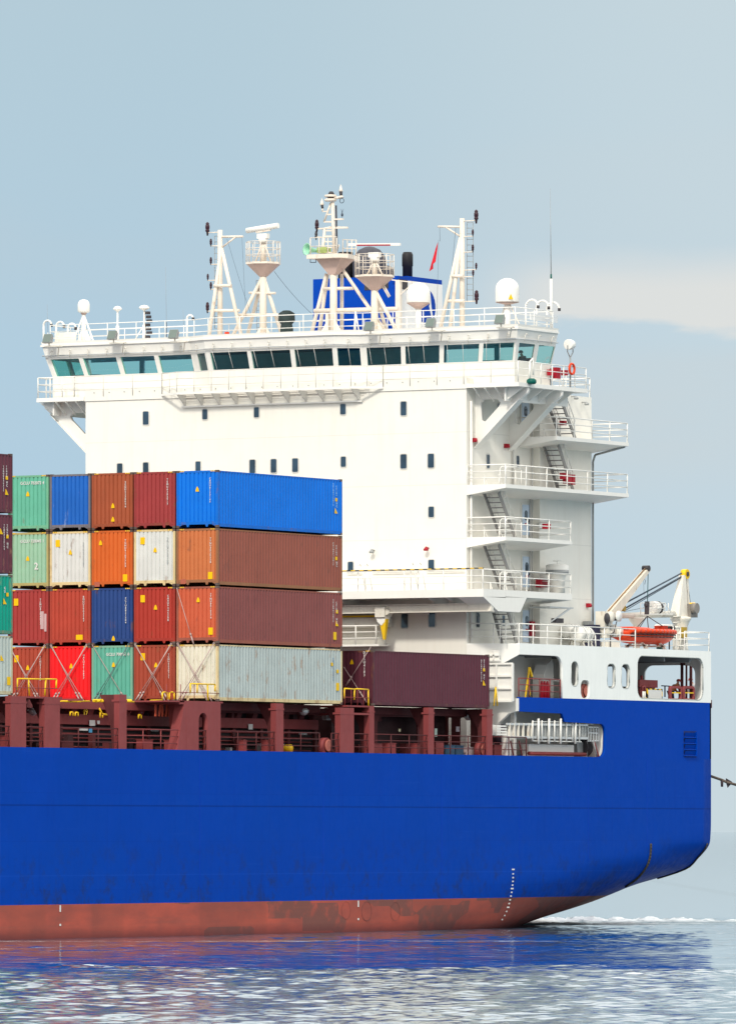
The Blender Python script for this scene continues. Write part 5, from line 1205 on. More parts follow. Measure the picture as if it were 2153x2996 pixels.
def container(X, Y, Z, col, label, frame=None, rust=0.15, streak=0.12, rustcol=(0.16, 0.07, 0.03), tape=True, stickers=(), vtext=None, htext=None, dark_text=False, side=(), group=None, frust=0.4, end=None):
    kk_ = 1.0 if min(col) > .32 else .86; col = tuple(c*kk_ for c in col); frame = tuple(c*kk_ for c in frame) if frame else None; end = tuple(c*kk_ for c in end) if end else None
    t = thing('shipping_container', label, 'container', (X, Y, Z), 'containers stacked on deck')
    pn = mat('container_paint_%d' % len(MATS), col, 0.5, var=0.08, streak=streak, rust=rust, rustcol=rustcol)
    pe = pn if end is None else mat('sunlit_faded_end_paint_%d' % len(MATS), end, 0.5, var=0.08, streak=streak, rust=rust, rustcol=rustcol)  # end colour carries the fading and the sunlight on the front face
    fm = mat('container_frame_paint_%d' % len(MATS), frame or tuple(c*.85 for c in col), 0.55, var=0.12, streak=streak, rust=frust, rustcol=rustcol)
    inst(ME_FRAME, 'frame', t, fm); inst(ME_SIDE, 'side_panel', t, pn); inst(ME_SIDE2, 'side_panel', t, pn); inst(ME_END, 'end_panel', t, pe); inst(ME_DOOR, 'doors', t, pn); inst(ME_ROOF, 'roof_panel', t, pn)
    for x in (0, -CW+.16):
        for y in (0, CL-.178):
            for z in (0, CH-.118): inst(ME_CAST, 'corner_casting', t, CAST, (x, y, z))
    if tape:
        for x in (-CW+.14, -.44): inst(ME_TAPE, 'edge_tape', t, TAPE2, (x, .008, CH-.075))
    for kind, px, py in stickers:
        c = at(px, py, Y=Y)
        if kind == 'tri': MB().prism([(c.x-.10, c.z-.12), (c.x+.10, c.z-.12), (c.x+.08, c.z+.0), (c.x+.02, c.z+.12), (c.x-.02, c.z+.12), (c.x-.08, c.z)], 'Y', Y-.004, Y+.012).build('warning_sticker', STICK, t)
        elif kind == 'rect': MB().prism(rrect(c.x-.13, c.z-.18, c.x+.13, c.z+.18, .02, n=2), 'Y', Y-.004, Y+.012).build('height_sticker', STICK, t)
        elif kind == 'wide': MB().prism(rrect(c.x-.2, c.z-.13, c.x+.2, c.z+.13, .02, n=2), 'Y', Y-.004, Y+.012).build('height_sticker', STICK, t)
        elif kind == 'grey': MB().prism(rrect(c.x-.10, c.z-.45, c.x+.10, c.z+.45, .02, n=2), 'Y', Y+.002, Y+.012).build('bare_patch', mat('bare_patch', (0.45, 0.32, 0.32)), t)
        elif kind == 'rust': MB().prism(rrect(c.x-.16, c.z-.12, c.x+.16, c.z+.12, .04, n=2), 'Y', Y+.002, Y+.012).build('repaint_patch', mat('patch_brown', (0.36, 0.10, 0.06)), t)
        elif kind == 'digit': lettering('2', .5, (c.x, Y-.004, c.z-.16), 'Y', LETTER, t)
    lm_ = LETTERG if dark_text else LETTER
    if vtext:
        body, px, py0, py1 = vtext; a = at(px, py0, Y=Y); b = at(px, py1, Y=Y); n_ = len(body); sz = (a.z-b.z)/n_
        lettering(body, sz*1.15, (a.x, Y-.004, a.z-sz*.9), 'Y', lm_, t, True, .87)
    if htext:
        body, px0, px1, py = htext; a = at(px0, py, Y=Y); b = at(px1, py, Y=Y); sz = (b.x-a.x)/len(body)*1.72
        lettering(body, sz, ((a.x+b.x)/2, Y-.004, a.z-sz*.35), 'Y', lm_, t)
    for it in side:
        kind, px, py = it[:3]; c = at(px, py, X=X)
        if kind == 'v': lettering(it[3], it[4], (X+.004, c.y, c.z), 'X', LETTER if len(it) < 6 else it[5], t, True, .87)
        elif kind == 'rect': MB().prism(rrect(c.y-.14, c.z-.2, c.y+.14, c.z+.2, .02, n=2), 'X', X-.01, X+.006).build('height_sticker', STICK, t)
        elif kind == 'small': MB().prism(rrect(c.y-.09, c.z-.09, c.y+.09, c.z+.09, .02, n=2), 'X', X-.01, X+.006).build('height_sticker', STICK, t)
        elif kind == 'tri': MB().prism([(c.y-.16, c.z-.13), (c.y+.12, c.z-.13), (c.y-.12, c.z+.15)], 'X', X-.01, X+.006).build('warning_sticker', STICK, t)
    return t
PITCH = 2.52; ZB = 11.71; TI = 2.905
X_OF = {c: -.3-PITCH*(5-c) for c in range(1, 6)}
MINT = (0.13, 0.46, 0.32); WHT = (0.56, 0.575, 0.55); CREAM = (0.58, 0.46, 0.24)
V = lambda body, px, a, b: (body, px, a, b)
def sidetext(X, ytop, dy, cols=(LETTER,)):
    m_ = cols[0]
    return [('v', 975, ytop+30, 'CAIU8472015', .125, m_), ('v', 984, ytop+38, 'CAIU4', .13, m_), ('v', 985, ytop+88, 'HC', .17, m_)]
BR = (0.30, 0.090, 0.062)
# second column is col index; rows named by tier from the top (4) to the bottom (1)
container(X_OF[1], 0, ZB+3*TI, MINT, 'mint green container, topmost of the leftmost full column', (0.16, 0.42, 0.26), stickers=[('tri', 81, 1445)], htext=('GCLU 702072 4', 55, 134, 1414), rust=.05)
container(X_OF[1], 0, ZB+2*TI, (0.30, 0.52, 0.36), 'faded pale green container with rust-yellow edges under the mint one', (0.42, 0.36, 0.14), stickers=[('tri', 81, 1634), ('digit', 106, 1657)], htext=('GCLU 720045 1', 55, 134, 1584), rust=.35, rustcol=(0.35, 0.22, 0.10))
container(X_OF[1], 0, ZB+1*TI, (0.36, 0.045, 0.040), 'dark red container with pale scraped patches beside the white number', stickers=[('rect', 47, 1762), ('grey', 134, 1822), ('grey', 123, 1815)], vtext=V('TCNU8204513', 118.5, 1751, 1828), rust=.1)
container(X_OF[1], 0, ZB, (0.40, 0.065, 0.035), 'red-brown container behind yellow guard rails, bottom of its column', stickers=[('rect', 48, 1928), ('tri', 81, 1954)], vtext=V('TCNU7710426', 118, 1920, 1992), rust=.1)
container(X_OF[2], 0, ZB+3*TI, (0.012, 0.125, 0.50), 'scuffed blue container with a rusty grey frame on top of the white one', (0.16, 0.15, 0.17), tape=False, rust=.12, rustcol=(0.3, 0.35, 0.45), streak=.25)
container(X_OF[2], 0, ZB+2*TI, WHT, 'white container with cream edges between the scuffed blue and a red one', CREAM, stickers=[('rect', 169, 1590), ('tri', 205.5, 1616)], vtext=V('TRLU6150382', 244, 1587, 1658), dark_text=True, rust=.08)
container(X_OF[2], 0, ZB+1*TI, (0.44, 0.060, 0.035), 'red container with a wide yellow sticker at its lower right', stickers=[('wide', 232, 1865)], vtext=V('BMOU5903347', 244.6, 1743, 1820), rust=.08)
container(X_OF[2], 0, ZB, (0.86, 0.014, 0.018), 'bright scarlet container with crossed lashing rods', stickers=[('tri', 208, 1949)], vtext=V('HASU4210897', 245, 1914, 1988), rust=.02)
container(X_OF[3], 0, ZB+3*TI, (0.36, 0.085, 0.035), 'rust brown container with two small yellow marks, on top of the orange one', stickers=[('tri', 330, 1479.5), ('tri', 330, 1519)], vtext=V('SEGU5238046', 367, 1407, 1485), rust=.1)
container(X_OF[3], 0, ZB+2*TI, (0.64, 0.13, 0.022), 'orange container with a yellow sticker at its lower right above the navy one', stickers=[('tri', 294, 1588), ('rect', 366, 1691), ('rust', 284, 1710)], vtext=V('TGHU9107753', 367, 1577, 1660), rust=.08)
container(X_OF[3], 0, ZB+1*TI, (0.020, 0.060, 0.22), 'navy blue container with one yellow triangle near its bottom', stickers=[('tri', 331.6, 1868)], vtext=V('FCIU8821504', 368, 1747, 1825), rust=.05)
container(X_OF[3], 0, ZB, (0.12, 0.44, 0.33), 'mint green container with a crossed lashing rod under the navy one', (0.2, 0.42, 0.3), stickers=[('tri', 332, 1945)], htext=('GCLU 708951 0', 306, 383, 1915), rust=.03)
container(X_OF[4], 0, ZB+3*TI, (0.33, 0.045, 0.045), 'maroon red container on top of the column beside the bright blue one', vtext=V('TEMU6302917', 490, 1399, 1478), rust=.06)
container(X_OF[4], 0, ZB+2*TI, WHT, 'white container with yellow edges under the maroon red one', CREAM, stickers=[('rect', 417, 1582.5), ('tri', 453.6, 1609)], vtext=V('TRLU7724109', 490, 1572, 1652), dark_text=True, rust=.06)
container(X_OF[4], 0, ZB+1*TI, (0.40, 0.040, 0.026), 'deep red container with a square yellow sticker at its upper left', stickers=[('rect', 417.5, 1752), ('tri', 455, 1777)], vtext=V('CAXU9445208', 492, 1740, 1818), rust=.05)
container(X_OF[4], 0, ZB, (0.37, 0.065, 0.035), 'brick red container with crossed rods, bottom of the column beside the cream one', stickers=[('rect', 418, 1922), ('tri', 456, 1946)], vtext=V('TCNU6650731', 493.5, 1912, 1986), rust=.05)
container(X_OF[5], 0, ZB+3*TI, (0.0, 0.17, 0.72), 'bright azure blue container on the near top corner of the stack', stickers=[('tri', 577, 1431)], vtext=V('CBHU8123145', 614.7, 1396, 1471), rust=0, tape=True,
   side=sidetext(0, 1388, 0, (mat('pale_blue_letter', (0.35, 0.6, 0.8)),))+[('small', 984, 1462), ('tri', 984, 1495)])
container(X_OF[5], 0, ZB+2*TI, BR, 'faded orange-brown container under the azure blue one', (0.30, 0.13, 0.06), end=(0.56, 0.17, 0.06), stickers=[('rect', 615, 1684), ('rust', 536, 1702)], vtext=V('TTNU4920338', 616, 1572, 1648), rust=.12, rustcol=(0.10, 0.05, 0.04),
   side=sidetext(0, 1562, 0)+[('small', 984, 1634)])
container(X_OF[5], 0, ZB+1*TI, (0.24, 0.072, 0.066), 'salmon red and brown container in the near column, third from the top', (0.30, 0.09, 0.06), end=(0.56, 0.11, 0.05), stickers=[('tri', 579.6, 1755), ('rect', 616, 1847)], vtext=V('TTNU8016274', 617, 1735, 1811), rust=.12, rustcol=(0.07, 0.03, 0.03),
   side=sidetext(0, 1728, 0)+[('small', 986, 1790), ('tri', 987, 1825), ('rect', 980, 1861)])
container(X_OF[5], 0, ZB, (0.38, 0.43, 0.42), 'rust-streaked pale grey container with cream end at the bottom near corner', (0.58, 0.47, 0.26), end=(0.62, 0.60, 0.49), rust=.42, streak=.25, rustcol=(0.28, 0.15, 0.08), frust=.8,
   side=[('v', 975, 1930, 'PONU1753924', .125, mat('blue_letter', (0.05, 0.2, 0.4))), ('small', 972, 1944), ('small', 988, 1965), ('rect', 988, 2010)])
ya = at(1091, 2000, X=-.3).y
container(-.3, ya, ZB, (0.105, 0.026, 0.042), 'dark maroon container standing alone beside the white accommodation block', stickers=[('tri', 1029, 1937)], vtext=V('DFSU4183', 1066, 1905, 1980), rust=0, streak=.1, tape=True,
   side=[('v', 1408, 1935, 'DFSU4183290', .125), ('v', 1416, 1935, 'DFSU4', .13), ('v', 1416, 1980, 'HC', .17), ('small', 1416, 1960), ('tri', 1417, 1999)])
yf = at(37, 1700, X=-.3).y - CL
for k, (col, lab, fr_, sd_) in enumerate((((0.40, 0.45, 0.42), 'worn pale grey container at the left edge, lowest of its stack', (0.45, 0.42, 0.28), [('tri', 7, 1926), ('rect', 26, 1993)]),
        ((0.0, 0.30, 0.21), 'teal green container at the left edge between grey and maroon ones', (0.08, 0.24, 0.17), [('v', 14, 1725, 'GU', .18), ('small', 22, 1740), ('tri', 15, 1760)]),
        ((0.125, 0.032, 0.050), 'dark maroon container at the left edge above the teal one', None, [('v', 12, 1540, 'TCNU8350194', .13), ('v', 21, 1540, 'TCNU8', .13), ('tri', 5, 1555), ('small', 22, 1570), ('v', 22, 1595, 'HC', .17)]),
        ((0.125, 0.032, 0.050), 'dark maroon container at the left edge, topmost of its stack', None, [('v', 10, 1368, 'TCNU8046335', .13), ('v', 19, 1368, 'TCNU8', .13), ('small', 20, 1398), ('tri', 21, 1440), ('v', 20, 1415, 'HC', .17)]))):
    container(-.3, yf, ZB+k*TI, col, lab, fr_, rust=.3 if k == 0 else .04, rustcol=(0.3, 0.2, 0.1), streak=.15, side=sd_, tape=False)

# lashing rods crossing the bottom tier
def rod(a, b, label, m=GALV):
    o = MB().tube(a, b, .017, n=6).build('lashing_rod', m, None, shift=False)
    tag(o, label, 'lashing rod', 'lashing rods on the containers')
    d = (a-b).normalized(); q = b+d*.55
    MB().tube(q, b+d*.1, .04, n=6).tube(q+d*.12, q, .052, n=6).build('turnbuckle', m, o, shift=False)
    return o
RODM = mat('rod_steel', (0.42, 0.32, 0.30), 0.5, 0.2)
names = {1: 'red-brown container behind the yellow guard rails', 2: 'bright scarlet container', 3: 'bottom mint green container', 4: 'bottom brick red container', 5: 'cream end of the bottom near container'}
for c_ in range(1, 6):
    x0_, x1_ = X_OF[c_]-CW+.08, X_OF[c_]-.08
    for s in (0, 1):
        for j in (0, 1):
            if c_ == 3 and j == 1 and s == 0: continue
            xa, xb_ = (x0_, x1_) if s == 0 else (x1_, x0_)
            dx = .16*j*(1 if s == 0 else -1); y_ = -.10-.06*s
            rod(Vector((xa+dx*.3, y_, ZB+TI+.02+.04*j)), Vector((xb_-.10*(1 if s == 0 else -1)+dx*-1.4, y_-.12, ZB-.05)),
                '%s lashing rod rising to the %s across the %s' % (('upper', 'lower')[j], ('left', 'right')[s], names[c_]), RODM if c_ != 3 or s == 0 else mat('rod_dark', (0.10, 0.16, 0.16), 0.5))
rod(at(517, 1720, Y=-.1), at(568, 1890, Y=-.12), 'long lashing rod slanting down the salmon red container end', RODM)
rod(at(1085, 1893, Y=ya-.1), at(1010, 2010, Y=ya-.1), 'lashing rod rising to the right across the lone maroon container', RODM)
rod(at(1006, 1952, Y=ya-.15), at(1072, 2055, Y=ya-.15), 'lashing rod rising to the left across the lone maroon container', RODM)

# ------------------------------------------------------------------ stowed accommodation ladder
gx = -.22
g0 = at(1485, 2140, X=gx)
gang = thing('gangway', 'white stowed gangway ladder hung sideways in the hull recess', 'gangway', (gx, g0.y, g0.z))
def gp(px, py, X=gx): return at(px, py, X=X)
b = MB().bar(gp(1482, 2119), gp(1718, 2122), .10, .12).bar(gp(1482, 2157), gp(1718, 2161), .10, .12); b.build('side_beam', GALV, gang)
b = MB()
for px in (1558, 1585, 1622, 1657, 1675, 1695): b.tube(gp(px, 2108, gx+.08), gp(px, 2170, gx+.08), .04, n=6)
for px in (1575, 1606, 1640, 1683): b.tube(gp(px, 2103, gx+.12), gp(px, 2177, gx+.12), .065, n=8)
b.bar(gp(1556, 2112), gp(1700, 2113), .05, .05).bar(gp(1556, 2168), gp(1700, 2171), .05, .05); b.build('stanchions', WHITE, gang)
b = MB()
for px in range(1566, 1716, 9):
    b.bar(gp(px, 2126, gx-.05), gp(px, 2155, gx-.05), .04, .10)
b.bar(gp(1562, 2131, gx-.1), gp(1716, 2134, gx-.1), .03, .30).bar(gp(1562, 2148, gx-.1), gp(1716, 2151, gx-.1), .03, .30)
b.build('steps', mat('step_white', (0.42, 0.43, 0.42), 0.5), gang)
for px in (1490, 1503, 1516, 1530, 1545, 1554): MB().bar(gp(px, 2116), gp(px, 2160), .08, .12).build('cross_frame', WHITE2, gang)
b = MB().box((gx-.5, gp(1460, 2100).y, gp(1460, 2152).z), (gx-.4, gp(1484, 2100).y, gp(1460, 2121).z))
for k in range(4): z = gp(1460, 2125+k*8).z; b.bar((gx-.1, gp(1457, 2100).y, z), (gx-.1, gp(1486, 2100).y, z), .06, .08)
b.build('upper_platform', WHITE, gang)
b = MB()
for px in (1720, 1727, 1735, 1743, 1750): b.bar(gp(px, 2126), gp(px+1, 2170), .06, .06)
b.bar(gp(1718, 2128), gp(1752, 2129), .06, .06).bar(gp(1718, 2169), gp(1748, 2168), .06, .06).bar(gp(1722, 2145), gp(1748, 2146), .05, .05)
b.build('lower_platform', GALV, gang)
MB().path([gp(1735, 2168), gp(1748, 2222)], .04).path([gp(1690, 2165), gp(1688, 2196)], .02).build('ladder_wire', GREY, gang)
a = gp(1546, 2178, -.8); c = gp(1679, 2213, -.8)
MB().box((-1.2, a.y, 9.1), (-.8, c.y, a.z)).build('recess_locker', WHITE, ship)
MB().tube((-.5, at(1547, 2215, X=-.5).y, 9.38), (-.5, at(1712, 2215, X=-.5).y, 9.38), .10).build('roller_bar', OXIDE, ship)
a = gp(1690, 2172, -.7); c = gp(1735, 2220, -.7); MB().box((-1.3, a.y, 9.1), (-.7, c.y-.6, a.z)).build('winch_base', GREY, ship)
MB().lathe([(.5, -.3), (.5, -.25), (.28, -.25), (.28, .25), (.5, .25), (.5, .3)], (-.9, a.y+.9, 9.75), 16, 'Y').build('winch_drum', DARK, ship)
q = MB().bar((-.25, at(1735, 2175, X=-.25).y, 10.2), (-.25, at(1753, 2222, X=-.25).y, 9.15), .08, .08)
for px in (1493, 1518): q.tube(at(px, 2168, X=-.4), (-.4, at(px+10, 2200, X=-.4).y, 9.15), .04)
q.build('recess_brace', OXIDE, ship)
MB().box((-1.0, gp(1700, 2100, -.6).y, gp(1700, 2118, -.6).z), (-.6, gp(1716, 2100, -.6).y, gp(1700, 2106, -.6).z)).build('davit_motor', YELLOW, ship)
MB().lathe([(.2, 0), (.24, .1), (.24, .35), (.18, .45)], (-.5, gp(1724, 2110, -.5).y, gp(1724, 2122, -.5).z), 12).build('davit_head', WHITE, ship)
MB().lathe([(.34, 0), (.34, .9), (.25, 1.0)], (-1.2, at(1458, 2120, X=-1.2).y, 9.9), 14).box((-1.5, at(1440, 2120, X=-1.5).y, 9.1), (-1.0, at(1475, 2120, X=-1.0).y, 9.9)).build('deck_ventilator', mat('dark_plum', (0.05, 0.03, 0.045), 0.6), ship)

# opening left of the white bulwark: locker, red cylinders, yellow davit
c = at(1605, 1990, X=-1.2)
lk = MB().prism([(c.y-.5, 12.1), (c.y+.55, 12.1), (c.y+.55, 14.3), (c.y+.3, 14.5), (c.y-.2, 14.2), (c.y-.35, 13.9), (c.y-.5, 13.7)], 'X', -1.9, -1.2).bar((-1.2, c.y+.3, 13.4), (-1.2, c.y+1.6, 13.35), .06, .12).build('ventilation_trunk', WHITE, ship)
for k in range(3): x = at(1585+k*8, 2020, X=-.7); MB().lathe([(.0, 0), (.12, 0), (.12, .9), (.07, 1.05), (.04, 1.15), (0, 1.15)], (x.x, x.y, 12.15), 12).build('gas_cylinder', RED, ship)
q = MB().bar((-.5, at(1535, 2036, X=-.5).y, 12.1), (-.5, at(1548, 1985, X=-.5).y, 14.0), .07, .07).bar((-.5, at(1548, 1985, X=-.5).y, 14.0), (-.5, at(1556, 2000, X=-.5).y, 13.5), .10, .10).bar((-.5, at(1545, 2000, X=-.5).y, 13.2), (-.5, at(1550, 2025, X=-.5).y, 12.5), .07, .07)
q.build('pilot_davit', YELLOW, ship)
railing('side_railing', [(-.1, 30.3, 12.38), (-.1, ebig-.1, 12.38)], ship, OXIDE, h=1.0, rails=(.33, .66, 1.0), step=1.25, r=.032)
# mooring gear seen through the aft opening
MX = -1.0
def q3(px, py, X=MX): return at(px, py, X=X)
a = q3(1871, 1989); c = q3(1924, 2013); MB().box((-1.8, a.y, c.z), (-1.0, c.y, a.z)).box((-1.5, (a.y+c.y)/2-.05, a.z), (-1.4, (a.y+c.y)/2+.05, a.z+.25)).box((-1.75, a.y+.2, 12.1), (-1.1, c.y-.1, c.z)).build('winch_control_box', OXIDE, ship)
a = q3(1896, 2018, -.45); c = q3(1936, 2051, -.45); o = MB().box((-.55, a.y, c.z), (-.45, c.y, a.z)).build('hazard_board', LETTER, ship, 'white board edged with yellow and black stripes')
for (y0_, y1_, z0_, z1_) in ((a.y-.06, c.y+.06, a.z, a.z+.06), (a.y-.06, c.y+.06, c.z-.06, c.z), (a.y-.06, a.y, c.z, a.z), (c.y, c.y+.06, c.z, a.z)): MB().box((-.56, y0_, z0_), (-.44, y1_, z1_)).build('hazard_edge', TAPE, o)
c = q3(1880, 2016, -.5); MB().path([Vector((-.5, c.y-.1, 12.1)), Vector((-.5, c.y-.1, 13.0)), Vector((-.5, c.y, 13.2)), Vector((-.5, c.y+.25, 13.15)), Vector((-.5, c.y+.3, 12.9))], .07).build('gooseneck_vent', OXIDE, ship)
for k in range(2): y = q3(1881+k*5, 2040, -.3).y; MB().tube((-.3, y, 12.4), (-.3, y, 12.9), .05).build('white_post', WHITE, ship)
# roller frames at the deck edge
for x0_, x1_ in ((1962, 1996), (2001, 2033)):
    a = q3(x0_, 2007, -.25); c = q3(x1_, 2052, -.25)
    o = plate('roller_frame', rrect(a.y, c.z-.1, c.y, a.z, .22), [rrect(a.y+.14, c.z+.12, c.y-.14, a.z-.14, .14)], 'X', -.42, -.25, OXIDE, ship)
    MB().tube((-.34, a.y+.12, c.z+.05), (-.34, c.y-.12, c.z+.05), .09).build('roller', mat('lip_oxide', (0.40, 0.12, 0.09)), o)
    MB().box((-.30, a.y+.12, c.z+.42), (-.26, c.y-.12, c.z+.48)).build('yellow_mark', YELLOW, o)
MB().box((-1.6, q3(1945, 2040).y, 12.1), (-.4, q3(2055, 2040).y, 12.55)).build('winch_base', OXD, ship)
MB().lathe([(.42, -.6), (.42, -.54), (.2, -.52), (.2, .52), (.42, .54), (.42, .6)], (-4.2, 47.6, 12.75), 20, 'Y').build('mooring_winch', OXD, ship)
MB().lathe([(.55, -.5), (.55, .5)], (-5.9, 50.3, 12.7), 16, 'Y').box((-7.6, 49.7, 12.1), (-4.6, 50.8, 13.3)).build('mooring_winch', OXD2, ship)
# gallows posts
p0_, p1_ = q3(1995, 1941, -1.6), q3(2021, 1941, -1.6)
zt = p0_.z-.05
MB().tube((-1.6, p0_.y, 12.1), (-1.6, p0_.y, zt), .09).tube((-1.6, p1_.y, 12.1), (-1.6, p1_.y, zt), .09).tube((-1.6, (p0_.y+p1_.y)/2, 12.1), (-1.6, (p0_.y+p1_.y)/2, zt), .06).bar((-1.6, p0_.y-.1, zt), (-1.6, p1_.y+.1, zt), .12, .14).bar((-1.6, p0_.y, 13.2), (-1.6, p1_.y, 13.2), .1, .1).build('gallows_frame', OXD, ship)
MB().path([q3(1935, 2007, -3), q3(1958, 2008, -3)], .03).path([q3(1945, 2007, -3), q3(1945, 2040, -3)], .04).path([q3(1957, 2007, -3), q3(1957, 2040, -3)], .04).build('side_railing', NAVY, ship)
# transom rail and stern details
railing('side_railing', [(-3.2, 51.7, 12.1), (-13, 51.7, 12.1)], ship, OXD, h=1.0, step=1.6)

# ------------------------------------------------------------------ poop deck gear: life rafts, cranes, rescue boat, vents
def raft(px, py, X, r, L_, label):
    c = at(px, py, X=X); t = thing('life_raft_canister', label, 'life raft', tuple(c), 'white life raft canisters')
    MB().lathe([(0, -L_/2), (r*.7, -L_/2+.03), (r*.95, -L_/2+.12), (r, -L_/2+.22), (r, L_/2-.22), (r*.95, L_/2-.12), (r*.7, L_/2-.03), (0, L_/2)], c, 20, 'Y').build('shell', WHITE, t)
    MB().lathe([(r*1.02, -.02), (r*1.02, .02)], c, 20, 'Y').lathe([(r*1.03, .30), (r*1.03, .34)], c, 20, 'Y').lathe([(r*1.03, -.34), (r*1.03, -.30)], c, 20, 'Y').build('strap', GREY, t)
    return t, c
t, c1 = raft(1703, 1856, -.7, .42, 1.5, 'larger white life raft canister in the cradle, right of the two')
t, c2 = raft(1672, 1848, -1.6, .40, 1.5, 'white life raft canister behind the other, nearer the house wall')
for c in (c1, c2):
    q = MB()
    for dy in (-.45, .45): q.bar((c.x-.4, c.y+dy, 15.25), (c.x-.25, c.y+dy, c.z-.35), .06, .06).bar((c.x+.4, c.y+dy, 15.25), (c.x+.25, c.y+dy, c.z-.35), .06, .06).bar((c.x-.4, c.y+dy, c.z-.42), (c.x+.4, c.y+dy, c.z-.42), .06, .06)
    q.build('raft_cradle', WHITE2, ship)
MB().path([Vector((-.8, c1.y+1.2, 15.25)), Vector((-.8, c1.y+1.2, 15.9)), Vector((-.8, c1.y+1.4, 16.1)), Vector((-.8, c1.y+1.65, 15.9)), Vector((-.8, c1.y+1.7, 15.25))], .04).build('ladder_guard', WHITE, ship)
MB().box((-1.9, at(1723, 1850, X=-1.9).y, 15.25), (-1.2, at(1740, 1850, X=-1.2).y, 16.5)).build('deck_locker', NAVY, ship)
c = at(1715, 1834, X=-1.9); MB().box((-1.95, c.y-.3, 15.25), (-1.6, c.y+.3, c.z+.3)).build('deck_locker', GREY, ship)
c = at(1605, 1820, X=HX1+.1); MB().box((HX1, c.y-.38, c.z-.35), (HX1+.25, c.y+.35, c.z+.4)).build('switch_box', BLUEB, house)
c = at(1562, 1840, X=-2.1); MB().box((HX1, c.y-.2, c.z-.4), (HX1+.25, c.y+.2, c.z+.4)).build('fire_hose_box', RED, house)
# embarkation ladder cradle below the P4 deck
MB().box((-1.6, at(1600, 1800, X=-.5).y, 17.25), (-.3, at(1668, 1800, X=-.5).y, 17.32)).bar((-.3, at(1612, 1790, X=-.3).y, 16.5), (-.3, at(1668, 1776, X=-.3).y, 17.3), .05, .05).bar((-1.3, at(1612, 1790, X=-1.3).y, 16.5), (-1.3, at(1668, 1776, X=-1.3).y, 17.3), .05, .05).build('folding_platform', GALV, ship)
MB().box((-.6, at(1622, 1810, X=-.4).y, 16.45), (-.3, at(1644, 1810, X=-.4).y, 16.7)).build('area_light', DARK, ship)
# mushroom ventilator on the lower side platform
c = at(1630, 1700, X=-1.1)
MB().lathe([(.42, 0), (.42, .85), (.46, .9), (.46, 1.0), (.62, 1.05), (.62, 1.55), (.45, 1.62), (.0, 1.63)], (c.x, c.y, BZ), 20).tube((c.x, c.y, BZ+1.6), (c.x, c.y, BZ+1.8), .03).tube((c.x-.25, c.y, BZ+1.8), (c.x+.25, c.y, BZ+1.8), .02).build('mushroom_ventilator', WHITE, ship)
MB().lathe([(.63, 1.08), (.63, 1.3)], (c.x, c.y, BZ), 20).build('ventilator_grille', GREY, ship)
# red hose boxes and extinguishers on each platform
def redbox(px0, px1, py0, py1, X): a = at(px0, py0, X=X); b = at(px1, py1, X=X); MB().box((X-.3, a.y, b.z), (X, b.y, a.z)).build('fire_hose_box', RED, ship)
redbox(1581, 1602, 1693, 1720, -1.8); redbox(1660, 1673, 1388, 1415, -.7); redbox(1675, 1683, 1388, 1418, -.7); redbox(1651, 1659, 1383, 1402, -.7); redbox(1650, 1658, 1230, 1244, -1.5)
redbox(1600, 1611, 1532, 1548, -.5); redbox(1628, 1640, 1074, 1108, .5); redbox(1614, 1619, 1080, 1098, .5); redbox(1655, 1662, 1082, 1098, .2)
def lifebuoy(c, label, face='X'):
    t = MB(); n_ = 18; vs = []; fs = []; R0, r0 = .28, .065
    for i in range(n_):
        for j in range(8):
            a_, b_ = 2*math.pi*i/n_, 2*math.pi*j/8; rr_ = R0+r0*math.cos(b_); vs.append(c+Vector((r0*math.sin(b_), rr_*math.cos(a_), rr_*math.sin(a_))))
    fs = [(i*8+j, i*8+(j+1) % 8, ((i+1) % n_)*8+(j+1) % 8, ((i+1) % n_)*8+j) for i in range(n_) for j in range(8)]
    o = t.add(vs, fs, True).build('lifebuoy', ORANGE, None, shift=False); return tag(o, label, 'lifebuoy', 'orange lifebuoys hung on railings')
lifebuoy(at(1673, 1079, X=.88), 'orange lifebuoy on the bridge wing rail below the searchlight')

# jib crane with its orange boat
JX = -1.3
def J(px, py, X=JX): return at(px, py, X=X)
jc = J(1780, 1850)
crane = MB().box((JX-.40, jc.y-.75, 15.25), (JX+.40, jc.y+.55, 15.6)).box((JX-.25, jc.y-.7, 15.8), (JX+.25, jc.y-.3, 16.2)).box((JX-.35, jc.y-.75, 16.05), (JX+.35, jc.y+.3, 16.55)).lathe([(.38, .7), (.42, .8), (.42, .95), (.3, 1.0)], (JX, jc.y-.2, 15.25), 16).build('davit_crane', WHITE2, ship, 'worn white davit crane with raised jib holding the rescue boat')
MB().box((JX-.3, jc.y-.95, 16.4), (JX+.3, jc.y-.1, 17.25)).lathe([(.0, .45), (.26, .45), (.30, .40), (.30, .28)], (JX, jc.y-.35, 16.95), 16, 'X').build('crane_housing', WHITE2, crane)
MB().lathe([(.0, .46), (.30, .46), (.30, .40)], (JX, jc.y-.95, 16.85), 14, 'X').build('crane_flywheel', DARK, crane)
for dy_, z_, s_ in ((-.5, 16.3, .10), (.0, 16.75, .09), (.35, 15.9, .12), (-.2, 15.85, .10), (-.75, 16.45, .08)): MB().box((JX+.30, jc.y+dy_, z_), (JX+.48, jc.y+dy_+s_*2, z_+s_*2)).build('crane_fitting', cl.choice([DARK, GREY, OXD2]), crane)
MB().path([Vector((JX+.45, jc.y-.6, 15.3)), Vector((JX+.45, jc.y-.6, 16.0)), Vector((JX+.45, jc.y-.2, 16.1)), Vector((JX+.45, jc.y+.1, 16.7))], .03, 6).build('hydraulic_hose', DARK, crane)
MB().lathe([(.28, -.2), (.28, .5)], (JX+.2, jc.y+.4, 16.15), 14, 'Y').build('crane_motor', WHITE2, crane)
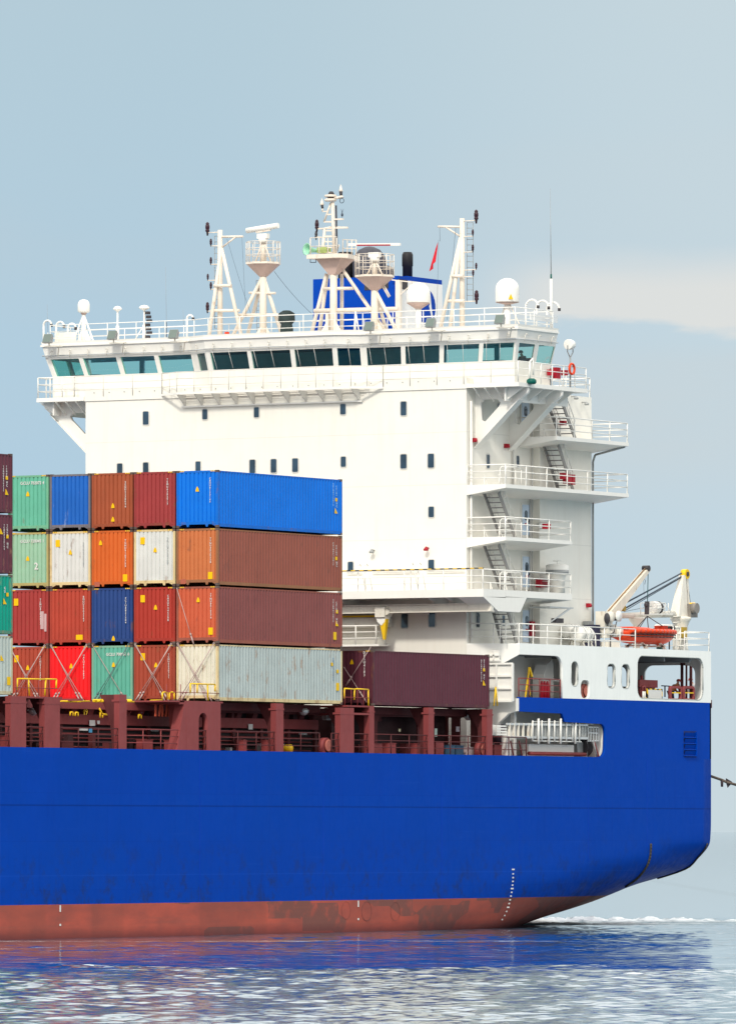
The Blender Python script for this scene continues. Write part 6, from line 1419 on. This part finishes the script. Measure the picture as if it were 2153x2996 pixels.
MB().lathe([(.1, .5), (.16, .6), (.16, .85), (.05, .9)], (JX+.2, jc.y+.4, 16.15), 12, 'Y').build('brake_cap', RED, crane)
MB().lathe([(0, .40), (.30, .40), (.30, .30)], (JX+.15, jc.y+.25, 17.0), 16, 'X').build('crane_gauge', mat('gauge_white', (0.78, 0.78, 0.75)), crane)
A0, A1, B0, B1 = J(1773, 1797), J(1797, 1806), J(1892, 1661), J(1897, 1668)
jib = MB(); th_ = .16
jib.add([A0+Vector((-th_, 0, 0)), A1+Vector((-th_, 0, 0)), J(1870, 1705)+Vector((-th_, 0, 0)), B1+Vector((-th_, 0, 0)), B0+Vector((-th_, 0, 0)), A0+Vector((th_, 0, 0)), A1+Vector((th_, 0, 0)), J(1870, 1705)+Vector((th_, 0, 0)), B1+Vector((th_, 0, 0)), B0+Vector((th_, 0, 0))],
   [(0,1,2,3,4), (9,8,7,6,5), (0,5,6,1), (1,6,7,2), (2,7,8,3), (3,8,9,4), (4,9,5,0)])
jib.build('crane_jib', mat('jib_paint', (0.70, 0.64, 0.54), 0.55, var=.08, streak=.3, rust=.3, rustcol=(.35, .2, .08)), crane)
MB().path([J(1773, 1795), J(1890, 1660)], .035).build('jib_edge', mat('rusty_edge', (0.30, 0.18, 0.09), .7, var=.3), crane)
MB().lathe([(.16, -.2), (.16, .2)], J(1890, 1663), 12, 'X').build('jib_sheave', DARK, crane)
boat_top = J(1895, 1800); MB().tube(J(1896, 1670), J(1894, 1762), .022, n=6).build('hoist_wire', mat('teal_wire', (0.02, 0.10, 0.10), .5), crane)
MB().path([J(1881, 1685), J(1888, 1700), J(1886, 1710)], .015, 5).path([J(1882, 1686), J(1884, 1740)], .008, 4).build('loose_wire', WIRE, crane)
hk = MB().bar(J(1893, 1760), J(1892, 1798), .14, .22).lathe([(.14, -.1), (.14, .1)], J(1892, 1770), 12, 'X').build('hook_block', DARK, crane)
# rescue boat
BX = -1.1
b0_, b1_ = at(1811, 1870, X=BX), at(1972, 1870, X=BX); cy = (b0_.y+b1_.y)/2; Lb = b1_.y-b0_.y; zt_, zk_ = at(1890, 1846, X=BX).z, at(1890, 1888, X=BX).z
boat = thing('rescue_boat', 'bright orange rescue boat hanging from the davit crane', 'boat', (BX, cy, zk_))
secs = []
NB = 15
for i in range(NB):
    t_ = i/(NB-1); y = b0_.y+Lb*t_; wf = (0.72+.28*math.sin(min(1, t_/.35)*math.pi/2)) if t_ < .35 else (1-((t_-.35)/.65)**3.0)
    wf = max(.05, wf); hb_ = .95*wf; kz = zk_ + (.05 if t_ < .7 else .62*((t_-.7)/.3)**1.7*1.0) + (.25*(1-t_/.12) if t_ < .12 else 0); gz = zt_-.05+.05*t_
    secs.append([(BX+s*hb_*w_, y, kz+(gz-kz)*h_) for s, w_, h_ in ((-1, 1, 1), (-1, .98, .62), (-1, .78, .30), (-1, .40, .10), (0, 0, 0), (1, .40, .10), (1, .78, .30), (1, .98, .62), (1, 1, 1))])
hbm = MB(); k9 = 9
hbm.add([p for s in secs for p in s], [(j*k9+i, j*k9+i+1, (j+1)*k9+i+1, (j+1)*k9+i) for j in range(NB-1) for i in range(k9-1)] + [tuple(range(k9)), tuple(range((NB-1)*k9, NB*k9))] + [(j*k9, (j+1)*k9, (j+1)*k9+8, j*k9+8) for j in range(NB-1)], True)
hbm.build('boat_hull', ORANGE, boat)
tb_ = MB()
for s in (0, 8):
    for i in range(NB-1): tb_.tube(Vector(secs[i][s])+Vector((0, 0, -.02)), Vector(secs[i+1][s])+Vector((0, 0, -.02)), .13, n=10)
tb_.build('fender_tube', ORANGE, boat)
gl_ = MB()
for dz in (-.20, -.34):
    for s in (0, 8):
        for i in range(NB-1):
            a_, c_ = Vector(secs[i][s]), Vector(secs[i+1][s]); o_ = Vector((.06 if s else -.06, 0, dz)); gl_.tube(a_+o_, c_+o_, .03, n=5)
gl_.build('grab_line', BLACK, boat)
cu_y0, cu_y1 = at(1822, 1840, X=BX).y, at(1888, 1840, X=BX).y; zc0 = zt_+.0; zc1 = at(1850, 1835, X=BX).z
MB().add([(BX-.75, cu_y0, zc0), (BX+.75, cu_y0, zc0), (BX+.80, cu_y1, zc0), (BX-.80, cu_y1, zc0), (BX-.5, cu_y0+.12, zc1), (BX+.5, cu_y0+.12, zc1), (BX+.5, cu_y1-.55, zc1-.02), (BX-.5, cu_y1-.55, zc1-.02)],
    [(4,5,6,7), (0,1,5,4), (1,2,6,5), (2,3,7,6), (3,0,4,7), (3,2,1,0)]).build('canopy', ORANGE, boat)
cc_ = at(1937, 1842, X=BX); MB().box((BX-.35, cc_.y-.45, zt_), (BX+.35, cc_.y+.35, cc_.z+.05)).box((BX-.3, cc_.y-.35, cc_.z+.05), (BX+.3, cc_.y+.1, cc_.z+.2)).build('steering_console', mat('dark_orange', (0.35, 0.03, 0.01), .5), boat)
sl_ = MB(); 
for yy in (1853, 1876, 1913, 1938): 
    q = at(yy, 1838, X=BX); sl_.tube(J(1893, 1803), (BX+(.35 if yy in (1853, 1938) else -.35), q.y, zt_+.1), .025, n=5)
sl_.build('lifting_sling', DARK, boat)
MB().path([at(1915, 1834, X=BX-.6), at(1918, 1830, X=BX-.6), at(1966, 1830, X=BX-.6), at(1969, 1836, X=BX-.6), at(1969, 1860, X=BX-.6)], .05).build('roll_bar', WHITE, boat)
cr = MB()
for y_ in (cy-1.2, cy+.9): cr.bar((BX-.7, y_, 15.25), (BX-.3, y_, zk_+.15), .10, .12).bar((BX+.7, y_, 15.25), (BX+.3, y_, zk_+.15), .10, .12).bar((BX-.7, y_, 15.45), (BX+.7, y_, 15.45), .1, .1)
cr.build('boat_cradle', WHITE2, ship)
og = MB().box((BX-.15, cy+1.4, 15.3), (BX+.15, cy+1.7, 15.95)).lathe([(.16, 0), (.10, .1)], (BX, cy+1.55, 15.35), 8, 'Y').build('outboard_leg', GREEN, boat)
# stores crane with its jib lowered onto a rest
SX = -3.2
def S(px, py, X=SX): return at(px, py, X=X)
c = S(1991, 1850); k_ = sc_at(SX, c.y)
sc_ = MB().lathe([(.50, 0), (.42, .3), (.40, S(1990, 1822).z-15.25-.2), (.52, S(1990, 1818).z-15.25), (.60, S(1990, 1812).z-15.25), (.60, S(1990, 1806).z-15.25), (.40, S(1990, 1804).z-15.25)], (SX, c.y, 15.25), 20).build('stores_crane', WHITE2, ship, 'white pedestal stores crane with lowered jib and yellow sheaves')
zt0 = S(1990, 1806).z
A_, B_ = S(1972, 1806), S(2014, 1806)
tw = MB().add([(SX-.3, A_.y, zt0), (SX+.3, A_.y, zt0), (SX+.3, S(2000, 1806).y, zt0), (SX-.3, S(2000, 1806).y, zt0), (SX-.15, S(1993, 1685).y, S(1993, 1683).z), (SX+.15, S(1993, 1685).y, S(1993, 1683).z), (SX+.15, S(1999, 1685).y, S(1993, 1683).z), (SX-.15, S(1999, 1685).y, S(1993, 1683).z)],
   [(0,1,2,3), (7,6,5,4), (0,4,5,1), (1,5,6,2), (2,6,7,3), (3,7,4,0)])
tw.bar((SX, S(2012, 1800).y, zt0+.4), (SX, S(2008, 1690).y, S(2008, 1688).z), .2, .16).build('crane_tower', WHITE2, sc_)
MB().lathe([(.28, -.16), (.28, .16)], S(2004, 1680), 16, 'X').build('tower_sheave', YELLOW, sc_)
MB().lathe([(.14, .17), (.14, .2)], S(2004, 1680), 12, 'X').build('sheave_hub', DARK, sc_)
MB().lathe([(.35, -.35), (.38, -.3), (.38, .3), (.35, .35)], S(2018, 1783), 16, 'X').build('winch_drum', YELLOW, sc_)
MB().box((SX-.5, S(1998, 1790).y, zt0-.0), (SX+.5, S(2018, 1790).y, zt0+.75)).lathe([(.3, .5), (.3, .8)], (SX, S(2003, 1790).y, zt0+.5), 14, 'X').build('crane_machinery', mat('oily_grey', (0.22, 0.20, 0.18), .5, var=.3), sc_)
jb = MB().tube(S(1970, 1797), S(1803, 1802), .19, .15, n=12).build('crane_jib', WHITE2, sc_)
MB().bar(S(1970, 1803), S(1820, 1807), .12, .10).build('jib_stain', mat('rust_brown', (0.22, 0.15, 0.08), .7, var=.4), jb)
MB().lathe([(.32, -.4), (.36, -.38), (.36, .38), (.32, .4)], S(1917, 1778), 18, 'Y').build('jib_winch', WHITE, jb)
MB().lathe([(.37, .10), (.37, .30)], S(1917, 1778), 18, 'Y').build('winch_band', DARK, jb)
jr = MB()
for px in (1874, 1888, 1915, 1945, 1955): q = S(px, 1797, SX+.4); jr.tube(q, q+Vector((0, 0, .62)), .025, n=5)
q0, q1 = S(1874, 1797, SX+.4), S(1945, 1797, SX+.4); 
for f in (.32, .62): jr.tube(q0+Vector((0, 0, f)), q1+Vector((0, 0, f)), .022, n=5)
jr.tube(q1+Vector((0, 0, .62)), S(1966, 1797, SX+.4), .022, n=5).bar(q0, S(1968, 1797, SX+.4), .04, .06); jr.build('jib_walkway_railing', WHITE, jb)
wr_ = MB()
for (xa, ya_), (xb_, yb_) in (((1994, 1677), (1834, 1762)), ((1996, 1686), (1829, 1780)), ((1994, 1690), (1830, 1786))): wr_.tube(S(xa, ya_), S(xb_, yb_), .045 if xa != 1994 or ya_ < 1680 else .02, n=6)
wr_.tube(S(1825, 1790), S(1950, 1765), .012, n=4).tube(S(2010, 1685), S(2021, 1775), .015, n=4)
wr_.build('topping_wires', WIRE, sc_)
MB().lathe([(.17, -.1), (.17, .1)], S(1823, 1780), 12, 'X').build('jib_sheave', mat('worn_yellow', (0.35, 0.25, 0.05), .6), sc_)
rs = MB().lathe([(.45, 1.9+.0), (.42, 1.75), (.2, 1.45), (.2, 0)], (SX, S(1862, 1850).y, 15.25), 14)
zrest = S(1862, 1806).z-15.25
rs = MB().lathe([(.2, 0), (.2, zrest-.45), (.45, zrest-.12), (.45, zrest)], (SX, S(1862, 1850).y, 15.25), 14).build('jib_rest', WHITE2, ship)
lad3 = MB(); la, lb = S(1975, 1835, SX+.7), S(1994, 1835, SX+.7)
lad3.path([Vector((SX+.6, la.y, 15.3)), Vector((SX+.6, la.y, la.z)), Vector((SX+.6, lb.y, la.z)), Vector((SX+.6, lb.y, 15.3))], .06)
for k in range(6): lad3.tube((SX+.6, la.y, 15.6+k*.33), (SX+.6, lb.y, 15.6+k*.33), .03, n=5)
lad3.build('crane_ladder', WHITE2, sc_)
c = S(2001, 1851, SX+.45); MB().box((SX+.35, c.y-.25, c.z-.3), (SX+.5, c.y+.25, c.z+.3)).build('crane_plate', mat('mustard_sign', (0.42, 0.27, 0.03), .5), sc_)
MB().path([S(2003, 1868, SX+.5), S(2003, 1890, SX+.5)], .05).build('plate_post', BLACK, sc_)
MB().tube((SX+1.2, 50.8, 15.25), (SX+1.2, 50.8, 16.2), .04).lathe([(0, -.12), (.3, -.1), (.36, 0), (.3, .12), (0, .14)], (SX+1.2, 50.8, 16.55), 14).build('deck_ventilator', BLACK, ship)

# mooring line leading astern
pts = [at(2080, 2272, X=-.8), at(2112, 2283, X=-.5), at(2125, 2289, X=-.3), at(2153, 2297, X=.0), at(2230, 2318, X=.5), at(2400, 2352, X=2)]
ro = MB().path(pts, .075, 8).build('mooring_rope', ROPE, None, shift=False); tag(ro, 'thick brown rope running out from the stern over the water', 'rope')
sh = MB(); c = at(2132, 2288, X=-.3); sh.add([c+Vector((0, -.35, .2)), c+Vector((0, .45, -.05)), c+Vector((0, -.15, -.35)), c+Vector((.2, 0, 0)), c+Vector((-.2, 0, 0))], [(0,1,3), (1,2,3), (2,0,3), (1,0,4), (2,1,4), (0,2,4)])
c = at(2112, 2290, X=-.5); sh.tube(c+Vector((0, 0, .1)), c+Vector((0, 0, -.25)), .09, .07); sh.build('rag', mat('dark_rag', (0.05, 0.04, 0.045), .9), ro, shift=False)

# ------------------------------------------------------------------ crew on the mooring deck
def skin_body(name, joints, edges, m, parent=None, sub=2):
    me = bpy.data.meshes.new(name); me.from_pydata([j[0] for j in joints], edges, []); o = bpy.data.objects.new(name, me); C.objects.link(o)
    sk_ = o.modifiers.new('s', 'SKIN'); sk_.use_smooth_shade = True
    for i, j in enumerate(joints): v = me.skin_vertices[0].data[i]; v.radius = (j[1], j[1]); v.use_root = (i == 0)
    o.modifiers.new('u', 'SUBSURF').levels = sub
    dg = bpy.context.evaluated_depsgraph_get(); m2 = bpy.data.meshes.new_from_object(o.evaluated_get(dg)); o.modifiers.clear(); old = o.data; o.data = m2; bpy.data.meshes.remove(old)
    m2.materials.clear(); m2.materials.append(m); o.parent = parent; o.name = name
    return o
def person(loc, rz, label, jacket, trousers, hat, lean=.35, reach=.45):
    t = thing('person', label, 'person', loc, rz=rz)
    hip = Vector((0, 0, .90)); ch = Vector((0, .32*math.sin(lean)*1.2, .90+.42*math.cos(lean)*1.0)); nk = Vector((0, .62*math.sin(lean), .90+.56*math.cos(lean))); hd = nk+Vector((0, .10+.05*lean, .14))
    def v(*a): return Vector(a)
    J_ = [(hip, .13), (ch, .15), (nk, .065), (hd, .095)]; E = [(0, 1), (1, 2), (2, 3)]
    hands = []
    for s in (-1, 1):
        sh_ = nk+v(s*.19, -.02, -.07); elb = sh_+v(s*.06, .12, -.27); wr2 = elb+v(-s*.03, reach*.45, -.12); i = len(J_)
        J_ += [(sh_, .07), (elb, .05), (wr2, .035), (wr2+v(0, .08, -.03), .042)]; E += [(1, i), (i, i+1), (i+1, i+2), (i+2, i+3)]; hands.append(wr2+v(0, .08, -.03))
        kn = v(s*.12, .08, .48); an = v(s*.13, -.03, .09); i = len(J_); J_ += [(v(s*.10, 0, .84), .095), (kn, .065), (an, .045), (an+v(0, .15, -.04), .045)]; E += [(0, i), (i, i+1), (i+1, i+2), (i+2, i+3)]
    for h in hands:      # four fingers and a thumb on each hand
        for f in range(4):
            i = len(J_); x_ = (f-1.5)*.022; J_ += [(h+v(x_, .03, -.01), .011), (h+v(x_, .075-.006*abs(f-1), -.02), .009), (h+v(x_, .095, -.05), .008)]; E += [(i, i+1), (i+1, i+2)]
        sgn = 1 if h.x < 0 else -1; i = len(J_); J_ += [(h+v(sgn*.035, .0, 0), .012), (h+v(sgn*.055, .04, -.02), .010)]; E += [(i, i+1)]
    # join the finger roots to the palms
    E2 = list(E); base = 4+16; palms = [7, 15]
    for hi in (0, 1):
        for f in range(4): E2.append((palms[hi], base+hi*14+f*3))
        E2.append((palms[hi], base+hi*14+12))
    skin_body('body', J_, E2, SKIN, t, 1)
    jk = [(hip+v(0, 0, .02), .155), (ch, .185), (nk+v(0, 0, -.05), .10)]; je = [(0, 1), (1, 2)]
    for k_, s in enumerate((-1, 1)):
        i = len(jk); b4 = 4+8*k_; jk += [(J_[b4][0], .095), (J_[b4+1][0], .07), (J_[b4+2][0], .05)]; je += [(1, i), (i, i+1), (i+1, i+2)]
    skin_body('jacket', jk, je, jacket, t, 1)
    tr = [(hip, .145)]; te = []
    for k_, s in enumerate((-1, 1)):
        b4 = 8+8*k_; i = len(tr); tr += [(J_[b4][0], .115), (J_[b4+1][0], .085), (J_[b4+2][0]+v(0, 0, .03), .065)]; te += [(0, i), (i, i+1), (i+1, i+2)]
    skin_body('trousers', tr, te, trousers, t, 1)
    o_ = WORG[t.name]; WORG[t.name] = Vector((0, 0, 0))
    c_ = J_[3][0]+v(0, 0, .03)
    MB().lathe([(.125, -.01), (.13, .02), (.12, .07), (.08, .12), (0, .14)], c_+v(0, -.01, .0), 16).lathe([(.14, -.015), (.15, .0), (.13, .015)], c_+v(0, .02, 0), 16).build('helmet', hat, t)
    MB().add([c_+v(-.012, .10, -.05), c_+v(.012, .10, -.05), c_+v(0, .125, -.06), c_+v(0, .10, -.02)], [(0,1,2), (0,2,3), (2,1,3)]).build('nose', SKIN, t)
    e2 = MB()
    for s in (-1, 1): e2.lathe([(0, -.012), (.012, 0), (0, .012)], c_+v(s*.035, .095, -.02), 8)
    e2.build('eyes', BLACK, t)
    WORG[t.name] = o_
    return t
c = at(1962, 2000, X=-1.9)
person((-1.9, c.y, 12.1), R(-25), 'crew member in orange-brown jacket and red cap leaning over the mooring rollers', CANOR, NAVY, mat('cap_red', (0.35, 0.05, 0.04), .6), lean=.75)
c = at(2034, 2000, X=-2.3)
person((-2.3, c.y, 12.1), R(140), 'crew member in pale shirt and red cap behind the right mooring roller', CLW, NAVY, mat('cap_red', (0.35, 0.05, 0.04)), lean=.3)
# helmsman silhouette inside the near bridge wing
c = at(1530, 1040, Y=31.2)
person((c.x, 31.2, 29.2), R(160), 'dark clothed officer inside the bridge wing window', NAVY, NAVY, mat('dark_hair', (0.02, 0.015, 0.015), .8), lean=.1)
cq = at(1549, 1040, Y=32.3); MB().box((cq.x-.2, 32.1, 29.2), (cq.x+.15, 32.5, 30.6)).build('bridge_chair', RED, wheel)
# ------------------------------------------------------------------ sea
def sea_material():
    m = bpy.data.materials.new('sea_water'); m.use_nodes = True; nt = m.node_tree; n = nt.nodes; l = nt.links; p = n['Principled BSDF']
    geo = n.new('ShaderNodeNewGeometry')
    def mth(op, a, b=None, c=None, clamp=False):
        r = n.new('ShaderNodeMath'); r.operation = op; r.use_clamp = clamp
        for i, v in enumerate((a, b, c)):
            if v is None: continue
            if isinstance(v, (int, float)): r.inputs[i].default_value = v
            else: l.new(v, r.inputs[i])
        return r.outputs[0]
    def rng(v, a, b, c=0.0, d=1.0):
        r = n.new('ShaderNodeMapRange'); r.interpolation_type = 'SMOOTHSTEP'; l.new(v, r.inputs[0])
        for i, x in enumerate((a, b, c, d)): r.inputs[i+1].default_value = x
        return r.outputs[0]
    def mapped(rot, scale):
        m0 = n.new('ShaderNodeMapping'); m0.inputs['Rotation'].default_value = (0, 0, -rot); l.new(geo.outputs['Position'], m0.inputs[0])
        mp = n.new('ShaderNodeMapping'); mp.inputs['Scale'].default_value = scale; l.new(m0.outputs[0], mp.inputs[0]); return mp.outputs[0]
    def noise(vec, sc, det=4, rough=.55):
        t = n.new('ShaderNodeTexNoise'); t.inputs['Scale'].default_value = sc; t.inputs['Detail'].default_value = det; t.inputs['Roughness'].default_value = rough; l.new(vec, t.inputs['Vector']); return t.outputs[0]
    s = n.new('ShaderNodeSeparateXYZ'); l.new(geo.outputs['Position'], s.inputs[0]); X, Y = s.outputs[0], s.outputs[1]
    # across = distance off the ship measured on a line 30 degrees off the keel; along = the other way
    off = mth('ADD', mth('MULTIPLY', X, ss), mth('MULTIPLY', Y, -cc))          # grows away from the hull towards the harbour
    along = mth('ADD', mth('MULTIPLY', X, cc), mth('MULTIPLY', Y, ss))
    w1 = mapped(TH+.15, (0.35, 1.0, 1)); 
    w0 = mapped(TH-.25, (0.45, 1.0, 1))
    wob = mth('MULTIPLY', mth('SUBTRACT', noise(mapped(TH, (.10, .035, 1)), 1.0, 3), .5), 34.0)
    offw = mth('ADD', off, wob)
    rip = rng(offw, SL0, SL1)                       # wind ripples begin past the lee of the ship
    far = rng(off, -25, -90, 1.0, 0.12)
    h = mth('MULTIPLY', noise(mapped(TH, (0.9, .5, 1)), 1.0, 4, .6), BUMP)
    h2 = mth('MULTIPLY', noise(mapped(TH+.3, (.8, 1.0, 1)), 1.6, 3, .5), BUMP*.3)
    hh = mth('ADD', h, h2)
    outside = mth('MAXIMUM', rng(mth('ABSOLUTE', mth('SUBTRACT', along, 7.25)), 27, 33), rng(off, 198, 204))
    hh = mth('MULTIPLY', hh, mth('MULTIPLY_ADD', outside, 9.0, 1.0))
    lee = mth('MULTIPLY', mth('MULTIPLY', hh, 0.13), far)
    r2 = n.new('ShaderNodeMix'); r2.data_type = 'FLOAT'; l.new(rip, r2.inputs[0]); l.new(lee, r2.inputs[2]); l.new(mth('MULTIPLY', hh, RIPPLE), r2.inputs[3])
    bp = n.new('ShaderNodeBump'); bp.inputs['Strength'].default_value = 1.0; bp.inputs['Distance'].default_value = 1.0; l.new(r2.outputs[0], bp.inputs['Height'])
    l.new(bp.outputs[0], p.inputs['Normal'])
    p.inputs['IOR'].default_value = 1.9; p.inputs['Specular IOR Level'].default_value = .5
    rr_ = n.new('ShaderNodeMix'); rr_.data_type = 'FLOAT'; l.new(rip, rr_.inputs[0]); rr_.inputs[2].default_value = 0.05; rr_.inputs[3].default_value = 0.10; l.new(rr_.outputs[0], p.inputs['Roughness'])
    # foam streaks
    fn = noise(mapped(TH, (.12, .8, 1)), 1.3, 6, .7)
    offn = mth('ADD', off, mth('MULTIPLY', mth('SUBTRACT', noise(mapped(TH, (.03, .03, 1)), 1, 3), .5), 8.0))
    def band(v, c, w_): return rng(mth('ABSOLUTE', mth('SUBTRACT', v, c)), w_, w_*.3)
    f1 = mth('MULTIPLY', mth('MULTIPLY', band(offn, 22.0, 2.2), rng(fn, .46, .56)), mth('MULTIPLY', rng(along, -13, -9), rng(along, 20, 14)))
    fl = noise(mapped(TH, (.30, 1.0, 1)), .9, 5, .7)
    f2 = mth('MULTIPLY', rng(fl, .575, .605), mth('MULTIPLY', rng(off, 26, 36), rng(off, 130, 90)))
    foam = mth('MAXIMUM', f1, mth('MULTIPLY', f2, .8))
    cm = n.new('ShaderNodeMix'); cm.data_type = 'RGBA'; l.new(foam, cm.inputs[0]); cm.inputs[6].default_value = (0.01, 0.08, 0.135, 1); cm.inputs[7].default_value = (0.75, 0.80, 0.80, 1); l.new(cm.outputs[2], p.inputs['Base Color'])
    return m
SL0, SL1, RIPPLE, BUMP = 88.0, 100.0, 1.0, 0.02
LEE_S, RIP_S, OFF0, OFF1 = .020, .098, 87.0, 97.0
SEA = sea_material()
S_ = 30000
import numpy as np
rg = np.random.default_rng(11)
dd = np.concatenate([np.arange(180, 460, .24), 460+np.cumsum(np.linspace(.5, 30, 60))]); rr2 = np.arange(-33, 33.1, .16)
DD, LL = np.meshgrid(dd, rr2, indexing='ij')
hgt = np.zeros_like(DD); fin = np.zeros_like(DD)
for k in range(90):
    lam = .5*(1.9/.5)**rg.random(); th_ = rg.normal(0, .85); ph = rg.random()*6.283; kk = 2*math.pi/lam
    wv = np.cos(kk*(DD*math.cos(th_)+LL*math.sin(th_))+ph)*lam/(2*math.pi)
    hgt += wv
hgt /= math.sqrt(90/2)                       # unit rms slope
patch_ = np.zeros_like(DD)
for k in range(14):
    lx, ly = 6+20*rg.random(), 14+40*rg.random(); patch_ += np.cos(2*math.pi*(LL/lx*(1 if k % 2 else -1)+DD/ly)+rg.random()*6.28)
patch_ = patch_/math.sqrt(7)
off_ = DC-DD+patch_*3.5
sm3 = lambda x: (lambda t: t*t*(3-2*t))(np.clip(x, 0, 1))
lee_s = LEE_S+.03*np.clip(1-(DC-DD)/55, 0, 1)
slope = lee_s + (RIP_S-lee_s)*sm3((off_-OFF0)/(OFF1-OFF0))
slope = slope*(1+.20*np.clip(patch_, -1.5, 1.5))
slope = slope*(1-.9*sm3((DD-440)/60))
edge = np.minimum(1, (33-np.abs(LL))/4)*np.minimum(1, (DD-180)/5)*sm3((dd[-1]-DD)/500)
Zz = hgt*slope*edge - .30*(1-edge)
nR, nL = DD.shape
rx = LL-RC; dx = DD-DC
P_ = np.stack([cc*rx-ss*dx, ss*rx+cc*dx, Zz], -1).reshape(-1, 3)
P_ = np.concatenate([P_, np.array([(-S_, -S_, -.25), (S_, -S_, -.25), (S_, S_, -.25), (-S_, S_, -.25)])])
ii, jj = np.meshgrid(np.arange(nR-1), np.arange(nL-1), indexing='ij'); a_ = (ii*nL+jj).ravel()
Q_ = np.stack([a_, a_+nL, a_+nL+1, a_+1], -1); Q_ = np.concatenate([Q_, np.array([[nR*nL, nR*nL+1, nR*nL+2, nR*nL+3]])])
me = bpy.data.meshes.new('water'); me.vertices.add(len(P_)); me.vertices.foreach_set('co', P_.ravel().astype(np.float32))
me.loops.add(Q_.size); me.loops.foreach_set('vertex_index', Q_.ravel().astype(np.int32)); me.polygons.add(len(Q_)); me.polygons.foreach_set('loop_start', np.arange(0, Q_.size, 4, dtype=np.int32))
me.polygons.foreach_set('use_smooth', np.ones(len(Q_), dtype=bool)); me.update(calc_edges=True); me.validate()
if me.polygons[0].normal.z < 0: me.flip_normals()
me.materials.append(SEA); sea = bpy.data.objects.new('water', me); C.objects.link(sea)
tag(sea, kind='structure')

# churned wake foam behind the stern: a low ridge of broken water
from mathutils import noise as mno
def wake_mat():
    m = mat('wake_foam', (0.80, 0.84, 0.83), 0.6, var=0.05)
    def cus(n, l, geo, c, mix, mul, rng, noise, p):
        X, Y, Z = sepz(n, l, geo)
        return mix(mul(rng(Z, .02, .16), rng(noise(1.0, 8, (.8, .8, 2.5), .75), .34, .46)), (0.01, 0.09, 0.14), (0.80, 0.84, 0.84))
    return mat('churned_water', (0.80, 0.84, 0.83), 0.35, var=0.05, custom=cus)
Rv, Fv = Vector((cc, ss, 0)), Vector((-ss, cc, 0))
P0 = at(1516, 2703, Z=.02)
wk = MB(); NX, NY = 420, 46; vs = []
for i in range(NX):
    u = -1.5+i*.13
    for j in range(NY):
        v = j*.55 - 9
        e1 = math.exp(-((v-6.0)/3.6)**2); e2 = math.exp(-((v+4.5)/1.9)**2)
        fall = min(1, (u+1.6)/1.2)*max(.12, 1-max(0, u-4)/16)
        q = P0+Rv*u+Fv*(v+u*.05)
        nz = mno.fractal(Vector((q.x*.8, q.y*.8, 3)), 0.9, 2.1, 6); nb = mno.noise(Vector((q.x*1.9, q.y*1.9, 7)))
        z = fall*(e1*(.24+.34*nz+.16*nb)+e2*(.12+.12*nz)) - .03
        edge = min(1, i/6, (NX-1-i)/6, j/4, (NY-1-j)/4)
        vs.append((q.x, q.y, z*edge-.05*(1-edge)))
wk.add(vs, [(i*NY+j, (i+1)*NY+j, (i+1)*NY+j+1, i*NY+j+1) for i in range(NX-1) for j in range(NY-1)], True)
wo_ = wk.build('wake_foam', wake_mat(), None, shift=False); tag(wo_, 'white churned foam trailing on the water behind the stern', 'foam', kind='stuff')
